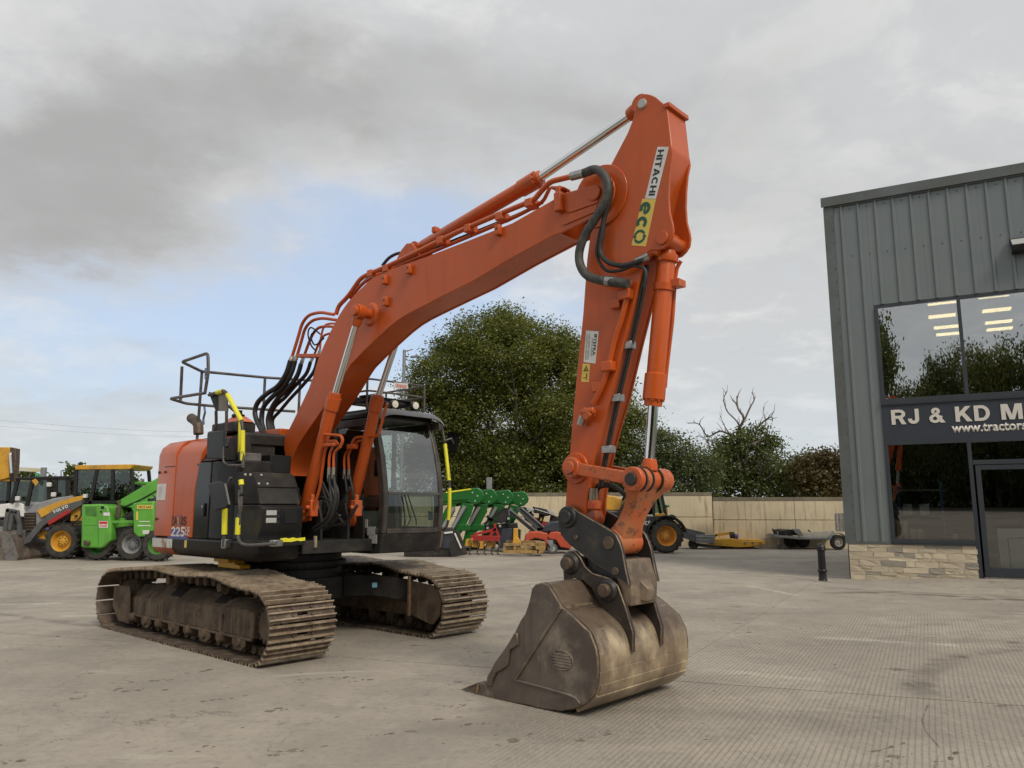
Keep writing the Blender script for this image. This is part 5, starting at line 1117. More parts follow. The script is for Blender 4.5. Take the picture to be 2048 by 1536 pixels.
for zs, nm in (([1.336, 1.5, 1.63, 1.764], 'cab_low_glass'), ([1.801, 1.95, 2.1, 2.3, 2.5, 2.74], 'cab_front_glass')):
    g = MB().loft([[(arc_at(z) - 0.018, CY0 + 0.07, z), (arc_at(z) - 0.018, CY1 - 0.07, z)] for z in zs], cap=False, closed=False)
    g.build('windscreen', nm, cab_o, fix=False)
for y, nm in ((CY0, 'side_window'), (CY1, 'side_window')):
    fr = MB()
    for a, b, c, d in ((-0.36, 1.38, 2.66, 2.76), (-0.36, 1.36, 1.271, 1.34), (0.36, 0.43, 1.341, 2.659)): fr.box(a, b, y - 0.02, y + 0.02, c, d)
    so = fr.build('side_frame', 'cab_frame', cab_o, bevel=0.008)
    MB().add([(-0.36, y, 1.34), (arc_at(1.34) - 0.1, y, 1.34), (arc_at(1.85) - 0.1, y, 1.85), (arc_at(2.3) - 0.1, y, 2.3), (arc_at(2.66) - 0.1, y, 2.66), (-0.36, y, 2.66)], [(0, 1, 2, 3, 4, 5)]).build(nm, 'cab_glass', cab_o, smooth=0, fix=False)
roof = MB().loft([[(-0.44, CY0 - 0.01, 2.765), (1.22, CY0 - 0.01, 2.765), (1.22, CY1 + 0.01, 2.765), (-0.44, CY1 + 0.01, 2.765)], [(-0.44, CY0 - 0.01, 2.84), (1.20, CY0 - 0.01, 2.84), (1.20, CY1 + 0.01, 2.84), (-0.44, CY1 + 0.01, 2.84)], [(-0.38, CY0 + 0.06, 2.90), (1.10, CY0 + 0.06, 2.90), (1.10, CY1 - 0.06, 2.90), (-0.38, CY1 - 0.06, 2.90)]])
roof.build('roof', 'black_paint', cab_o, bevel=0.02)
# rain visor curling over the top of the screen
vis = MB(); n = 16; rows = []
for i in range(n + 1):
    t = i / n; y = CY0 - 0.03 + (CY1 - CY0 + 0.10) * t; e = abs(2 * t - 1) ** 7; dz = -0.05 * e
    rows.append([(1.10, y, 2.895 + dz), (1.25, y, 2.90 + dz), (1.36, y, 2.86 + dz * 1.8), (1.40, y, 2.805 + dz * 2), (1.39, y, 2.80 + dz * 2), (1.35, y, 2.845 + dz * 1.8), (1.245, y, 2.885 + dz), (1.10, y, 2.88 + dz)])
vis.loft(rows).build('visor', 'visor_grey', cab_o)
# interior
seat = MB().loft([[(0.05, 0.55, 1.75), (0.12, 0.55, 1.75), (0.12, 0.98, 1.75), (0.05, 0.98, 1.75)], [(-0.06, 0.53, 2.1), (0.06, 0.53, 2.1), (0.06, 1.0, 2.1), (-0.06, 1.0, 2.1)], [(-0.12, 0.6, 2.45), (-0.02, 0.6, 2.45), (-0.02, 0.93, 2.45), (-0.12, 0.93, 2.45)]])
seat.box(0.0, 0.55, 0.52, 1.01, 1.58, 1.74); seat.build('seat', 'seat_cloth', cab_o, bevel=0.04)
con = MB().box(0.1, 0.75, 0.36, 0.50, 1.3, 1.78).box(0.1, 0.75, 1.03, 1.17, 1.3, 1.78).box(0.2, 0.5, 0.55, 0.98, 1.27, 1.57)
con.build('console', 'console_grey', cab_o, bevel=0.03)
for y in (0.43, 1.10): MB().tube([(0.62, y, 1.78), (0.66, y, 1.92), (0.64, y, 2.0)], [0.014, 0.014, 0.026], 8).build('joystick', 'rubber', cab_o)
for y in (0.62, 0.72, 0.82, 0.9): MB().tube([(1.12, y, 1.28), (1.10, y, 1.5), (1.02, y + 0.02 * (y - .77), 1.85)], 0.010, 6).build('travel_lever', 'rubber', cab_o)
MB().box(1.1, 1.2, 0.36, 0.44, 2.0, 2.22).build('monitor', 'print_black', cab_o, bevel=0.01)
a = [(1.43,1.034,1.554),(1.43,1.115,1.54),(1.43,1.118,1.434),(1.43,1.037,1.435)]
MB().prism_x([(p[1], p[2]) for p in a], 1.426, 1.428).build('screen_sticker', 'sky_blue_print', cab_o, smooth=0)
for pa in ([(1.45,0.571,1.76),(1.45,0.681,1.44)], [(1.45,0.622,1.76),(1.45,0.775,1.439)], [(1.45,0.681,1.453),(1.45,0.633,1.364)], [(1.45,0.774,1.452),(1.45,0.785,1.374)]): MB().tube([(arc_at(p[2]) + 0.02, p[1], p[2]) for p in pa], 0.008, 6).build('wiper', 'rubber', cab_o)
for p in [(1.091,0.235,1.397),(1.25,0.235,1.305),(1.285,0.235,1.207)]:
    MB().box(p[0] - 0.08, p[0] + 0.08, 0.228, 0.236, p[2] - 0.055, p[2] + 0.055).build('sticker', 'sticker_silver', cab_o, smooth=0)
for p in [(1.15,0.665,2.983),(1.15,1.03,2.999)]:
    wl = MB().lathe((1.04, p[1], p[2]), (1, -0.1, -0.05), [(0, 0.03), (0.02, 0.05), (0.07, 0.063), (0.105, 0.067), (0.11, 0.06)], 20).build('work_light', 'black_paint', cab_o)
    MB().lathe((1.145, p[1] - 0.0105, p[2] - 0.005), (1, -0.1, -0.05), [(0, 0.055), (0.012, 0.045), (0.016, 0.0)], 20).build('lens', 'lamp_lens', wl)
    MB().box(1.07, 1.11, p[1] - 0.03, p[1] + 0.03, 2.88, p[2] - 0.05).build('bracket', 'black_paint', wl)
# roof guard, rails with dealer plate
gd = MB()
for i in range(4): gd.box(0.1 + 0.25 * i, 0.22 + 0.25 * i, CY0 + 0.02, CY1 - 0.05, 3.06, 3.085)
gd.box(0.0, 1.05, CY0 + 0.06, CY0 + 0.12, 3.0, 3.06); gd.box(0.0, 1.05, CY1 - 0.2, CY1 - 0.14, 3.0, 3.06)
for x in (0.05, 0.95):
    for y in (CY0 + 0.09, CY1 - 0.17): gd.box(x, x + 0.05, y - 0.025, y + 0.025, 2.88, 3.01)
gd.build('roof_guard', 'dusty_black', cab_o, bevel=0.006)
rr = MB()
for z in (3.14, 3.30):
    rr.tube(fillet([(-0.35, CY0 + 0.04, z), (1.02, CY0 + 0.04, z), (1.08, CY1 - 0.02, z), (-0.3, CY1 - 0.02, z)], 0.1), 0.014, 7)
for x, y in ((1.0, CY0 + 0.04), (1.06, CY1 - 0.02), (0.2, CY0 + 0.04), (0.2, CY1 - 0.02)): rr.tube([(x, y, 2.9), (x, y, 3.31)], 0.016, 7)
rr.build('roof_rail', 'rail_steel', cab_o)
a = [(1.1,0.654,3.282),(1.1,0.901,3.298),(1.1,0.904,3.221),(1.1,0.656,3.207)]
pt = MB().prism_x([(p[1], p[2]) for p in a], 1.10, 1.106).build('dealer_plate', 'sticker_white', cab_o, smooth=0)
lettering('GRAINGER', 'print_red', cab_o, (1.1075, a[3][1] + 0.03, a[3][2] + 0.015), (0, 1, 0), (0, 0, 1), (a[1][1] - a[0][1]) * .8, 0.05, 0.01, 0.001)
# left-hand rails and mirror
lr = [(1.308,1.36,2.742),(1.363,1.36,2.563),(1.385,1.36,2.492),(1.485,1.36,1.972),(1.488,1.36,1.802),(1.475,1.36,1.432),(1.438,1.36,1.324),(1.349,1.36,1.296)]
lo_ = MB().tube(fillet([(1.15, 1.30, 2.80), lr[0]] + list(lr[1:]), 0.06), 0.016, 9).build('grab_rail', 'rail_steel', cab_o)
for q in ([(1.385,1.36,2.471),(1.43,1.36,2.213),(1.475,1.36,1.966)], [(1.487,1.36,1.863),(1.491,1.36,1.634),(1.47,1.36,1.432)]): MB().tube(q, 0.026, 10).build('sleeve', 'safety_yellow', cab_o)
mm = [(1.304,1.5,2.646),(1.416,1.5,2.66),(1.498,1.5,2.564),(1.49,1.5,2.46),(1.451,1.5,2.336),(1.36,1.5,2.362),(1.317,1.5,2.469)]
mo_ = MB().loft([[(p[0] - 0.03, p[1], p[2]) for p in mm], [(p[0] + 0.02, p[1], p[2]) for p in mm]]).build('mirror', 'black_paint', cab_o, bevel=0.02)
MB().tube([(1.42, 1.34, 2.52), (1.45, 1.42, 2.55), (1.42, 1.5, 2.48)], 0.012, 6).build('mirror_arm', 'rail_steel', cab_o)

# ---- boom
BN, BF = -0.39, -0.01                                       # near and far faces
up_e = [(0.108,2.475),(0.663,3.125),(0.867,3.521),(1.191,3.918),(1.461,4.143),(1.77,4.289),(1.934,4.348),(2.282,4.39),(2.835,4.398),(3.63,4.434),(4.22,4.466),(4.777,4.571),(4.864,4.6),(5.301,4.569)]
lo_e = [(5.18,4.254),(4.827,4.205),(4.757,4.207),(4.213,4.099),(3.635,3.962),(2.968,3.851),(2.436,3.745),(1.971,3.546),(1.647,3.381),(1.51,3.294),(1.185,2.989),(0.835,2.701),(0.482,2.408),(0.304,2.149),(0.282,1.987)]
pinT = (5.254,4.489)
smooth2 = lambda e: [(p.x, p.z) for p in catmull([(x, 0, z) for x, z in e], 3)]
up_s = smooth2(up_e[:9]) + up_e[9:]; lo_s = lo_e[:4] + smooth2(lo_e[4:])
tipR = 0.20
tip = [(pinT[0] + 0.02 + tipR * math.cos(R(a)), pinT[1] - 0.015 + tipR * math.sin(R(a))) for a in (60, 40, 20, 0, -20, -40, -60, -80)]
prof = up_s + tip + lo_s
footc = ((up_e[0][0] + lo_e[-1][0]) / 2 + 0.02, lo_e[-1][1] + 0.02)
cutx = pinT[0] - 0.32
bo = MB(); lead = [p for p in up_s if p[0] < cutx] + [p for p in lo_s if p[0] < cutx]
bo.prism(inset_poly(lead, 0.010), BN + 0.006, BF - 0.006)
boom = sub(bo, 'boom', 'orange_paint', bevel=0.006)
for y0, y1 in ((BN, BN + 0.022), (BF - 0.022, BF)): MB().prism(prof, y0, y1).build('side_plate', 'orange_paint', boom, bevel=0.005)
for y0, y1 in ((BN - 0.012, BN - 0.0005), (BF + 0.0005, BF + 0.012)):
    q = [(4.741,4.555),(4.872,4.59),(5.297,4.557),(5.293,4.387),(4.966,4.377),(4.93,4.397)]
    MB().prism(list(q) , y0, y1).build('doubler_plate', 'orange_paint', boom, bevel=0.004)
    q = [(4.966,4.365),(5.293,4.368),(5.257,4.305),(4.892,4.271),(4.856,4.295)]
    MB().prism(list(q), y0 if y0 < -0.2 else y0, y1).build('doubler_plate', 'orange_paint', boom, bevel=0.004)
MB().cyl((pinT[0], BN - 0.03, pinT[1]), (pinT[0], BF + 0.03, pinT[1]), 0.075, n=24).build('pin', 'orange_paint', boom, bevel=0.008)
bp_ = (1.926,3.897)                                     # cylinder pin through the boom
MB().lathe((bp_[0], BN - 0.03, bp_[1]), (0, 1, 0), [(0, 0.12), (0.03, 0.15), (0.031, 0.15)], 28).build('pin_boss', 'orange_paint', boom, bevel=0.004)
MB().cyl((bp_[0], -0.655, bp_[1]), (bp_[0], 0.21, bp_[1]), 0.06, n=24).build('cylinder_pin', 'orange_paint', boom, bevel=0.006)
for q in [(2.205,4.277),(2.647,4.313),(4.046,4.435),(2.234,4.008)]:        # cast lugs on the side
    MB().box(q[0] - 0.035, q[0] + 0.035, BN - 0.055, BN - 0.0005, q[1] - 0.065, q[1] + 0.045).build('lug', 'orange_paint', boom, bevel=0.01)
    MB().cyl((q[0], BN - 0.053, q[1]), (q[0], BN - 0.058, q[1]), 0.012, n=8).build('lug_hole', 'print_black', boom)
q = (4.857,4.526)
MB().box(q[0] - 0.04, q[0] + 0.04, BN - 0.075, BN - 0.013, q[1] - 0.12, q[1] + 0.07).build('lug', 'orange_paint', boom, bevel=0.01)
seam = [(2.899,4.341),(2.977,3.884)]
MB().bar((seam[0][0], BN - 0.001, seam[0][1]), (seam[1][0], BN - 0.001, seam[1][1]), 0.012, 0.004, (0, 1, 0)).build('weld', 'orange_paint', boom)
# arm-cylinder lug on the boom's back
lg = [(2.238,4.47),(2.381,4.627),(2.47,4.682),(2.561,4.667),(2.634,4.582),(2.689,4.496)]
for y in (-0.30, -0.06): MB().prism(list(lg), y - 0.02, y + 0.02).build('cylinder_lug', 'orange_paint', boom, bevel=0.008)
# pipes along the boom
pp = [(1.177,-0.37,4.028),(1.225,-0.37,4.131),(1.431,-0.37,4.224),(1.638,-0.37,4.384),(1.727,-0.37,4.417),(1.905,-0.37,4.431),(2.238,-0.37,4.454),(2.689,-0.37,4.5),(3.392,-0.37,4.58),(4.027,-0.37,4.622),(4.426,-0.37,4.641),(4.505,-0.37,4.651),(4.603,-0.37,4.723),(4.706,-0.37,4.776),(4.991,-0.37,4.748)]
MB().tube(fillet(pp, 0.12), 0.028, 12).build('hydraulic_pipe', 'orange_paint', boom)
pp2 = [(1.366,-0.3,4.224),(1.667,-0.3,4.387),(2.153,-0.3,4.426),(2.783,-0.3,4.473),(3.592,-0.3,4.527),(4.174,-0.3,4.568),(4.498,-0.3,4.616),(4.564,-0.3,4.645),(4.643,-0.3,4.755)]
MB().tube(fillet(pp2, 0.12), 0.02, 10).build('hydraulic_pipe', 'orange_paint', boom)
pp3 = [(1.059,-0.08,4.367),(1.475,-0.08,4.541),(1.974,-0.08,4.581),(2.621,-0.08,4.626),(3.452,-0.08,4.668),(4.049,-0.08,4.699),(4.362,-0.08,4.742)]
MB().tube(fillet(pp3, 0.12), 0.018, 10).build('hydraulic_hose', 'rubber', boom)
for q in [(1.879,-0.35,4.435),(2.177,-0.35,4.435),(3.13,-0.35,4.557),(3.565,-0.35,4.588),(4.03,-0.35,4.602),(4.435,-0.35,4.639)]:
    MB().box(q[0] - 0.045, q[0] + 0.045, -0.405, -0.27, q[2] - 0.055, q[2] + 0.03).build('pipe_clamp', 'orange_paint', boom, bevel=0.008)
q = (4.796,-0.35,4.689); MB().bar((q[0] - 0.08, -0.33, q[2] + 0.02), (q[0] + 0.08, -0.33, q[2] - 0.03), 0.12, 0.025).box(q[0] - 0.01, q[0] + 0.05, -0.40, -0.28, q[2] - 0.12, q[2] + 0.0).build('pipe_bracket', 'orange_paint', boom, bevel=0.006)
# pipes and hoses behind the boom foot
B5 = [([(1.076,-0.33,4.053),(0.758,-0.33,4.141),(0.492,-0.33,4.146),(0.344,-0.33,4.06),(0.273,-0.33,3.891),(0.136,-0.33,3.619)], [(0.151,-0.36,3.565),(0.055,-0.36,3.39),(-0.132,-0.36,3.245),(-0.42,-0.36,3.163),(-0.649,-0.36,3.057),(-0.701,-0.36,2.905),(-0.547,-0.36,2.703),(-0.32,-0.36,2.515),(-0.189,-0.36,2.337)], 0.022),
      ([(1.024,-0.26,4.002),(0.717,-0.26,4.08),(0.484,-0.26,4.091),(0.311,-0.26,4.015),(0.241,-0.26,3.838),(0.146,-0.26,3.642)], [(0.199,-0.32,3.558),(0.115,-0.32,3.389),(-0.07,-0.32,3.223),(-0.353,-0.32,3.111),(-0.551,-0.32,2.988),(-0.587,-0.32,2.814),(-0.462,-0.32,2.609),(-0.266,-0.32,2.446),(-0.18,-0.32,2.332)], 0.021),
      ([(0.959,-0.18,3.926),(0.721,-0.18,3.985),(0.5,-0.18,3.999),(0.376,-0.18,3.928),(0.278,-0.18,3.789),(0.171,-0.18,3.609)], [(0.285,-0.28,3.511),(0.2,-0.28,3.356),(-0.02,-0.28,3.201),(-0.287,-0.28,3.074),(-0.453,-0.28,2.906),(-0.478,-0.28,2.753),(-0.34,-0.28,2.521),(-0.182,-0.28,2.321)], 0.020),
      ([(0.895,-0.1,3.863),(0.667,-0.1,3.911),(0.495,-0.1,3.896),(0.397,-0.1,3.785),(0.29,-0.1,3.619)], [(0.417,-0.22,3.53),(0.322,-0.22,3.378),(0.067,-0.22,3.241),(-0.171,-0.22,3.104),(-0.43,-0.22,2.987),(-0.516,-0.22,2.782),(-0.35,-0.22,2.525),(-0.217,-0.22,2.325)], 0.016),
      ([(0.819,-0.02,4.011),(0.588,-0.02,4.076),(0.401,-0.02,4.078),(0.34,-0.02,3.933),(0.329,-0.02,3.737)], [(0.508,-0.16,3.636),(0.418,-0.16,3.415),(0.168,-0.16,3.251),(-0.14,-0.16,3.087),(-0.382,-0.16,2.939),(-0.567,-0.16,2.812),(-0.44,-0.16,2.57),(-0.252,-0.16,2.33)], 0.015)]
for a, b, r in B5:
    MB().tube(fillet(a, 0.12), r, 10).build('hydraulic_pipe', 'orange_paint', boom)
    j0, j1 = Vector(a[-1]), Vector(b[0])
    MB().tube([j0, j0.lerp(j1, 0.5), j1, j1 + (Vector(b[1]) - j1) * 0.5], [r * 1.2, r * 1.4, r * 1.25, r * 1.2], 10).build('hose_fitting', 'fitting_zinc', boom)
    MB().tube(catmull(b, 6), r * 1.6, 10).build('hydraulic_hose', 'rubber', boom)
for k in range(2):
    b = [[(0.584,-0.2,3.893),(0.364,-0.2,4.017),(0.298,-0.2,3.937),(0.381,-0.2,3.772),(0.482,-0.2,3.689)], [(0.68,-0.2,3.824),(0.477,-0.2,3.758),(0.372,-0.2,3.898),(0.486,-0.2,3.963)]][k]
    MB().tube(catmull(b, 6), 0.011, 8).build('hydraulic_hose', 'rubber', boom)
q = [(0.259,-0.3,3.621),(0.867,-0.3,3.541)]; MB().bar(q[0], q[1], 0.10, 0.05).build('pipe_bracket', 'orange_paint', boom, bevel=0.008)
b = [(1.841,-0.17,4.581),(1.965,-0.17,4.651),(2.128,-0.17,4.672),(2.316,-0.17,4.642)]; MB().tube(catmull(b, 6), 0.02, 8).build('hydraulic_hose', 'rubber', boom)

# ---- cylinders
def cylinder(name, foot, gland, rodend, y, r, gl, rod_r, feye=0.09, reye=0.09, wide=0.1):
    F_, G_, E_ = (Vector((p[0], y, p[1])) for p in (foot, gland, rodend)); d = (G_ - F_).normalized()
    mb = MB(); L = (G_ - F_).length
    mb.lathe(F_ + d * feye * 0.7, d, [(0, r * 0.75), (0.04, r), (L - gl - feye * .7, r), (L - gl - feye * .7 + 0.01, r * 1.17), (L - 0.06 - feye * .7, r * 1.2), (L - 0.055 - feye * .7, r * 0.98), (L - feye * .7, r * 0.95)], 28)
    mb.cyl(F_ - Vector((0, wide / 2, 0)), F_ + Vector((0, wide / 2, 0)), feye, n=24)
    c = sub(mb, name, 'orange_paint')
    mb = MB()
    for i in range(10):
        a = 2 * math.pi * i / 10; u = d.orthogonal().normalized(); q = d.cross(u); p = G_ - d * 0.06 + (u * math.cos(a) + q * math.sin(a)) * r * 1.06
        mb.cyl(p - d * 0.002, p + d * 0.018, r * 0.12, n=6)
    o = mb.build('gland_bolts', 'orange_paint', c); o['kind'] = 'stuff'
    MB().cyl(G_ - d * 0.05, E_ - d * reye * 0.6, rod_r, n=24).build('rod', 'chrome', c)
    MB().cyl(E_ - Vector((0, wide / 2, 0)), E_ + Vector((0, wide / 2, 0)), reye, n=24).lathe(E_ - d * (reye + 0.09), d, [(0, rod_r * 1.15), (0.05, rod_r * 1.5), (0.1, rod_r * 1.6)], 20).build('rod_eye', 'orange_paint', c, bevel=0.006)
    return c, F_, G_, d
rF, rG = (0.916,1.509), (1.501,2.964)
c1, F1, G1, d1 = cylinder('boom_cylinder', rF, rG, bp_, -0.56, 0.073, 0.22, 0.040)
lF, lG = (0.953,1.441), (1.488,3.012)
c2, F2, G2, d2 = cylinder('boom_cylinder', lF, lG, bp_, 0.10, 0.073, 0.22, 0.040)
def pipe(c, pts, r=0.018): MB().tube(fillet(pts, 0.055), r, 9).build('cylinder_pipe', 'orange_paint', c)
pipe(c1, [(1.533,-0.6,2.872),(1.399,-0.6,2.884),(1.294,-0.6,2.588),(1.28,-0.6,2.479),(1.699,-0.6,2.435),(1.742,-0.6,2.38),(1.688,-0.6,2.295)])
pipe(c1, [(1.071,-0.56,1.45),(1.254,-0.56,1.838),(1.328,-0.56,2.285),(1.404,-0.56,2.39),(1.547,-0.56,2.382),(1.59,-0.56,2.332)])
pipe(c2, [(1.722,0.06,2.884),(1.677,0.06,2.801),(1.562,0.06,2.483),(1.078,0.06,2.493),(1.009,0.06,2.4),(0.949,0.06,2.306)])
pipe(c2, [(1.051,0.08,1.506),(1.11,0.08,1.789),(1.319,0.08,2.372),(1.316,0.08,2.435),(1.128,0.08,2.453),(1.036,0.08,2.387)])
for c, pts in ((c1, [(1.537,-0.58,2.339),(1.462,-0.58,2.248),(1.447,-0.58,2.159),(1.453,-0.58,2.07)]), (c1, [(1.669,-0.58,2.309),(1.543,-0.58,2.244),(1.539,-0.58,2.156),(1.544,-0.58,2.067)]), (c2, [(0.995,0.04,2.354),(0.902,0.04,2.287),(0.887,0.04,2.178),(0.902,0.04,2.093)]), (c2, [(1.069,0.04,2.376),(0.978,0.04,2.284),(0.984,0.04,2.174),(0.999,0.04,2.09)])):
    pipe(c, pts, 0.016)
    e = Vector(pts[-1]); MB().cyl(e, e + Vector((0, 0, -0.13)), 0.021, n=10).build('hose_fitting', 'fitting_zinc', c)
for c, pts in ((c1, [(1.469,-0.58,1.981),(1.502,-0.58,1.775),(1.522,-0.58,1.629),(1.412,-0.58,1.454),(1.162,-0.58,1.345)]), (c1, [(1.55,-0.58,1.979),(1.602,-0.58,1.773),(1.583,-0.58,1.6),(1.465,-0.58,1.426),(1.216,-0.58,1.323)]), (c2, [(0.973,0,2.013),(1.028,0,1.789),(1.018,0,1.6),(0.874,0,1.505),(0.683,0,1.408)]), (c2, [(1.069,0,2.01),(1.155,0,1.787),(1.123,0,1.6),(0.983,0,1.474),(0.742,0,1.345)])):
    MB().tube(catmull(pts, 6), 0.018, 9).build('hydraulic_hose', 'rubber', c)
q = (1.458,-0.56,2.339); MB().box(q[0] - 0.1, q[0] + 0.12, -0.62, -0.56, q[2] - 0.02, q[2] + 0.02).build('pipe_clamp', 'orange_paint', c1, bevel=0.006)
q = (1.063,0.06,2.371); MB().box(q[0] - 0.08, q[0] + 0.08, 0.0, 0.07, q[2] - 0.03, q[2] + 0.03).build('pipe_clamp', 'orange_paint', c2, bevel=0.006)
for c, q in ((c1, (0.989,-0.55,1.63)), (c2, (1.132,0,1.631))):
    MB().box(q[0] + 0.04, q[0] + 0.15, q[1] - 0.05, q[1] + 0.06, q[2] - 0.14, q[2] + 0.06).cyl((q[0] + .1, q[1], q[2] + .05), (q[0] + .1, q[1], q[2] + .13), 0.03, n=10).cyl((q[0] + .1, q[1] - .09, q[2] - .03), (q[0] + .1, q[1] + .09, q[2] - .03), 0.028, n=10).build('hose_valve', 'worn_orange_paint', c, bevel=0.012)
# loose hoses in the boom well
for pts in ([(0.537,-0.3,1.379),(0.721,-0.3,1.631),(0.933,-0.3,1.724),(1.152,-0.3,1.63),(1.107,-0.3,1.509)], [(0.548,-0.35,1.204),(0.767,-0.35,1.272),(1.084,-0.35,1.357),(1.49,-0.35,1.423),(1.724,-0.35,1.629)], [(0.907,-0.3,1.323),(1.104,-0.3,1.569),(1.176,-0.3,1.752),(1.027,-0.3,1.94)], [(0.922,-0.2,1.321),(1.088,-0.2,1.569),(1.117,-0.2,1.785),(0.988,-0.2,1.975)], [(0.599,-0.4,1.269),(0.891,-0.4,1.355),(1.159,-0.4,1.33),(1.454,-0.4,1.511)], [(0.566,-0.1,1.988),(0.747,-0.1,1.791),(0.903,-0.1,1.569),(1.147,-0.1,1.384)], [(0.404,-0.15,1.31),(0.783,-0.15,1.505),(1.098,-0.15,1.631),(1.293,-0.15,1.845)], [(1.06,-0.05,1.694),(0.862,-0.05,1.442),(0.543,-0.05,1.247),(0.318,-0.05,1.209)]):
    MB().tube(catmull(pts, 6), 0.017, 8).build('well_hose', 'rubber', EX)
sub(MB().box(0.25, 0.62, -0.68, -0.42, 1.55, 1.85).cyl((0.62, -0.55, 1.7), (0.70, -0.55, 1.7), 0.06, n=12).box(0.3, 0.6, -0.1, 0.2, 1.4, 1.7), 'control_valve', 'dusty_black', bevel=0.02)
aF, aG, aE = (2.526,4.625), (4.425,4.969), (5.682,5.291)
c3, F3, G3, d3 = cylinder('arm_cylinder', aF, aG, aE, -0.18, 0.078, 0.28, 0.048, 0.085, 0.09, 0.16)
q = F3 + d3 * 0.35; MB().box(q.x - 0.03, q.x + 0.03, -0.26, -0.18, q.z + 0.05, q.z + 0.12).build('hose_port', 'orange_paint', c3, bevel=0.008)

# ---- arm
AN, AF = -0.337, -0.013
ar = [(5.737,5.302),(5.764,5.312),(5.803,5.304),(5.852,5.275),(5.898,5.236),(6.006,5.105),(6.013,5.074),(6.039,4.726),(6.051,4.647),(6.025,4.549),(6.005,4.403),(5.995,4.259),(6,4.121),(6.025,4.01),(6.03,3.955),(6.015,3.887),(5.975,3.842),(5.929,3.813),(5.874,3.812),(5.804,3.828),(5.763,3.81),(5.73,3.758),(5.582,3.303),(5.501,3.062),(5.351,2.588),(5.23,2.284),(5.107,1.91),(5.057,1.666),(5.049,1.534),(4.987,1.454),(4.873,1.443),(4.817,1.51),(4.824,1.636),(4.877,2.081),(4.943,2.605),(5.055,3.374),(5.111,3.895),(5.17,4.218),(5.244,4.47),(5.357,4.688),(5.593,4.996),(5.656,5.111),(5.684,5.224),(5.704,5.275)]
ab = [(6.011,5.098),(6.042,4.725),(6.052,4.666),(5.941,4.436),(5.845,4.139),(5.775,3.88),(5.72,3.76),(5.571,3.305),(5.491,3.063),(5.34,2.589),(5.219,2.285),(5.095,1.91),(5.046,1.666),(5.016,1.534),(4.874,1.488),(4.836,1.623),(4.889,2.081),(4.955,2.603),(5.067,3.373),(5.123,3.892),(5.181,4.215),(5.255,4.466),(5.368,4.685),(5.604,4.992),(5.756,5.051)]
arm = sub(MB().prism(list(ab), AN + 0.004, AF - 0.004), 'arm', 'orange_paint', bevel=0.008)
for y0, y1 in ((AN, AN + 0.03), (AF - 0.03, AF)): MB().prism(list(ar), y0, y1).build('side_plate', 'orange_paint', arm, bevel=0.006)
q = [(6.011,5.108),(6.024,5.055)]; MB().box(q[0][0] - 0.03, q[0][0] + 0.03, AN - 0.01, AF + 0.01, q[0][1] - 0.015, q[0][1] + 0.03).build('top_lip', 'orange_paint', arm, bevel=0.006)
tp = (5.763,5.218)
MB().cyl((tp[0], AN - 0.02, tp[1]), (tp[0], AF + 0.02, tp[1]), 0.045, n=20).build('pin', 'sticker_silver', arm, bevel=0.006)
bp2 = (5.924,3.908)
MB().cyl((bp2[0], AN - 0.022, bp2[1]), (bp2[0], AF + 0.022, bp2[1]), 0.06, n=20).build('pin', 'orange_paint', arm, bevel=0.006)
for y in (AN - 0.016, AF):                                 # round boss at the boom pin
    MB().cyl((pinT[0] + 0.03, y, pinT[1] - 0.02), (pinT[0] + 0.03, y + 0.016, pinT[1] - 0.02), 0.30, n=40).build('boss', 'orange_paint', arm, bevel=0.006)
lk = (4.958,1.955)
MB().cyl((lk[0], AN - 0.03, lk[1]), (lk[0], AF + 0.03, lk[1]), 0.14, n=32).build('boss', 'orange_paint', arm, bevel=0.008)
# decals
def decal(pts, mat, y=AN - 0.0015, name='sticker'):
    return MB().add([(p[0], y, p[1]) for p in pts], [tuple(range(len(pts)))]).build(name, mat, arm, smooth=0, fix=False)
def word(string, mat, p_start, p_end, p_up, scale=1.0, bold=0.01, y=AN - 0.003):
    a, b, u = Vector((p_start[0], y, p_start[1])), Vector((p_end[0], y, p_end[1])), Vector((p_up[0], y, p_up[1]))
    dx = (b - a); dy = (u - a); dy = dy - dx.normalized() * dy.dot(dx.normalized())
    if bold < 0: return block_word(string, mat, arm, a, dx, dy, dx.length, dy.length * scale)
    return lettering(string, mat, arm, a, dx, dy, dx.length, dy.length * scale, bold, 0.0)
decal([(5.759,4.315),(5.871,4.282),(6.017,4.72),(5.903,4.758)], 'sticker_white')
hs = [(5.908,4.728),(5.797,4.332),(5.983,4.704)]
word('HITACHI', 'print_black', hs[0], hs[1], hs[2], 0.82, -1)
decal([(5.605,3.917),(5.755,3.872),(5.871,4.278),(5.732,4.32)], 'sticker_yellow')
es = [(5.721,4.297),(5.648,4.068),(5.836,4.265)]
word('ec', 'print_green', es[0], es[1], es[2], 1.32, -1)
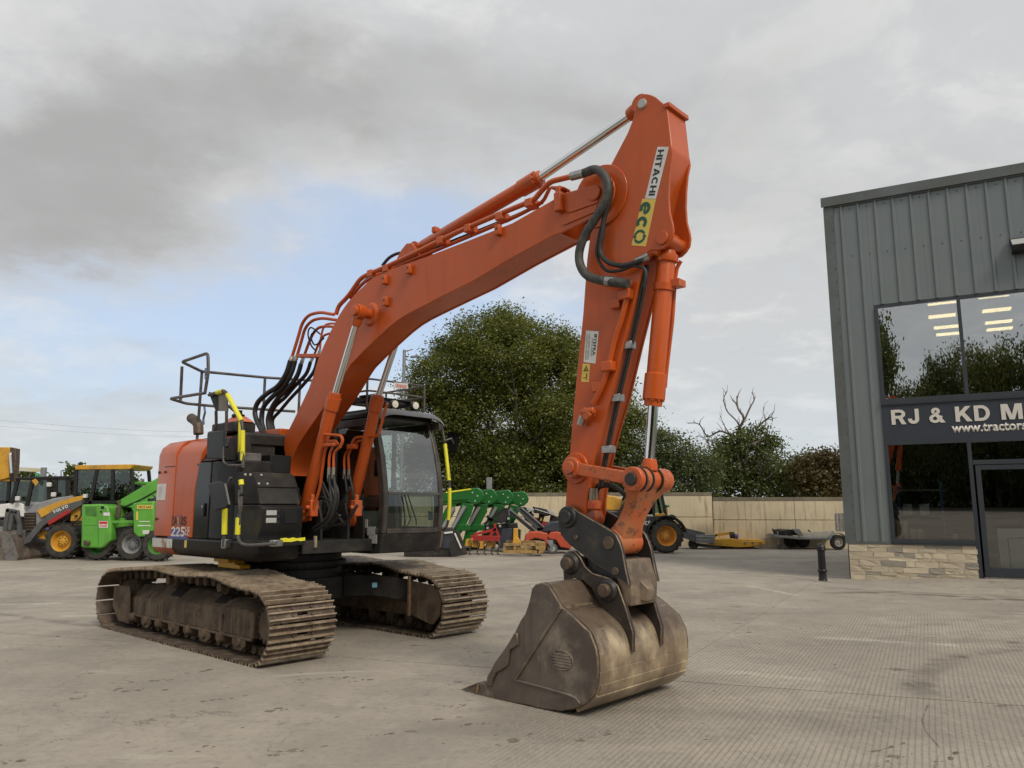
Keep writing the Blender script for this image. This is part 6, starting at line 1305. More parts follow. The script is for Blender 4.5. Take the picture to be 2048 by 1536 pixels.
# the recycling ring that stands for the last letter
rc_ = [(5.693,3.978),(5.695,4.04)]; rr0 = Vector((rc_[0][0] - rc_[1][0], rc_[0][1] - rc_[1][1])).length * 1.02
mb = MB()
for a0, a1 in ((20, 165), (200, 345)):
    o_ = disc(rc_[0][0], rc_[0][1], rr0, 12, a0, a1); i_ = disc(rc_[0][0], rc_[0][1], rr0 * 0.62, 12, a0, a1)
    mb.add([(x, AN - 0.003, z) for x, z in o_ + i_[::-1]], [tuple(range(24))])
    t = R(a1); c_, s_ = math.cos(t), math.sin(t); f = lambda rad, tt: (rc_[0][0] + rad * math.cos(R(tt)), AN - 0.0032, rc_[0][1] + rad * math.sin(R(tt)))
    mb.add([f(rr0 * 1.18, a1), f(rr0 * 0.45, a1), f(rr0 * 0.85, a1 + 34)], [(0, 1, 2)])
mb.build('recycle_ring', 'print_green', arm, smooth=0, fix=False)
decal([(5.054,2.924),(5.189,2.893),(5.231,3.185),(5.088,3.217)], 'sticker_white')
ts = [(5.172,3.133),(5.155,2.972),(5.206,3.128)]; word('TEFRA', 'print_black', ts[0], ts[1], ts[2], 1.0, 0.012)
tl = [(5.153,3.136),(5.135,2.97),(5.17,3.133)]; word('TYPE 2 COUPLER', 'print_green', tl[0], tl[1], tl[2], 0.9, 0)
tl = [(5.122,3.178),(5.095,2.938),(5.139,3.175)]; word('DOUBLE LOCKING COUPLER FITTED', 'print_green', tl[0], tl[1], tl[2], 0.9, 0)
tl = [(5.091,3.183),(5.069,2.941),(5.111,3.18)]; word('WE SAFETY PIN REQUIRED', 'print_green', tl[0], tl[1], tl[2], 0.9, 0)
decal([(5.18,3.169),(5.183,3.136),(5.212,3.131),(5.211,3.164)], 'print_black')
decal([(5.025,2.743),(5.11,2.731),(5.129,2.896),(5.044,2.912)], 'sticker_yellow')
decal([(5.045,2.836),(5.116,2.826),(5.086,2.89)], 'print_black'); decal([(5.06,2.841),(5.104,2.834),(5.086,2.875)], 'sticker_yellow')
decal([(5.081,2.809),(5.095,2.807),(5.091,2.752),(5.077,2.753)], 'print_black'); decal([(5.044,2.785),(5.075,2.779),(5.075,2.768),(5.044,2.773)], 'print_black')
decal([(5.036,2.822),(5.118,2.81),(5.118,2.807),(5.036,2.819)], 'print_black')
# hydraulic line on the arm, valve at its lower end
pa = [(5.588,-0.375,3.559),(5.563,-0.375,3.413),(5.505,-0.375,3.241),(5.432,-0.375,3.093),(5.386,-0.375,2.941),(5.356,-0.375,2.831),(5.305,-0.375,2.715),(5.248,-0.375,2.617),(5.18,-0.375,2.519)]
ap_ = MB().tube([pa[0]] + fillet(pa[1:], 0.1), 0.026, 12).build('arm_pipe', 'orange_paint', arm)
for q in ((5.556,-0.37,3.461), (5.353,-0.37,2.841)): MB().box(q[0] - 0.06, q[0] + 0.06, -0.415, AN, q[2] - 0.045, q[2] + 0.045).build('pipe_clamp', 'orange_paint', arm, bevel=0.01)
for q in ((5.442,-0.37,3.404), (5.223,-0.37,2.67)): MB().box(q[0] - 0.05, q[0] + 0.05, -0.39, AN, q[2] - 0.045, q[2] + 0.045).build('lug', 'orange_paint', arm, bevel=0.008)
q = [(5.164,-0.4,2.455),(5.107,-0.4,2.396),(5.05,-0.4,2.337)]
MB().bar(q[0], q[1], 0.09, 0.11).cyl((q[0][0] - 0.07, -0.42, q[0][2] - 0.01), (q[0][0] + 0.05, -0.40, q[0][2]), 0.035, n=12).build('stop_valve', 'orange_paint', arm, bevel=0.01)
MB().cyl((q[1][0] - 0.02, q[1][1], q[1][2] + 0.02), q[2], 0.035, 0.03, 14).build('coupling', 'satin_steel', arm)
# twin hoses clipped to the front of the arm
for dx_ in (0.0, 5.0):
    hp = [[(5.704,-0.28,3.727),(5.661,-0.28,3.528),(5.608,-0.28,3.309),(5.521,-0.28,3.027),(5.398,-0.28,2.635),(5.281,-0.28,2.24),(5.21,-0.28,1.975),(5.167,-0.28,1.79)], [(5.734,-0.28,3.72),(5.692,-0.28,3.522),(5.633,-0.28,3.305),(5.547,-0.28,3.024),(5.425,-0.28,2.632),(5.308,-0.28,2.238),(5.237,-0.28,1.974),(5.194,-0.28,1.789)]][int(dx_ > 0)]
    MB().tube(catmull(hp, 5), 0.014, 8).build('arm_hose', 'rubber', arm)
for q in [(5.51,-0.28,3.024),(5.375,-0.28,2.565),(5.267,-0.28,2.111)]: MB().box(q[0] - 0.05, q[0] + 0.05, -0.315, -0.23, q[2] - 0.035, q[2] + 0.035).build('hose_clip', 'satin_steel', arm, bevel=0.006)
q = (5.067,-0.26,1.631); MB().box(q[0] - 0.06, q[0] + 0.06, -0.32, -0.2, q[2] - 0.05, q[2] + 0.03).build('manifold', 'worn_orange_paint', arm, bevel=0.01)
for k in range(3): MB().cyl((q[0] + 0.01, -0.30 + 0.04 * k, q[2] + 0.02), (q[0] + 0.02, -0.30 + 0.04 * k, q[2] + 0.14), 0.016, n=10).build('hose_fitting', 'fitting_zinc', arm)
for pts in ([(5.073,-0.22,1.734),(5.108,-0.22,1.801),(5.212,-0.22,1.812),(5.319,-0.22,1.775),(5.407,-0.22,1.708)], [(5.04,-0.16,1.713),(5.087,-0.16,1.78),(5.208,-0.16,1.787),(5.304,-0.16,1.741),(5.387,-0.16,1.665)]): MB().tube(catmull(pts, 6), 0.015, 8).build('coupler_hose', 'rubber', arm)
# big jumper hoses from boom to arm
for pts, r, nm in (([(5.067,-0.47,4.692),(5.19,-0.47,4.684),(5.305,-0.47,4.684),(5.388,-0.47,4.629),(5.447,-0.47,4.529),(5.45,-0.47,4.418),(5.397,-0.47,4.304),(5.306,-0.47,4.204),(5.202,-0.47,4.095),(5.137,-0.47,3.981),(5.118,-0.47,3.875),(5.145,-0.47,3.773),(5.217,-0.47,3.682),(5.349,-0.47,3.618),(5.483,-0.47,3.572),(5.645,-0.47,3.526)], 0.041, 'hose_sheath'), ([(5.194,-0.42,4.69),(5.325,-0.42,4.685),(5.402,-0.42,4.607),(5.449,-0.42,4.482),(5.435,-0.42,4.357),(5.376,-0.42,4.214),(5.345,-0.42,4.055),(5.32,-0.42,3.918),(5.351,-0.42,3.84),(5.437,-0.42,3.765),(5.559,-0.42,3.72),(5.679,-0.42,3.717),(5.772,-0.42,3.723)], 0.023, 'rubber'), ([(5.399,-0.41,4.283),(5.34,-0.41,4.154),(5.286,-0.41,3.976),(5.278,-0.41,3.882),(5.321,-0.41,3.778),(5.396,-0.41,3.706),(5.525,-0.41,3.683),(5.641,-0.41,3.695),(5.713,-0.41,3.684),(5.778,-0.41,3.643),(5.791,-0.41,3.578),(5.768,-0.41,3.479)], 0.015, 'rubber')):
    MB().tube(catmull(pts, 5), r, 14).build('jumper_hose', nm, arm)
MB().cyl((5.043,-0.47,4.694), (5.19,-0.47,4.682), 0.042, n=14).build('hose_fitting', 'satin_steel', arm)
MB().cyl((5.414,-0.47,3.595), (5.579,-0.44,3.551), 0.050, 0.046, 14).build('hose_fitting', 'satin_steel', arm)
MB().cyl((5.687,-0.4,3.729), (5.791,-0.36,3.77), 0.036, n=14).build('hose_fitting', 'satin_steel', arm)
MB().cyl((5.579,-0.44,3.551), (5.604,-0.375,3.556), 0.034, n=14).build('pipe_elbow', 'orange_paint', arm)

# ---- bucket cylinder, links, quick hitch
bA, bG, bE = (5.882,3.925), (5.679,2.477), (5.608,1.857)
uplink = (5.61,1.837)
c4_, F4, G4, d4 = cylinder('bucket_cylinder', bA, bG, (uplink[0], uplink[1]), -0.175, 0.082, 0.29, 0.046, 0.085, 0.095, 0.13)
q = F4 + d4 * 0.12
MB().lathe(q, d4, [(0, 0.10), (0.03, 0.105), (0.06, 0.10), (0.065, 0.083)], 24).build('end_cap', 'orange_paint', c4_)
q = F4 + d4 * 0.38; MB().lathe(q, d4, [(0, 0.084), (0.0, 0.095), (0.06, 0.095), (0.06, 0.084)], 24).box(q.x + 0.0, q.x + 0.16, -0.20, -0.08, q.z - 0.04, q.z + 0.02).build('clamp_band', 'orange_paint', c4_)
pk = [(5.956,-0.09,3.755),(5.914,-0.09,3.704),(5.89,-0.09,3.594),(5.851,-0.09,3.236),(5.775,-0.09,2.796),(5.754,-0.09,2.642)]
MB().tube(fillet(pk, 0.06), 0.018, 9).build('cylinder_pipe', 'orange_paint', c4_)
ep = [(5.749,-0.3,3.795),(5.801,-0.3,3.82),(5.861,-0.3,3.797)]; MB().tube(catmull(ep, 4), 0.03, 10).build('pipe_elbow', 'orange_paint', c4_)
for y in (-0.405, 0.055):
    d = Vector((uplink[0] - lk[0], 0, uplink[1] - lk[1])).normalized(); a = Vector((lk[0], y, lk[1])); b = Vector((uplink[0], y, uplink[1]))
    mb = MB().bar(a, b, 0.05, 0.11, (0, 0, 1)); mb.cyl(a - Vector((0, .035, 0)), a + Vector((0, .035, 0)), 0.095, n=24); mb.cyl(b - Vector((0, .035, 0)), b + Vector((0, .035, 0)), 0.105, n=24)
    sl_ = sub(mb, 'side_link', 'worn_orange_paint', bevel=0.01)
    MB().cyl(a - Vector((0, .06, 0)), a + Vector((0, .06, 0)), 0.055, n=20).build('pin', 'worn_orange_paint', sl_, bevel=0.006)
    MB().cyl(b - Vector((0, .06, 0)), b + Vector((0, .06, 0)), 0.055, n=20).build('pin', 'dark_steel', sl_, bevel=0.006)
lowp = (5.331,1.299)
T0, T1 = Vector((uplink[0], 0, uplink[1])), Vector((lowp[0], 0, lowp[1])); dd = (T1 - T0).normalized(); nn_ = Vector((-dd.z, 0, dd.x))
mb = MB(); ctr = -0.175
ringsT = []
for t, hw, th in ((0.02, 0.235, 0.085), (0.16, 0.21, 0.075), (0.30, 0.15, 0.062), (0.5, 0.125, 0.058), (0.7, 0.128, 0.062), (0.86, 0.16, 0.075), (0.98, 0.165, 0.085)):
    p = T0.lerp(T1, t)
    ringsT.append([(p + nn_ * a_ + Vector((0, ctr + b_, 0))) for a_, b_ in ((-th, -hw), (-th, hw), (th, hw), (th, -hw))])
mb.loft(ringsT)
for y0, y1 in ((-0.355, -0.255), (-0.095, 0.03)): mb.cyl(T0 + Vector((0, y0, 0)), T0 + Vector((0, y1, 0)), 0.102, n=28)
mb.cyl(T1 + Vector((0, ctr - 0.175, 0)), T1 + Vector((0, ctr + 0.175, 0)), 0.108, n=28)
tl_ = sub(mb, 'tipping_link', 'link_paint', bevel=0.014)
for y in (-0.36, -0.25, -0.10): MB().lathe(T0 + Vector((0, y - 0.008, 0)), (0, 1, 0), [(0, 0.100), (0.0, 0.112), (0.016, 0.112), (0.016, 0.100)], 28).build('seal_ring', 'dark_steel', tl_)
p = T0.lerp(T1, 0.3); MB().bar(p - nn_ * 0.065 + Vector((0, -0.26, 0)), T0.lerp(T1, 0.93) - nn_ * 0.075 + Vector((0, -0.26, 0)), 0.02, 0.02).build('weld', 'dark_steel', tl_)
MB().bar(T0 + Vector((0, 0.03, 0)), T0 + Vector((0, 0.10, 0)), 0.16, 0.16).build('pin_keeper', 'dark_steel', tl_, bevel=0.03)
HN, HF = -0.42, 0.07
hp = [(4.937,1.604),(4.979,1.596),(5.021,1.569),(5.399,1.394),(5.43,1.369),(5.464,1.308),(5.487,1.246),(5.527,1.053),(5.551,0.956),(5.411,1.025),(5.257,1.095),(5.072,1.189),(4.932,1.266),(4.868,1.317),(4.831,1.355),(4.8,1.435),(4.801,1.488),(4.825,1.551),(4.877,1.596)]
qh = MB()
for y0, y1 in ((HN, HN + 0.04), (HF - 0.04, HF)): qh.prism(list(hp), y0, y1)
hitch = sub(qh, 'quick_hitch', 'dark_steel', bevel=0.008, wear='worn_edge')
fx0 = (5.486,1.163); fx1 = (5.55,0.954); fx2 = (5.536,0.784)
MB().loft([[(p[0], y, p[1]) for p in ((fx0[0], fx0[1]), (fx1[0], fx1[1]), (fx2[0], fx2[1]), (fx2[0] - 0.16, fx2[1] + 0.02), (fx1[0] - 0.14, fx1[1]), (fx0[0] - 0.12, fx0[1]))] for y in (HN + 0.041, HF - 0.041)]).build('front_plate', 'hitch_face_steel', hitch, bevel=0.012)
MB().loft([[(fx1[0] - 0.02, -0.26, fx1[1] + 0.06), (fx1[0] + 0.07, -0.22, fx1[1] - 0.03), (fx1[0] + 0.05, -0.22, fx2[1] + 0.03), (fx2[0] - 0.05, -0.26, fx2[1] + 0.03)], [(fx1[0] - 0.02, -0.06, fx1[1] + 0.04), (fx1[0] + 0.05, -0.09, fx1[1] - 0.05), (fx1[0] + 0.04, -0.09, fx2[1] + 0.03), (fx2[0] - 0.05, -0.06, fx2[1] + 0.03)]]).build('latch_nose', 'hitch_face_steel', hitch, bevel=0.015)
MB().prism([(p[0], p[1]) for p in [(5.031,1.294),(5.4,1.159),(5.52,0.94),(5.368,0.91),(5.109,1.061)]], HN + 0.05, HF - 0.05).build('hitch_body', 'dark_steel', hitch, bevel=0.01)
hinge = (4.913,1.516)
MB().cyl((hinge[0], HN - 0.05, hinge[1]), (hinge[0], HF + 0.05, hinge[1]), 0.062, n=24).build('pin', 'dark_steel', hitch, bevel=0.01)
MB().lathe((hinge[0], HN - 0.025, hinge[1]), (0, 1, 0), [(0, 0.09), (0.025, 0.1), (0.026, 0.0)], 26).build('collar', 'dark_steel', hitch, bevel=0.004)
MB().cyl((hinge[0], AN, hinge[1]), (hinge[0], AF, hinge[1]), 0.125, n=28).build('arm_end_boss', 'worn_orange_paint', arm, bevel=0.01)
for (q, r) in (((5.353,1.301), 0.055), ((5.418,1.067), 0.034), ((5.005,1.338), 0.022)): MB().cyl((q[0], HN - 0.014, q[1]), (q[0], HN + 0.03, q[1]), r, n=20).build('pin', 'rusty_dark', hitch, bevel=0.004)
# ---- bucket
KN, KF = -0.87, 0.54
Z5 = [(4.86,0.883),(4.868,0.921),(4.91,0.961),(4.976,0.979),(5.041,0.969),(5.104,0.901),(5.189,0.8),(5.318,0.729),(5.465,0.629),(5.528,0.511),(5.544,0.402),(5.537,0.268),(5.499,0.162),(5.411,0.082),(5.307,0.026),(5.156,-0.014),(4.984,-0.027),(4.756,-0.023),(4.587,-0.026),(4.34,-0.029),(4.334,0.026),(4.348,0.135),(4.445,0.273),(4.569,0.412),(4.672,0.541),(4.743,0.654),(4.792,0.706),(4.843,0.821)]
side = list(Z5)
bk_ = MB()
for y0, y1 in ((KN, KN + 0.03), (KF - 0.03, KF)): bk_.prism(side, y0, y1)
bucket = sub(bk_, 'bucket', 'bucket_steel', bevel=0.009, wear='worn_edge')
# wrapper: outer skin from the top lip round the back to the cutting edge
skin = [(p.x, p.z) for p in catmull([(x, 0, z) for x, z in Z5[3:19]], 4)]
inner = inset_poly(skin + [(skin[-1][0] - 0.2, skin[-1][1] + 0.3)], 0.025)[:len(skin)]
w_ = MB()
w_.loft([[(x, y, z) for x, z in skin] + [(x, y, z) for x, z in inner[::-1]] for y in (KN + 0.031, KF - 0.031)])
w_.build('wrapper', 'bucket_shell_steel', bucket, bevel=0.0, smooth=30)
def band(i0, i1, lift, mat, y0=KN + 0.02, y1=KF - 0.02, name='wear_strip'):
    a = skin[i0:i1 + 1]; b = [tuple(Vector(p) + (Vector(p) - Vector(q)).normalized() * lift) for p, q in zip(skin[i0:i1 + 1], inner[i0:i1 + 1])]
    return MB().loft([[(x, y, z) for x, z in b] + [(x, y, z) for x, z in inner[i0:i1 + 1][::-1]] for y in (y0, y1)]).build(name, mat, bucket, bevel=0.004)
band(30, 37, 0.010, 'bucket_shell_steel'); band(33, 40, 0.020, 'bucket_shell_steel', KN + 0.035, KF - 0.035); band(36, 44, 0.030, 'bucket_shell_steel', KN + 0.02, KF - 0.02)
for i in (12, 13): band(i, i + 1, 0.008 if i == 12 else 0.004, 'worn_edge', KN + 0.04, -0.44)
# folded ribs and badge on the near cheek
rb = [(5.188,0.795),(4.681,0.159),(5.391,0.121)]
MB().bar((rb[0][0], KN - 0.006, rb[0][1]), (rb[1][0], KN - 0.006, rb[1][1]), 0.03, 0.016, (0, 1, 0)).build('cheek_seam', 'bucket_steel', bucket, bevel=0.005, wear='worn_edge')
rb2 = [(4.687,0.156),(4.984,0.143),(5.268,0.124),(5.327,0.111),(5.366,0.076)]
MB().tube([(x, KN - 0.002, z) for x, z in rb2], 0.012, 6).build('cheek_seam', 'bucket_steel', bucket)
bd = [(5.185,0.384),(5.07,0.37),(5.186,0.458)]
ra, rb_ = abs(bd[0][0] - bd[1][0]), abs(bd[2][1] - bd[0][1])
ell = [(bd[0][0] + ra * math.cos(2 * math.pi * i / 30), KN - 0.004, bd[0][1] + rb_ * math.sin(2 * math.pi * i / 30)) for i in range(31)]
mbb = MB().tube(ell, 0.006, 6)
for k in range(-2, 3):
    hw = ra * math.sqrt(max(0, 1 - (k * 0.3) ** 2)) * 0.92; mbb.bar((bd[0][0] - hw, KN - 0.003, bd[0][1] + k * 0.3 * rb_), (bd[0][0] + hw, KN - 0.0015, bd[0][1] + k * 0.3 * rb_), 0.015, 0.018, (0, 0, 1))
mbb.build('cast_badge', 'bucket_steel', bucket)
# cutting edge, teeth, side cutters
edge = [(4.756,-0.023),(4.34,-0.029),(4.328,0),(4.752,0.017)]
MB().prism(list(edge), KN + 0.001, KF - 0.001).build('cutting_edge', 'rusty_edge', bucket, bevel=0.004)
tt_ = [(4.582,-0.022),(4.418,-0.031),(4.237,-0.039),(4.08,-0.05),(3.99,-0.051),(3.977,-0.031),(4.028,-0.011),(4.13,0.03),(4.217,0.068),(4.303,0.076),(4.358,0.038),(4.507,0.036)]
for k in range(5):
    y = KN + 0.07 + k * (KF - KN - 0.14) / 4; wv = 0.06
    mbt = MB(); base = [Vector((x, 0, z)) for x, z in tt_]
    mbt.loft([[p + Vector((0, y - wv * (0.6 if i in (3, 4, 5, 6) else 1), 0)) for i, p in enumerate(base)], [p + Vector((0, y + wv * (0.6 if i in (3, 4, 5, 6) else 1), 0)) for i, p in enumerate(base)]])
    tth = mbt.build('tooth', 'bucket_steel', bucket, bevel=0.01)
    q = [(4.236,0.058),(4.212,-0.042)]; MB().bar((q[0][0], y, q[0][1]), (q[1][0], y, q[1][1]), 0.14, 0.012, (1, 0, 0)).build('tooth_band', 'rusty_edge', tth, bevel=0.003)
sc_ = [(4.342,0.071),(4.686,0.544),(4.722,0.547),(4.733,0.451),(4.636,0.399),(4.607,0.273),(4.543,0.223),(4.473,0.193),(4.414,0.074)]
for y0, y1 in ((KN - 0.022, KN - 0.0005), (KF + 0.0005, KF + 0.022)): MB().prism(list(sc_), y0, y1).build('side_cutter', 'bucket_steel', bucket, bevel=0.008, wear='worn_edge')
# hanger ears
er = [(4.847,1.132),(4.856,1.185),(4.916,1.22),(4.983,1.222),(5.048,1.167),(5.096,1.092),(5.175,1.039),(5.363,1.006),(5.437,0.949),(5.507,0.784),(5.575,0.586),(5.567,0.421),(5.515,0.52),(5.354,0.648),(5.234,0.81),(5.157,0.918),(5.069,0.974),(4.971,0.985),(4.858,0.952)]
for y0, y1 in ((-0.42, -0.375), (0.025, 0.07)): MB().prism([(x, z) for x, z in er], y0, y1).build('hanger_ear', 'ear_steel', bucket, bevel=0.008, wear='worn_edge')
for q in [(4.938,1.111),(5.335,0.907)]:
    MB().cyl((q[0], -0.50, q[1]), (q[0], 0.15, q[1]), 0.058, n=24).build('bucket_pin', 'rusty_dark', bucket, bevel=0.008)
    for y in (-0.455, 0.07): MB().lathe((q[0], y, q[1]), (0, 1, 0), [(0, 0.075), (0.03, 0.10), (0.034, 0.02)], 24).build('pin_collar', 'dark_steel', bucket, bevel=0.004)
# model lettering on the engine cover
zx = (-0.92,-1.36,1.374); zx2 = (-0.472,-1.36,1.487)
Wd = zx2[0] - zx[0]; Ht = zx2[2] - zx[2]
lettering('ZA', 'print_black', ec, (zx[0], -1.3575, zx[2]), (1, 0, 0), (0, 0, 1), Wd * 0.42, Ht, 0.02, 0.001)
lettering('X', 'print_blue', ec, (zx[0] + Wd * 0.40, -1.3575, zx[2]), (1, 0, 0), (0, 0, 1), Wd * 0.25, Ht * 1.15, 0.02, 0.001)
lettering('X', 'sticker_yellow', ec, (zx[0] + Wd * 0.42, -1.3585, zx[2]), (1, 0, 0), (0, 0, 1), Wd * 0.15, Ht * 0.98, 0.0, 0.0015)
lettering('IS', 'print_black', ec, (zx[0] + Wd * 0.68, -1.3575, zx[2]), (1, 0, 0), (0, 0, 1), Wd * 0.32, Ht, 0.02, 0.001)
n0 = (-0.884,-1.36,1.234); n1 = (-0.494,-1.36,1.356)
MB().add([(n0[0] - 0.14, -1.3572, n0[2] - 0.07), (n0[0] + 0.62 * (n1[0] - n0[0]) + 0.4, -1.3572, n0[2] - 0.07), (n0[0] + 0.5, -1.3572, n0[2] - 0.02), (n0[0] + 0.05, -1.3572, n1[2])], [(0, 1, 2, 3)]).build('stripe', 'print_blue', ec, smooth=0, fix=False)
block_word('225', 'sticker_white', ec, (n0[0], -1.3585, n0[2]), (1, 0, 0), (0, 0, 1), n1[0] - n0[0], n1[2] - n0[2], 0.001, 0.03)
lettering('US', 'sticker_white', ec, (n1[0] + 0.01, -1.3585, n0[2] + 0.6 * (n1[2] - n0[2])), (1, 0, 0), (0, 0, 1), 0.12, (n1[2] - n0[2]) * 0.42, 0.02, 0.001)
lettering('LC', 'sticker_white', ec, (n1[0] + 0.01, -1.3585, n0[2] + 0.02), (1, 0, 0), (0, 0, 1), 0.12, (n1[2] - n0[2]) * 0.42, 0.02, 0.001)
q = (-0.429,-1.37,1.147); MB().box(q[0] - 0.025, q[0] + 0.025, -1.374, -1.367, q[2] - 0.045, q[2] + 0.045).build('warning_sticker', 'sticker_yellow', sk, smooth=0)

material('lime_dark', (0.07, 0.22, 0.035), 0.5, col2=(0.05, 0.15, 0.03), vscale=6)
material('barrier_yellow', (0.55, 0.47, 0.22), 0.6, col2=(0.6, 0.58, 0.5), vscale=1.2)
material('castor_rubber', (0.10, 0.10, 0.098), 0.7)
material('cream_paint', (0.58, 0.50, 0.33), 0.5)
material('slate_black', (0.024, 0.026, 0.029), 0.4, dirt=(0.09, 0.08, 0.065), damt=0.35, dscale=3)
material('orange_rim', (0.62, 0.26, 0.03), 0.45, col2=(0.52, 0.22, 0.03), vscale=5, dirt=(0.2, 0.12, 0.06), damt=0.5, dscale=6)
material('pale_side', (0.52, 0.49, 0.42), 0.55, col2=(0.42, 0.39, 0.33), vscale=3)

# ================================================================ MACHINES AND GEAR PARKED ROUND THE YARD
def wheel(parent, x, y, r, wd, rim, lugs=18, rr=0.58, z=None, name='wheel'):
    """a lugged wheel whose outer face looks towards -y"""
    z = r if z is None else z
    mb = MB().lathe((x, y, z), (0, 1, 0), [(0.02, r * rr), (0.0, r * 0.7), (0.015, r * 0.88), (wd * 0.18, r * 0.945), (wd * 0.82, r * 0.945), (wd - 0.015, r * 0.88), (wd, r * 0.7), (wd - 0.02, r * rr), (0.02, r * rr)], 32, False)
    for i in range(lugs):
        a = 2 * math.pi * i / lugs
        for s, sh in ((0, 0.0), (1, math.pi / lugs)):
            ca, sa = math.cos(a + sh), math.sin(a + sh); cb_, sb_ = math.cos(a + sh + 0.16), math.sin(a + sh + 0.16)
            y0, y1 = (y + wd * 0.04, y + wd * 0.5) if s == 0 else (y + wd * 0.96, y + wd * 0.5)
            p0, p1 = Vector((x + r * 0.955 * ca, y0, z + r * 0.955 * sa)), Vector((x + r * 0.965 * cb_, y1, z + r * 0.965 * sb_))
            mb.bar(p0, p1, r * 0.085, r * 0.075, (ca, 0, sa))
    o = mb.build(name, 'tyre', parent)
    MB().lathe((x, y + 0.03, z), (0, 1, 0), [(0.0, r * rr * 0.99), (0.03, r * rr * 0.9), (wd * 0.45, r * rr * 0.80), (wd * 0.42, r * 0.3), (wd * 0.25, r * 0.27), (wd * 0.22, r * 0.12), (wd * 0.18, 0.0)], 28, False).build('rim', rim, o)
    h_ = MB()
    for i in range(8):
        a = 2 * math.pi * i / 8; h_.cyl((x + r * .21 * math.cos(a), y + wd * .24, z + r * .21 * math.sin(a)), (x + r * .21 * math.cos(a), y + wd * .30, z + r * .21 * math.sin(a)), r * 0.03, n=6)
    h = h_.build('wheel_nuts', 'dark_steel', o); h['kind'] = 'stuff'
    return o
def slab(parent, name, prof, y0, y1, mat, bev=0.012): return MB().prism(list(prof), y0, y1).build(name, mat, parent, bevel=bev)
def bars(parent, name, segs, y, wd, hg, mat):
    mb = MB()
    for a, b in segs: mb.bar((a[0], y, a[1]), (b[0], y, b[1]), wd, hg, (0, 0, 1) if abs(a[0] - b[0]) > 0.02 else (1, 0, 0))
    return mb.build(name, mat, parent, bevel=0.006)

# ---- yellow backhoe loader
o = thing('backhoe_loader', 'yellow and grey backhoe loader with its bucket down, behind the green telehandler', 'backhoe loader', (-14.4, 25, 0))
slab(o, 'hood', [(-1.324,1.472),(-1.031,1.741),(-0.439,1.931),(0.115,2.011),(0.532,2.027),(0.553,1.788),(-0.69,1.204),(-0.88,0.858),(-1.231,0.858)], 0.20, 1.35, 'pale_grey_paint', 0.04)
slab(o, 'hood_stripe', [(-0.914,1.535),(-0.422,1.749),(0.044,1.915),(0.533,2.019),(0.545,1.884),(-0.217,1.614),(-0.747,1.298)], 0.14, 0.21, 'amber_yellow', 0.01)
la = slab(o, 'loader_arm', [(0.578,1.868),(0.592,1.709),(0.168,1.44),(-0.248,1.267),(-0.579,1.047),(-0.944,0.546),(-1.158,0.452),(-1.114,0.655),(-0.719,1.172),(-0.278,1.583),(0.061,1.725)], 0.0, 0.13, 'slate_grey_paint', 0.012)
slab(o, 'loader_arm', [(0.578,1.868),(0.592,1.709),(0.168,1.44),(-0.248,1.267),(-0.579,1.047),(-0.944,0.546),(-1.158,0.452),(-1.114,0.655),(-0.719,1.172),(-0.278,1.583),(0.061,1.725)], 1.42, 1.55, 'slate_grey_paint', 0.012)
a = [(-0.281,1.44),(0.182,1.638),(-0.312,1.519)]
block_word('VOLVO', 'sticker_white', la, (a[0][0], -0.002, a[0][1]), (a[1][0] - a[0][0], 0, a[1][1] - a[0][1]), (a[2][0] - a[0][0], 0, a[2][1] - a[0][1]), 0.50, 0.10, 0.002)
gr_ = slab(o, 'grille', [(-1.355,1.456),(-0.956,1.472),(-0.896,0.858),(-1.227,0.827)], 0.19, 1.3, 'print_black', 0.01)
ga = [(-1.318,1.409),(-0.966,1.409),(-1.308,1.314),(-0.957,1.314),(-1.283,1.22),(-0.947,1.22),(-1.273,1.125),(-0.938,1.125),(-1.248,1.031),(-0.929,1.031),(-1.223,0.937),(-0.919,0.937)]
for i in range(0, 12, 2): MB().box(ga[i][0], ga[i + 1][0], 0.165, 0.189, ga[i][1] - 0.03, ga[i][1] + 0.02).build('slat', 'rusty_dark', gr_)
slab(o, 'chassis', [(-0.89,0.639),(-0.79,0.921),(-0.486,1.078),(0.642,1.141),(0.755,0.764),(0.485,0.577),(-0.47,0.577)], 0.28, 1.2, 'amber_yellow', 0.02)
slab(o, 'side_panel', [(0.187,1.583),(0.561,1.693),(0.605,1.204),(0.175,1.188)], 0.16, 1.3, 'amber_yellow', 0.02)
bars(o, 'lift_ram', [((-0.411,1.125), (0.239,1.535))], 0.02, 0.1, 0.13, 'red_paint')
MB().tube(fillet([(p[0], 0.4, p[1]) for p in [(0.234,1.947),(0.154,2.826),(0.216,3.035),(0.263,3.051)]], 0.1), 0.055, 10).build('exhaust_pipe', 'print_black', o)
slab(o, 'roof', [(0.192,2.939),(0.269,2.987),(2.109,3.019),(2.112,2.987),(2.009,2.858),(0.217,2.842)], 0.12, 1.5, 'amber_yellow', 0.03)
cf = bars(o, 'cab_frame', [((0.217,2.842), (0.262,1.995)), ((0.896,2.842), (0.766,1.741)), ((1.413,2.842), (1.477,1.868)), ((2.009,2.858), (2.167,1.868)), ((0.617,1.788), (2.171,1.82))], 0.2, 0.09, 0.1, 'print_black')
bars(o, 'cab_frame', [((0.282,2.842), (0.294,1.995)), ((1.413,2.842), (1.477,1.868)), ((2.009,2.858), (2.167,1.868))], 1.4, 0.08, 0.1, 'print_black')
for q in ([(0.235,2.826),(0.881,2.826),(0.755,1.868),(0.308,2.011)], [(0.913,2.826),(1.398,2.826),(1.465,1.82),(0.775,1.82)], [(1.43,2.826),(1.995,2.826),(2.135,1.868),(1.493,1.868)]): slab(cf, 'pane', q, 0.19, 0.2, 'vehicle_glass', 0)
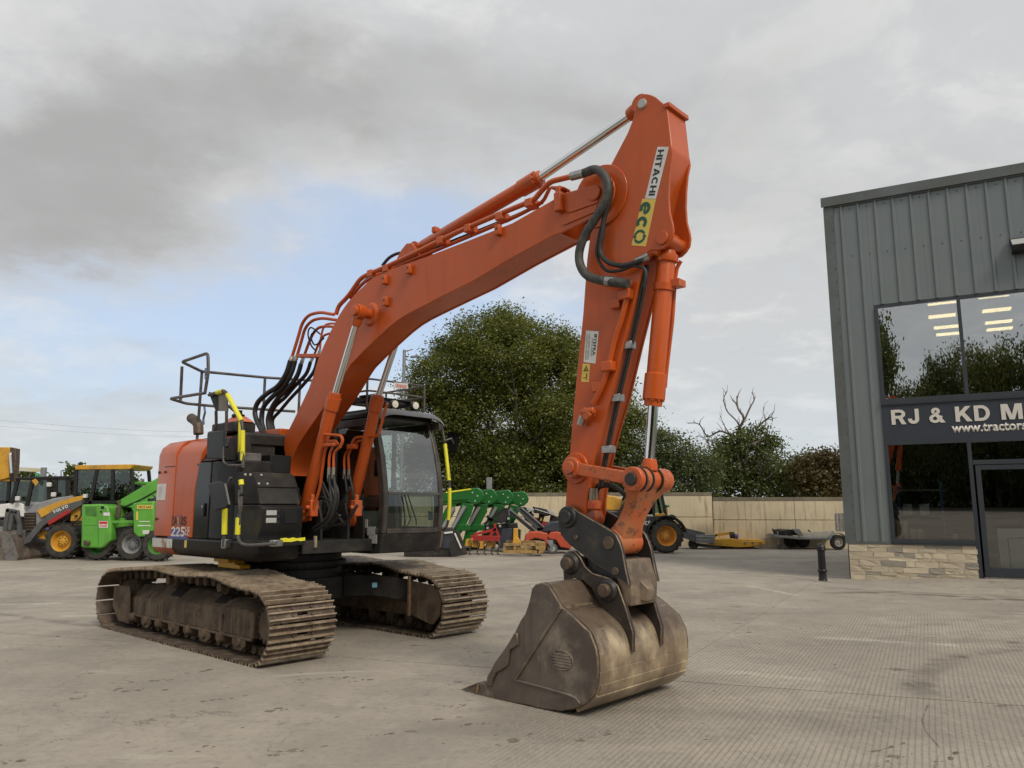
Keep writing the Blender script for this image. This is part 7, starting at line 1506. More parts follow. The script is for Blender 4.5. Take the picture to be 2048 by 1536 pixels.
slab(o, 'cab_floor', [(0.564,2.027),(2.165,1.9),(2.229,1.078),(0.648,1.078)], 0.5, 1.3, 'print_black', 0.02)
MB().box(*[(1.172,1.868)[0], (1.429,1.868)[0]], 0.6, 1.0, (1.176,1.82)[1], (1.121,2.473)[1]).build('seat', 'seat_cloth', o, bevel=0.04)
c = (0.05,0.468)
wheel(o, c[0], -0.05, 0.575, 0.42, 'amber_yellow', 18, z=0.575); wheel(o, c[0] - 0.1, 1.25, 0.575, 0.42, 'amber_yellow', 18, z=0.575); wheel(o, c[0] + 2.4, -0.05, 0.8, 0.5, 'amber_yellow', 18)
slab(o, 'front_bucket', [(-2.411,0.858),(-1.618,0.905),(-1.353,0.811),(-1.166,0.53),(-0.981,0.11),(-1.041,-0.076),(-1.227,-0.123),(-2.299,-0.169)], -0.45, 1.9, 'bucket_steel', 0.02)
slab(o, 'bucket_cheek', [(-1.617,0.89),(-1.321,0.811),(-1.15,0.53),(-0.981,0.11),(-1.04,-0.092),(-1.323,-0.107),(-1.5,0.374)], -0.48, -0.452, 'worn_steel_plate', 0.004)
bars(o, 'loader_linkage', [((-1.736,1.583), (-1.77,0.827)), ((-1.457,1.519), (-1.253,0.764)), ((-1.781,1.551), (-1.422,1.488)), ((-1.585,1.519), (-1.62,0.921))], 0.0, 0.1, 0.12, 'slate_grey_paint')
q = (0.599,1.995); MB().box(q[0] - 0.05, q[0] + 0.06, 0.1, 0.2, q[1] - 0.06, q[1] + 0.06).build('side_lamp', 'sticker_white', o, bevel=0.01)

# ---- green telehandler
o = thing('telehandler', 'bright lime green telehandler with raised boom, between yellow backhoe and excavator tail', 'telehandler', (-12.3, 24.3, 0))
bd_ = slab(o, 'rear_body', [(-1.123,1.722),(-0.532,1.738),(-0.291,1.661),(-0.157,1.17),(-0.113,0.637),(-0.312,0.424),(-0.432,0.379),(-1.037,0.409)], 0.0, 1.9, 'lime_paint', 0.05)
slab(bd_, 'body_recess', [(-0.993,1.661),(-0.65,1.661),(-0.623,1.354),(-0.97,1.4)], -0.012, 0.0, 'lime_dark', 0.01)
slab(bd_, 'tow_hitch', [(-0.918,0.637),(-0.728,0.591),(-0.749,0.47),(-0.889,0.485)], -0.12, 0.0, 'rusty_dark', 0.02)
for q, m in (([(-0.534,1.216),(-0.254,1.216),(-0.237,1.01),(-0.516,1.01)], 'sticker_white'), ([(-0.416,1.476),(-0.214,1.476),(-0.205,1.377),(-0.408,1.377)], 'sticker_white'), ([(-0.953,1.568),(-0.813,1.568),(-0.804,1.461),(-0.944,1.461)], 'sticker_white')): slab(bd_, 'sticker', q, -0.006, -0.001, m, 0)
slab(bd_, 'sticker', [(-0.517,1.2),(-0.269,1.2),(-0.262,1.124),(-0.511,1.124)], -0.010, -0.007, 'print_red', 0)
a = [(-0.487,1.032),(-0.27,1.032),(-0.493,1.101)]; lettering('DANGER', 'print_red', bd_, (a[0][0], -0.007, a[0][1]), (1, 0, 0), (0, 0, 1), a[1][0] - a[0][0], a[2][1] - a[0][1], 0.02, 0.002)
slab(o, 'chassis', [(-0.272,1.246),(0.602,1.4),(0.713,0.758),(-0.064,0.606)], 0.3, 1.7, 'lime_paint', 0.03)
bm_ = slab(o, 'boom', [(-0.459,1.799),(1.094,2.746),(1.696,3.121),(1.738,2.512),(1.141,2.108),(0.12,1.584),(-0.308,1.676)], 0.75, 1.2, 'lime_paint', 0.05)
bars(bm_, 'boom_ram', [((0.187,1.522), (0.768,1.877))], 0.7, 0.16, 0.16, 'lime_paint'); bars(bm_, 'ram_rod', [((0.693,1.83), (1.082,2.062))], 0.7, 0.09, 0.09, 'chrome')
slab(o, 'cab_roof', [(-0.233,2.465),(0.566,2.465),(0.572,2.388),(-0.162,2.372)], 1.25, 2.3, 'lime_paint', 0.02)
cf = bars(o, 'cab_frame', [((-0.147,2.372), (-0.177,1.784)), ((0.275,2.388), (0.32,1.815)), ((0.557,2.388), (0.632,1.815))], 1.35, 0.07, 0.09, 'print_black')
slab(cf, 'pane', [(-0.13,2.356),(0.261,2.356),(0.304,1.815),(-0.148,1.815)], 1.3, 1.31, 'vehicle_glass', 0)
ep_ = slab(o, 'engine_pod', [(0.542,1.769),(1.192,1.83),(1.271,0.758),(0.777,0.728),(0.627,0.865)], -0.15, 0.85, 'lime_paint', 0.04)
pl2 = slab(ep_, 'number_plate', [(0.687,1.707),(1.17,1.707),(1.179,1.584),(0.696,1.584)], -0.165, -0.151, 'sticker_yellow', 0)
a = [(0.741,1.607),(1.146,1.607),(0.735,1.684)]; lettering('HN15 AAX', 'print_black', ep_, (a[0][0], -0.166, a[0][1]), (1, 0, 0), (0, 0, 1), a[1][0] - a[0][0], a[2][1] - a[0][1], 0.02, 0.002)
slab(ep_, 'sticker', [(0.671,1.507),(0.733,1.507),(0.753,1.246),(0.691,1.246)], -0.156, -0.151, 'sticker_yellow', 0); slab(ep_, 'sticker', [(0.916,0.941),(1.118,0.941),(1.127,0.819),(0.925,0.819)], -0.156, -0.151, 'sticker_white', 0)
q = [(-0.027,1.292),(-0.058,1.661),(-0.105,1.861),(-0.139,1.892)]
MB().lathe((q[0][0], 0.15, q[0][1]), (0, 0, 1), [(0, 0.03), (0.03, 0.075), (q[1][1] - q[0][1] - 0.03, 0.075), (q[1][1] - q[0][1], 0.045), (q[2][1] - q[0][1], 0.045)], 14).build('silencer', 'rusty_dark', o)
bars(o, 'guard_rail', [((-0.221,1.185), (0.586,1.2))], 0.1, 0.06, 0.08, 'lime_paint')
for q, m, l in (((-0.267,2.31), 'beacon_amber', 'beacon'), ((-0.13,2.356), 'beacon_green', 'beacon')): MB().ball((q[0], 1.1, q[1]), 0.07, 7, (1.1, 1, 1.1)).build(l, m, o)
c = [(-0.627,0.485),(0.517,0.5),(1.45,0.424)]
wheel(o, c[0][0], 0.15, 0.50, 0.45, 'lime_dark', 18, z=0.50); wheel(o, c[1][0], 0.0, 0.52, 0.45, 'pale_grey_paint', 18, z=0.52); wheel(o, c[2][0], -0.3, 0.50, 0.45, 'lime_dark', 18, z=0.50); wheel(o, c[1][0] - 1.0, 1.6, 0.5, 0.4, 'lime_dark', 16)

# ---- white machine behind the backhoe
o = thing('backhoe_loader', 'white bonneted machine with black cab, green beacon and orange plate, behind the yellow backhoe', 'digger', (-17.5, 29, 0))
slab(o, 'roof', [(-1.245,2.738),(-0.538,2.775),(0.918,2.813),(0.927,2.72),(-1.237,2.664)], 0.2, 1.5, 'print_black', 0.02)
cf = bars(o, 'cab_frame', [((-1.164,2.683), (-1.297,1.795)), ((-0.588,2.72), (-0.727,1.685)), ((0.01,2.72), (0.097,1.814)), ((0.253,2.72), (0.339,1.814)), ((0.721,2.72), (0.786,1.814))], 0.3, 0.1, 0.13, 'print_black')
for q in ([(-1.142,2.645),(-0.6,2.645),(-0.723,1.832),(-1.263,1.832)], [(-0.562,2.645),(-0.001,2.645),(0.077,1.832),(-0.686,1.832)], [(0.298,2.645),(0.709,2.645),(0.766,1.832),(0.375,1.832)]): slab(cf, 'pane', q, 0.29, 0.3, 'vehicle_glass', 0)
slab(o, 'hood', [(-1.922,1.722),(-1.371,1.795),(-1.042,1.851),(-0.883,1.759),(-0.798,1.282),(-1.87,1.245)], 0.3, 1.5, 'white_paint', 0.05)
slab(o, 'chassis', [(-1.87,1.245),(0.857,1.851),(0.986,0.444),(-1.775,0.354)], 0.5, 1.4, 'print_black', 0.03)
q = (-0.566,2.868); MB().lathe((q[0], 0.5, q[1] - 0.09), (0, 0, 1), [(0, 0.08), (0.1, 0.08), (0.15, 0.04), (0.155, 0)], 14).build('beacon', 'beacon_green', o)
slab(o, 'warning_plate', [(-0.523,2.627),(-0.399,2.701),(-0.256,2.571),(-0.353,2.423)], 0.1, 0.12, 'amber_yellow', 0)
for q in [(-0.979,1.961),(0.349,2.109),(0.146,2.478)]: MB().box(q[0] - 0.08, q[0] + 0.08, 0.05, 0.15, q[1] - 0.08, q[1] + 0.08).build('work_lamp', 'sticker_white', o, bevel=0.02)
wheel(o, 0.4, 0.1, 0.6, 0.45, 'white_paint', 16); wheel(o, -1.6, 0.1, 0.6, 0.45, 'white_paint', 16)
# ---- dipper arm cut by the left edge
o = thing('excavator', 'orange-yellow digger arm with steel ram standing at the left edge of the yard', 'digger', (-21, 31, 0))
slab(o, 'dipper', [(-0.212,4.054),(0.553,4.054),(0.608,3.914),(0.682,2.815),(-0.056,2.616)], 0.3, 0.75, 'amber_yellow', 0.03)
slab(o, 'arm_plate', [(0.593,4.054),(0.841,3.994),(0.881,3.413),(0.877,2.676),(0.777,2.676)], 0.3, 0.6, 'rusty_dark', 0.02)
bars(o, 'ram_rod', [((0.699,3.813), (0.852,2.914))], 0.22, 0.09, 0.09, 'chrome')
slab(o, 'roof', [(-0.673,2.775),(0.886,2.775),(0.897,2.676),(-0.662,2.676)], 0.4, 1.8, 'amber_yellow', 0.02)
cf = bars(o, 'cab_frame', [((0.877,2.676), (0.895,1.728)), ((0.597,2.676), (0.637,1.728)), ((-0.172,1.846), (0.903,1.846))], 0.5, 0.12, 0.12, 'print_black')
slab(cf, 'pane', [(-0.46,2.656),(0.859,2.656),(0.887,1.807),(-0.366,1.807)], 0.48, 0.5, 'vehicle_glass', 0)
slab(o, 'body', [(-0.561,1.767),(0.867,1.807),(0.987,0.654),(-0.437,0.654)], 0.2, 2.0, 'slate_grey_paint', 0.05)
wheel(o, -1.6, 0.1, 0.6, 0.4, 'amber_yellow', 16)
# ---- height barrier
o = thing('height_barrier', 'pale yellow height barrier bar on a post beyond the parked machines', 'barrier', ((-25.412,3.775)[0], 42, 0))
q = [(-25.412,3.775),(-25.396,3.612),(-27.061,3.707)]
MB().box(-0.12, 0.12, -0.1, 0.1, 0, q[0][1]).build('post', 'galvanised', o, bevel=0.01); MB().bar((0, 0, q[1][1]), (q[2][0] - q[0][0], 0, q[2][1]), 0.12, 0.2).build('bar', 'barrier_yellow', o)
MB().box(q[2][0] - q[0][0] - 0.1, q[2][0] - q[0][0] + 0.1, -0.1, 0.1, 0, q[2][1]).build('post', 'galvanised', o, bevel=0.01)

# ---- dark loader bucket beside the cab
o = thing('loader_bucket', 'black loader bucket with white edge strip on the ground beside the excavator cab', 'bucket', (-3.2, 26.3, 0))
MB().prism_x([(0.0, 0.02), (0.9, 0.0), (0.95, 0.05), (0.3, 0.28), (0.08, 0.95), (0.0, 0.98), (-0.06, 0.5)], (-0.411,0.227)[0], (1.227,0.227)[0]).build('shell', 'dark_steel', o, bevel=0.02)
slab(o, 'cheek', [(1.203,0.884),(1.421,0.868),(1.73,0.112),(1.63,0.063),(1.18,0.014),(1.093,0.292)], -0.1, -0.06, 'dark_steel', 0.01)
slab(o, 'back_plate', [(0.918,0.835),(1.219,0.868),(1.21,0.276),(0.859,0.292)], -0.09, -0.065, 'navy_paint', 0.01)
bars(o, 'edge_strip', [((1.288,0.785), (1.511,0.292))], -0.13, 0.04, 0.05, 'sticker_white'); bars(o, 'edge_strip', [((0.935,0.785), (1.22,0.818))], -0.13, 0.04, 0.06, 'sticker_white')
bars(o, 'hanger', [((0.867,0.851), (0.791,0.309))], -0.12, 0.08, 0.12, 'rusty_dark')

# ---- row of four green front loaders on their stands
HEAD = [(-2.736,2.092),(-2.234,2.217),(-1.514,2.306),(-1.226,2.342),(-1.135,2.288),(-1.008,2.056),(-1.043,1.914),(-1.186,1.772),(-1.365,1.736),(-1.6,1.825),(-2.729,1.665)]
LEG = [(-1.797,1.807),(-1.347,1.754),(-1.47,1.365),(-1.769,0.801),(-2.12,0.276),(-2.334,0.276),(-2.129,1.012)]
LEG2 = [(-2.3,1.754),(-2.013,1.79),(-2.133,1.365),(-2.43,0.801),(-2.743,0.276),(-2.886,0.276),(-2.701,1.012)]
lx = -2.4
for i, (dx, dz, dy, lab) in enumerate(((0.0, 0.0, 0.0, 'green front loader arm with yellow stripe, nearest of the row beside the cab'), (0.46, -0.02, 0.9, 'second green front loader arm in the row, just behind the yellow-striped one'), (1.02, -0.03, 1.8, 'third green front loader arm in the row, counted from the cab'), (1.53, -0.07, 2.7, 'last green front loader arm of the row, nearest the concrete wall'))):
    o = thing('front_loader', lab, 'front loader', (lx + dx * (1 + dy / 28), 28 + dy, 0), 0, 'green front loaders parked in a row')
    sft = lambda P: [(x - lx, z + dz) for x, z in P]
    slab(o, 'lift_arm', sft(HEAD), 0.0, 0.16, 'loader_green', 0.03); slab(o, 'lift_arm', sft(HEAD), 0.62, 0.72, 'loader_green', 0.03)
    lg_ = slab(o, 'leg', sft(LEG), 0.02, 0.14, 'loader_green', 0.02); slab(o, 'leg', sft(LEG2), 0.03, 0.13, 'loader_green', 0.02)
    for a, b in (((-1.688,1.683), (-2.127,0.871)), ((-2.082,1.63), (-2.502,0.836))):
        a, b = sft([a, b]); mb = MB().cyl((a[0], -0.04, a[1]), (b[0], -0.04, b[1]), 0.075, n=12); mb.build('ram', 'pale_grey_paint', o)
        MB().cyl((a[0] + 0.05, -0.13, a[1] - 0.1), (b[0] + 0.07, -0.13, b[1]), 0.018, n=8).build('hose', 'rubber', o)
    for p in sft([(-1.242,2.039),(-1.423,2.163),(-1.69,1.932),(-1.33,1.861)]): MB().cyl((p[0], -0.03, p[1]), (p[0], 0.0, p[1]), 0.03, n=10).build('pin', 'sticker_silver', o)
    a, b = sft([(-2.679,1.879),(-1.601,1.967)]); MB().bar((a[0], -0.02, a[1]), (b[0], -0.02, b[1]), 0.05, 0.09).build('rib', 'loader_green', o)
    q = sft([(-1.591,0.924)]); MB().box(q[0][0] - 0.45, q[0][0] + 0.1, -0.03, 0.5, q[0][1] - 0.12, q[0][1] + 0.12).build('cross_tube', 'loader_green', o, bevel=0.03)
    if i == 0:
        a, b = sft([(-2.377,2.163),(-1.478,2.288)]); MB().bar((a[0], -0.01, a[1]), (b[0], -0.01, b[1]), 0.02, 0.05).build('stripe', 'safety_yellow', o)
    slab(o, 'stand', [(-1.15, 0.0), (-0.3, 0.0), (-0.3, 0.12), (-1.15, 0.12)], 0.0, 0.7, 'print_black', 0.01)

# ---- implements along the wall
o = thing('cultivator', 'red framed cultivator with yellow share plates in front of the green loaders', 'cultivator', (-1.1, 27.6, 0))
bars(o, 'headstock', [((0.5,1.073), (0.501,0.813)), ((0.501,0.882), (0.326,0.64)), ((0.501,0.917), (0.66,0.588)), ((0.466,0.847), (-0.238,0.692))], 0.1, 0.08, 0.09, 'red_paint')
bars(o, 'frame', [((-0.343,0.623), (0.678,0.588)), ((-0.272,0.536), (0.678,0.502))], 0.0, 0.12, 0.1, 'red_paint')
for i, q in enumerate(([(-0.518,0.536),(-0.289,0.571),(-0.287,0.295),(-0.551,0.295)], [(-0.306,0.502),(-0.06,0.484),(-0.094,0.226),(-0.34,0.261)], [(-0.06,0.502),(0.151,0.484),(0.117,0.209),(-0.076,0.192)], [(0.204,0.467),(0.537,0.502),(0.521,0.261),(0.222,0.226)])): slab(o, 'share_plate', q, -0.05 + 0.15 * (i % 2), 0.0 + 0.15 * (i % 2), 'amber_yellow', 0.006)
for u in [(-0.377,0.536),(-0.095,0.502),(0.151,0.502),(0.397,0.502),(0.608,0.502)]:
    MB().tube(catmull([(u[0], -0.1, u[1]), (u[0] + 0.06, -0.18, u[1] - 0.15), (u[0] - 0.02, -0.12, 0.08), (u[0] + 0.05, -0.25, 0.02)], 4), 0.028, 6).build('tine', 'rusty_dark', o)
o = thing('folding_frame', 'black folding implement frame leaning up behind the red cultivator', 'implement', (-0.7, 29, 0))
bars(o, 'strut', [((-0.669,0.753), (0.44,1.612)), ((-0.209,1.209), (0.348,1.081)), ((0.477,1.612), (0.626,0.899)), ((-0.247,1.318), (-0.023,1.136))], 0.2, 0.12, 0.1, 'print_black')
slab(o, 'mast_plate', [(0.291,1.575),(0.514,1.612),(0.626,1.099),(0.07,1.099)], 0.15, 0.3, 'dark_steel', 0.02)
slab(o, 'lower_frame', [(-0.448,0.953),(0.904,1.063),(1.032,0.155),(0.257,0.119),(-0.021,0.535)], 0.3, 0.9, 'print_black', 0.03)
slab(o, 'side_panel', [(0.33,0.844),(0.7,0.88),(0.663,0.191),(0.202,0.155)], -0.05, 0.05, 'navy_paint', 0.01)
for q in [(-0.207,0.88),(-0.059,0.771),(0.255,0.953),(0.57,1.227)]: MB().box(q[0] - 0.04, q[0] + 0.04, 0.05, 0.15, q[1] - 0.04, q[1] + 0.04).build('bracket', 'sticker_silver', o)
for i, (q, lab) in enumerate((([(-0.151,1.462),(-0.038,1.537),(0.941,0.756),(0.753,0.719)], 'slim grey steel channel lying at a slant beside the black frame'), ([(0.154,1.573),(0.346,1.649),(1.264,0.855),(0.995,0.742)], 'broad grey steel ramp lying at a slant behind the slim channel'))):
    d_ = 29.5 if i == 0 else 30.0; x0 = q[0][0]
    o = thing('steel_ramp', lab, 'ramp', (x0, d_, 0)); pr_ = [(x - x0, z) for x, z in q]
    slab(o, 'web', pr_, 0.05, 0.4, 'slate_grey_paint', 0.01)
    MB().bar((pr_[1][0], 0.02, pr_[1][1]), (pr_[2][0], 0.02, pr_[2][1]), 0.1, 0.05).build('flange', 'galvanised', o)
    MB().box(pr_[2][0] - 0.3, pr_[2][0] + 0.1, 0.05, 0.4, 0.0, pr_[2][1]).build('prop', 'print_black', o)
o = thing('trencher', 'black tracked trencher with cream engine and red parts tipped behind the steel ramps', 'trencher', (1.2, 30.6, 0))
slab(o, 'housing', [(-0.886,1.669),(-0.455,1.611),(-0.377,1.34),(0.051,0.916),(-0.107,0.724),(-0.691,1.147)], 0.1, 0.8, 'print_black', 0.02)
slab(o, 'hood', [(-0.376,1.669),(0.134,1.572),(0.29,1.456),(0.132,1.301),(-0.338,1.417)], 0.0, 0.9, 'print_black', 0.03)
slab(o, 'chassis', [(-0.455,1.378),(0.289,1.378),(0.641,1.263),(0.629,0.074),(-0.344,0.074),(-0.38,0.724)], 0.2, 1.0, 'print_black', 0.03)
for q, m, nm in (([(-0.651,1.649),(-0.298,1.572),(-0.337,1.494),(-0.612,1.514)], 'sticker_silver', 'guard'), ([(-0.338,1.398),(-0.142,1.398),(-0.162,1.224),(-0.358,1.243)], 'cream_paint', 'engine_cover'), ([(0.073,1.282),(0.308,1.321),(0.247,1.051),(0.013,1.089)], 'cream_paint', 'fuel_tank'), ([(-0.417,1.224),(-0.221,1.205),(-0.183,1.07),(-0.339,1.051)], 'red_paint', 'engine_block'), ([(-0.026,1.07),(0.247,1.031),(0.168,0.897),(-0.027,0.916)], 'red_paint', 'pump'), ([(0.153,1.572),(0.447,1.475),(0.524,1.34),(0.25,1.398)], 'sticker_silver', 'muffler'), ([(-0.084,1.243),(-0.006,1.243),(-0.026,1.108),(-0.104,1.108)], 'sticker_yellow', 'sticker')): slab(o, nm, q, 0.0 if nm != 'sticker' else 0.15, 0.19, m, 0.01)
bars(o, 'handle', [((-0.808,1.34), (-0.337,1.572)), ((-0.298,1.572), (0.211,1.417))], 0.0, 0.04, 0.04, 'sticker_silver')
o = thing('sweeper', 'orange sweeper bucket with navy hood and grey castor wheels beside the excavator arm', 'sweeper', (1.45, 28.2, 0))
slab(o, 'brush_cover', [(-1.001,0.442),(-0.947,0.654),(-0.802,0.76),(-0.514,0.777),(-0.173,0.724),(-0.158,0.336),(-0.231,0.196),(-0.3,0.477),(-0.623,0.548),(-0.803,0.477),(-0.912,0.301)], -0.1, 0.9, 'scarlet_paint', 0.03)
slab(o, 'brush_cover', [(-0.192,0.618),(-0.047,0.76),(0.205,0.777),(0.42,0.654),(0.667,0.301),(0.666,0.161),(0.272,0.231),(0.131,0.477),(-0.121,0.512)], -0.12, 0.9, 'scarlet_paint', 0.03)
slab(o, 'hood', [(-0.335,0.76),(-0.225,0.972),(-0.044,1.114),(0.245,1.132),(0.857,1.096),(0.852,0.724)], 0.1, 1.0, 'navy_paint', 0.05)
slab(o, 'skirt', [(-0.803,0.477),(0.631,0.266),(0.629,0.108),(-0.805,0.126)], 0.2, 0.8, 'print_black', 0.02)
for q, r in (((-0.015,0.266), 0.185), ((-0.822,0.301), 0.14)):
    cw_ = MB().lathe((q[0], -0.32, r), (0, 1, 0), [(0, r * .55), (0.01, r * .9), (0.03, r), (0.07, r), (0.09, r * .9), (0.1, r * .55)], 22, False).build('castor_wheel', 'castor_rubber', o)
    MB().lathe((q[0], -0.33, r), (0, 1, 0), [(0, r * 0.2), (0.02, r * .55), (0.03, r * .55), (0.05, r * .5)], 18).build('rim', 'sticker_silver', cw_)
    MB().loft([[(q[0] - 0.03, -0.36, r), (q[0] + 0.03, -0.36, r), (q[0] + 0.03, -0.34, r), (q[0] - 0.03, -0.34, r)], [(q[0] - 0.22, -0.36, r + 0.30), (q[0] + 0.02, -0.36, r + 0.30), (q[0] + 0.02, -0.2, r + 0.30), (q[0] - 0.22, -0.2, r + 0.30)]]).build('castor_fork', 'galvanised', cw_)
o = thing('levelling_frame', 'worn yellow box frame implement standing on the concrete before the sweeper', 'implement', (0.5, 26.6, 0))
bars(o, 'beam', [((-0.788,0.393), (0.38,0.393)), ((-0.821,0.161), (0.345,0.145))], -0.05, 0.1, 0.1, 'worn_yellow')
bars(o, 'beam', [((-0.703,0.443), (0.482,0.443)), ((-0.703,0.211), (0.447,0.211))], 0.75, 0.1, 0.1, 'worn_yellow')
bars(o, 'upright', [((-0.754,0.393), (-0.77,0.161)), ((-0.398,0.393), (-0.415,0.161)), ((-0.043,0.393), (-0.061,0.161))], -0.05, 0.08, 0.08, 'worn_yellow')
slab(o, 'end_plate', [(0.296,0.476),(0.635,0.46),(0.633,0.244),(0.548,0.112),(0.379,0.112),(0.413,0.211),(0.295,0.244)], -0.12, 0.85, 'worn_yellow', 0.01)
slab(o, 'mast', [(-0.449,0.926),(-0.296,0.926),(-0.28,0.443),(-0.466,0.443)], 0.2, 0.45, 'amber_yellow', 0.02)
slab(o, 'mast_foot', [(-0.5,0.41),(-0.432,0.576),(-0.297,0.642),(-0.161,0.41)], 0.1, 0.5, 'amber_yellow', 0.02)
slab(o, 'valve', [(-0.279,0.909),(-0.194,0.876),(-0.212,0.509),(-0.28,0.476)], 0.2, 0.4, 'print_black', 0.01)
o = thing('steel_post', 'square grey steel post standing above the green loaders', 'post', (-0.95, 31.6, 0))
q = [(-0.09,2.838),(0.135,2.838),(0.015,2.373)]; MB().box(q[0][0], q[1][0], 0, 0.25, q[2][1], q[0][1]).build('tube', 'galvanised', o, bevel=0.01)
q = [(0.118,1.83),(0.26,1.83)]; MB().box(q[0][0], q[1][0], 0.02, 0.2, 0, q[0][1]).build('lower_post', 'rusty_dark', o, bevel=0.01); MB().box(q[0][0] - 0.2, q[1][0], 0.02, 0.2, q[0][1], (0.015,2.373)[1]).build('bracket', 'rusty_dark', o)

# ---- black and yellow telehandler behind the bucket link
o = thing('telehandler', 'black and amber telehandler with orange wheel rims parked behind the bucket links', 'telehandler', (4.6, 28.4, 0))
slab(o, 'cab_body', [(-0.13,1.253),(0.417,1.325),(0.963,1.361),(0.883,1.11),(0.784,0.256),(0.097,0.221),(-0.152,0.38)], 0.0, 1.1, 'slate_black', 0.03)
cf = bars(o, 'cab_frame', [((0.83,2.334), (1,1.361)), ((0.574,2.334), (0.562,1.325)), ((-0.253,2.189), (-0.746,1.361)), ((-0.25,2.298), (0.849,2.37))], 0.05, 0.07, 0.1, 'print_black')
bars(o, 'cab_frame', [((0.83,2.334), (1,1.361)), ((-0.253,2.189), (-0.746,1.361))], 1.0, 0.07, 0.1, 'print_black')
for q in ([(0.608,2.262),(0.809,2.262),(0.947,1.432),(0.584,1.432)], [(-0.217,2.171),(0.553,2.262),(0.527,1.361),(-0.673,1.361)]): slab(cf, 'pane', q, 0.04, 0.05, 'vehicle_glass', 0)
MB().box((0.251,1.9)[0], (0.652,1.9)[0], 0.3, 0.8, (0.236,1.361)[1], (0.251,1.9)[1]).build('seat', 'seat_cloth', o, bevel=0.05)
slab(o, 'roof', [(-0.322,2.352),(0.448,2.425),(0.923,2.388),(1.158,2.316),(1.172,2.171),(0.897,2.153),(0.846,2.262),(-0.325,2.225)], -0.02, 1.15, 'amber_yellow', 0.03)
slab(o, 'waist_stripe', [(0.601,1.406),(0.965,1.415),(0.981,1.343),(0.599,1.325)], -0.02, 0.0, 'amber_yellow', 0)
slab(o, 'boom', [(-1.751,2.171),(-0.731,2.044),(-0.479,1.9),(-0.561,1.504),(-1.761,1.54)], 0.5, 1.0, 'amber_yellow', 0.04)
slab(o, 'boom_head', [(-1.852,1.54),(-0.67,1.504),(-0.277,1.182),(-0.862,1.003),(-1.86,1.003)], 0.3, 1.2, 'slate_black', 0.04)
a = [(0.118,1.003),(0.462,1.003),(0.121,1.146)]; block_word('JCB', 'sticker_white', o, (a[0][0], -0.003, a[0][1]), (1, 0, 0), (0, 0, 1), a[1][0] - a[0][0], a[2][1] - a[0][1], 0.003)
a = [(0.18,1.316),(0.527,1.343),(0.182,1.379)]; lettering('AGRI SUPER', 'sticker_white', o, (a[0][0], -0.003, a[0][1]), (1, 0, 0), (0, 0, 1), a[1][0] - a[0][0], a[2][1] - a[0][1], 0.03, 0.003)
c = [(0.959,0.629),(-0.962,0.558)]
wheel(o, c[0][0], -0.25, 0.62, 0.46, 'orange_rim', 20); wheel(o, c[0][0] - 0.1, 1.6, 0.62, 0.46, 'orange_rim', 20); wheel(o, c[1][0], -0.25, 0.62, 0.46, 'orange_rim', 20)
arcp = [(c[0][0] + 0.74 * math.cos(R(a)), 0.62 + 0.74 * math.sin(R(a))) for a in range(10, 171, 16)] + [(c[0][0] + 0.69 * math.cos(R(a)), 0.62 + 0.69 * math.sin(R(a))) for a in range(170, 9, -16)]
slab(o, 'mudguard', arcp, -0.3, 0.25, 'print_black', 0.006)
slab(o, 'rear_bumper', [(0.963,1.361),(1.362,1.325),(1.357,1.182),(0.957,1.146)], 0.0, 1.2, 'slate_black', 0.02)
for v in ([(0.218,0.682),(0.47,0.647)], [(0.212,0.469),(0.464,0.434)]): MB().box(v[0][0], v[1][0], -0.14, 0.0, v[0][1] - 0.03, v[0][1] + 0.02).build('step', 'dark_steel', o)
q = (1.083,1.684); MB().ball((q[0], 0.2, q[1]), 0.07, 6, (1.6, 1, 0.7)).build('beacon', 'beacon_green', o); MB().bar((q[0] - 0.02, 0.2, q[1] - 0.35), (q[0] - 0.02, 0.2, q[1]), 0.06, 0.06).build('beacon_stalk', 'amber_yellow', o)

# ---- tipping trailer, topper mower, plant trailer
o = thing('tipping_trailer', 'grey galvanised tipping trailer body parked beside the telehandler wheel', 'trailer', (7.2, 31, 0))
slab(o, 'side_board', [(-0.627,0.868),(0.074,0.557),(0.062,0.247),(-0.638,0.557)], -0.02, 0.05, 'slate_grey_paint', 0.01)
eb = slab(o, 'end_board', [(0.074,0.557),(0.826,0.576),(0.812,0.247),(0.062,0.237)], -0.03, 0.04, 'galvanised', 0.01)
for z_ in ([(0.091,0.479),(0.802,0.479)], [(0.086,0.363),(0.797,0.363)]): MB().box(z_[0][0], z_[1][0], -0.055, -0.03, z_[0][1] - 0.025, z_[0][1] + 0.025).build('pressing', 'galvanised', eb, bevel=0.008)
slab(o, 'far_board', [(-0.547,0.907),(0.709,0.615),(0.701,0.44),(-0.555,0.673)], 1.1, 1.16, 'slate_grey_paint', 0.01)
slab(o, 'floor', [(-0.599,0.537),(0.772,0.247),(0.77,0.189),(-0.601,0.479)], 0.05, 1.1, 'slate_grey_paint', 0.01)
bars(o, 'drawbar', [((0.118,0.169), (1.041,0.073))], 0.3, 0.12, 0.12, 'slate_grey_paint')
q = (0.001,0.208); MB().lathe((q[0], 0.1, 0.2), (0, 1, 0), [(0, 0.12), (0.02, 0.2), (0.14, 0.2), (0.16, 0.12)], 18).build('wheel', 'tyre', o)
o = thing('topper_mower', 'yellow topper mower deck with blue motor lying by the wall', 'mower', (9.2, 31.2, 0))
slab(o, 'deck', [(-1.131,0.374),(-0.493,0.413),(-0.061,0.296),(0.854,0.316),(0.866,0.179),(0.246,0.082),(-0.271,0.063),(-1.141,0.14)], 0.0, 1.5, 'amber_yellow', 0.02)
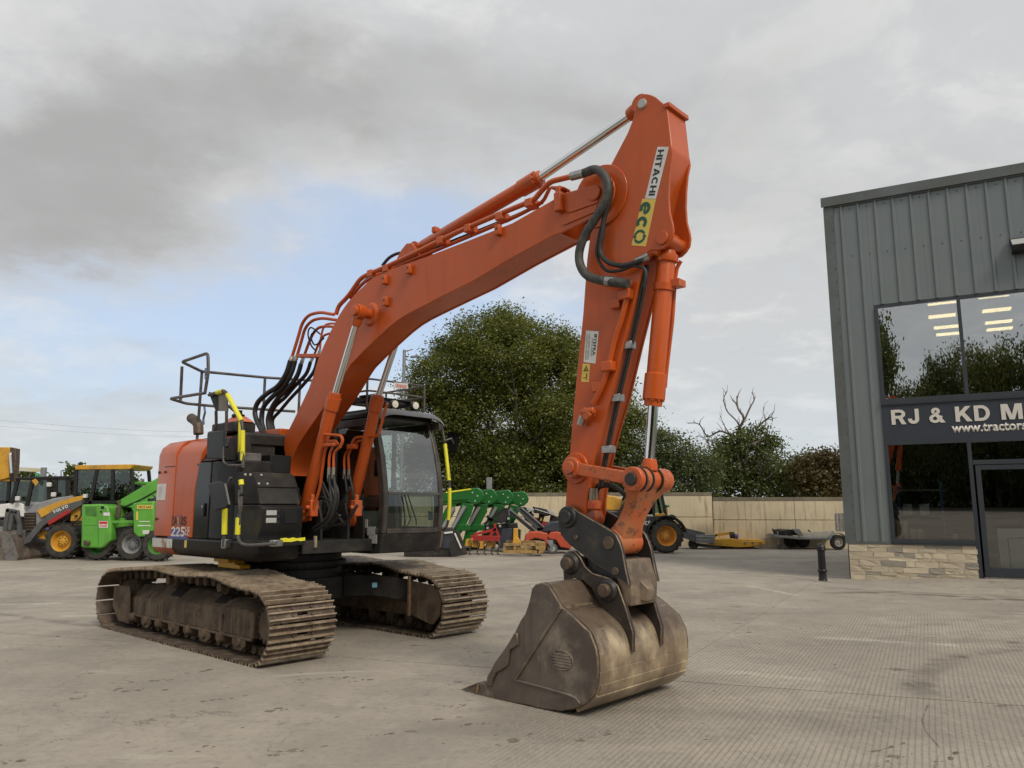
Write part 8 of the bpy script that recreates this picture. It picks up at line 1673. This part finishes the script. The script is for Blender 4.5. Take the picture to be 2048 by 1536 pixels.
MB().box((-0.061,0.296)[0], (0.853,0.296)[0], 0.02, 1.45, (-0.061,0.296)[1], (-0.058,0.355)[1]).build('lid', 'amber_yellow', o, bevel=0.01)
bars(o, 'headstock', [((-1.085,0.511), (-0.405,0.608)), ((-1.089,0.433), (-0.925,0.55))], 0.5, 0.09, 0.1, 'amber_yellow')
MB().cyl(((-0.408,0.53)[0], 0.4, (-0.408,0.53)[1]), ((-0.249,0.53)[0], 0.4, (-0.249,0.53)[1]), 0.13, n=14).build('gearbox', 'dusty_black', o)
MB().cyl(((-0.251,0.491)[0], 0.4, (-0.251,0.491)[1]), ((-0.113,0.472)[0], 0.4, (-0.113,0.472)[1]), 0.10, n=14).build('motor', 'print_blue', o)
for q in [(0.057,0.277),(0.355,0.286),(0.673,0.277)]: MB().box(q[0] - 0.04, q[0] + 0.04, -0.02, 0.0, q[1] - 0.1, q[1]).build('strap', 'rusty_edge', o)
o = thing('plant_trailer', 'galvanised plant trailer with white side and mesh ramp beside the showroom corner', 'trailer', (12.0, 30.6, 0))
slab(o, 'chassis', [(-1.622,0.551),(-0.767,0.494),(0.89,0.475),(0.885,0.398),(-0.772,0.398),(-1.626,0.475)], 0.1, 1.5, 'galvanised', 0.01)
slab(o, 'bed_side', [(-0.757,0.647),(0.027,0.705),(0.614,0.724),(0.6,0.513),(-0.765,0.513)], 0.12, 0.18, 'pale_side', 0.01)
slab(o, 'front_box', [(-1.378,0.724),(-1.101,0.781),(-0.752,0.743),(-0.685,0.551),(-1.309,0.551)], 0.2, 1.4, 'dusty_black', 0.01)
slab(o, 'front_plate', [(-1.022,0.801),(-0.748,0.801),(-0.606,0.57),(-0.765,0.513)], 0.05, 0.2, 'galvanised', 0.01)
bars(o, 'drawbar', [((-1.816,0.57), (-1.254,0.494))], 0.6, 0.12, 0.1, 'galvanised')
bars(o, 'lever', [((-1.666,0.801), (-1.538,0.647)), ((-1.473,0.762), (-1.381,0.666)), ((-0.244,0.743), (-0.133,0.647))], 0.5, 0.05, 0.05, 'print_black')
q = (-1.451,0.456); jw = MB().cyl((q[0], 0.5, 0.1), (q[0], 0.5, q[1] + 0.25), 0.03, n=10).build('jockey_stand', 'galvanised', o)
MB().lathe((q[0] + 0.03, 0.46, 0.1), (0, 1, 0), [(0, 0.05), (0.01, 0.1), (0.06, 0.1), (0.07, 0.05)], 16).build('jockey_wheel', 'castor_rubber', jw)
for q in [(-0.659,0.341),(-0.152,0.341)]: MB().lathe((q[0], 1.3, 0.27), (0, 1, 0), [(0, 0.15), (0.02, 0.25), (0.15, 0.25), (0.17, 0.15)], 18).build('wheel', 'tyre', o)
q = (0.69,0.398)
wt = MB().lathe((q[0], -0.1, 0.29), (0, 1, 0), [(0, 0.16), (0.01, 0.25), (0.03, 0.29), (0.16, 0.29), (0.18, 0.2), (0.1, 0.16)], 24, False).build('wheel', 'tyre', o); MB().lathe((q[0], -0.09, 0.29), (0, 1, 0), [(0.0, 0.165), (0.02, 0.14), (0.06, 0.13), (0.04, 0.05), (0.02, 0.0)], 20, False).build('rim', 'pale_side', wt)
slab(o, 'mudguard', [(q[0] + 0.37 * math.cos(R(a)), 0.29 + 0.37 * math.sin(R(a))) for a in range(15, 166, 15)] + [(q[0] + 0.34 * math.cos(R(a)), 0.29 + 0.34 * math.sin(R(a))) for a in range(165, 14, -15)], -0.14, 0.12, 'galvanised', 0.004)
r0 = [(0.677,1.378),(1.088,1.378),(0.633,0.724)]
mb = MB(); nx_, nz_ = 5, 9; x0, x1, z1, z0 = r0[0][0], r0[1][0] + 0.3, r0[0][1], r0[2][1]
for i in range(nx_ + 1): x = x0 + (x1 - x0) * i / nx_; mb.box(x - 0.03, x + 0.03, 0.0, 0.03, z0, z1)
for j in range(nz_ + 1): z = z0 + (z1 - z0) * j / nz_; mb.box(x0, x1, 0.004, 0.026, z - 0.022, z + 0.022)
mb.build('mesh_ramp', 'galvanised', o)

# small fittings on the parked machines
by = {}
for ob in bpy.data.objects:
    if ob.parent is None and ob.get('label'): by[ob['label'][:22]] = ob
vo_, gt_, jc_ = by['yellow and grey backho'], by['bright lime green tele'], by['black and amber teleha']
for pts, yy in (([(-0.413,0.984),(-0.039,1.078),(0.435,1.141),(0.613,1.109)], 0.1), ([(-0.81,0.796),(-0.599,0.921),(-0.404,0.89)], 0.15), ([(0.512,1.709),(0.569,1.425),(0.458,1.235),(0.275,1.141)], 0.08), ([(-1.512,1.425),(-1.388,1.157),(-1.46,0.921)], -0.05)):
    MB().tube(catmull([(p[0], yy, p[1]) for p in pts], 5), 0.022, 7).build('hose', 'rubber', vo_)
q = [(1.232,2.106),(1.377,2.106)]; MB().box(q[0][0], q[1][0], -0.02, 0.06, q[0][1] - 0.12, q[0][1] + 0.16).build('mirror', 'print_black', vo_, bevel=0.02)
MB().tube(fillet([(p[0], 0.02, p[1]) for p in [(-0.147,2.585),(-0.184,2.81),(0.154,2.826)]], 0.05), 0.014, 6).box((-1.737,19.54)[0] - 0.06, (-1.737,19.54)[0] + 0.05, 0.0, 0.03, (-2.102,2.473)[1], (-2.129,2.73)[1]).build('mirror', 'print_black', vo_)
MB().tube([(p[0], 0.7, p[1]) for p in [(0.983,1.82),(1.062,2.027)]], 0.03, 7).lathe(((1.062,2.027)[0], 0.7, (1.062,2.027)[1]), (0.6, 0, 0.6), [(0, 0.17), (0.015, 0.2), (0.03, 0.17)], 16).build('steering_wheel', 'print_black', vo_)
for q, m, nm in (([(0.297,1.078),(0.631,1.094),(0.663,0.733),(0.331,0.702)], 'print_black', 'battery_box'), ([(0.348,1.393),(0.412,1.393),(0.418,1.33),(0.354,1.33)], 'print_black', 'latch'), ([(-1.019,0.811),(-0.877,0.827),(-0.835,0.733),(-0.96,0.702)], 'sticker_yellow', 'sticker'), ([(-0.541,0.984),(-0.418,1.031),(-0.41,0.952),(-0.517,0.905)], 'print_blue', 'sticker')): slab(vo_, nm, q, 0.08, 0.27, m, 0.01)
for pts, yy in (([(-0.165,1.645),(0.406,1.907),(1.064,2.294)], 0.72), ([(0.259,1.4),(0.559,1.553),(0.799,1.461)], 0.1), ([(0.991,2.016),(1.094,1.892),(1.01,1.769)], 0.2), ([(0.963,0.728),(1.065,0.606),(1.185,0.667)], -0.1)):
    MB().tube(catmull([(p[0], yy, p[1]) for p in pts], 5), 0.02, 7).build('hose', 'rubber', gt_)
for q, m, nm, y0 in (([(-0.511,1.676),(-0.417,1.676),(-0.409,1.584),(-0.503,1.584)], 'print_black', 'lamp', -0.01), ([(-0.529,1.522),(-0.467,1.522),(-0.463,1.476),(-0.525,1.476)], 'print_black', 'vent', -0.01), ([(-0.568,1.246),(-0.552,1.246),(-0.485,0.455),(-0.5,0.455)], 'lime_dark', 'panel_seam', -0.006), ([(-1.036,1.093),(-0.586,1.093),(-0.584,1.078),(-1.035,1.078)], 'lime_dark', 'panel_seam', -0.006), ([(0.107,1.354),(0.543,1.354),(0.52,1.246),(0.211,1.231)], 'print_black', 'recess', 0.25), ([(-0.143,1.002),(0.563,1.093),(0.584,0.819),(-0.056,0.697)], 'print_black', 'underside', 0.26), ([(0.787,1.216),(1.113,1.216),(1.115,1.193),(0.788,1.193)], 'white_paint', 'stripe', -0.156), ([(0.749,1.093),(1.153,1.093),(1.155,1.063),(0.752,1.063)], 'white_paint', 'stripe', -0.156)): slab(gt_, nm, q, y0, y0 + 0.06, m, 0)
for q in [(1.024,1.784),(0.942,1.846)]: MB().box(q[0] - 0.07, q[0] + 0.07, 0.1, 0.3, q[1] - 0.09, q[1] + 0.07).build('valve_block', 'print_black', gt_, bevel=0.02)
for pts in ([(-0.67,1.468),(-0.275,1.289),(0.127,1.361)], [(0.96,1.253),(1.182,1.361),(1.361,1.289)]): MB().tube(catmull([(p[0], -0.05, p[1]) for p in pts], 5), 0.02, 7).build('hose', 'rubber', jc_)
for q, m, nm in (([(0.632,1.235),(0.742,1.253),(0.739,1.146),(0.629,1.128)], 'sticker_silver', 'sticker'), ([(0.525,1.289),(0.547,1.289),(0.518,0.292),(0.496,0.292)], 'print_black', 'panel_seam'), ([(0.542,0.611),(0.723,0.611),(0.718,0.469),(0.536,0.434)], 'dark_steel', 'tank_cover')): slab(jc_, nm, q, -0.012, 0.02, m, 0)
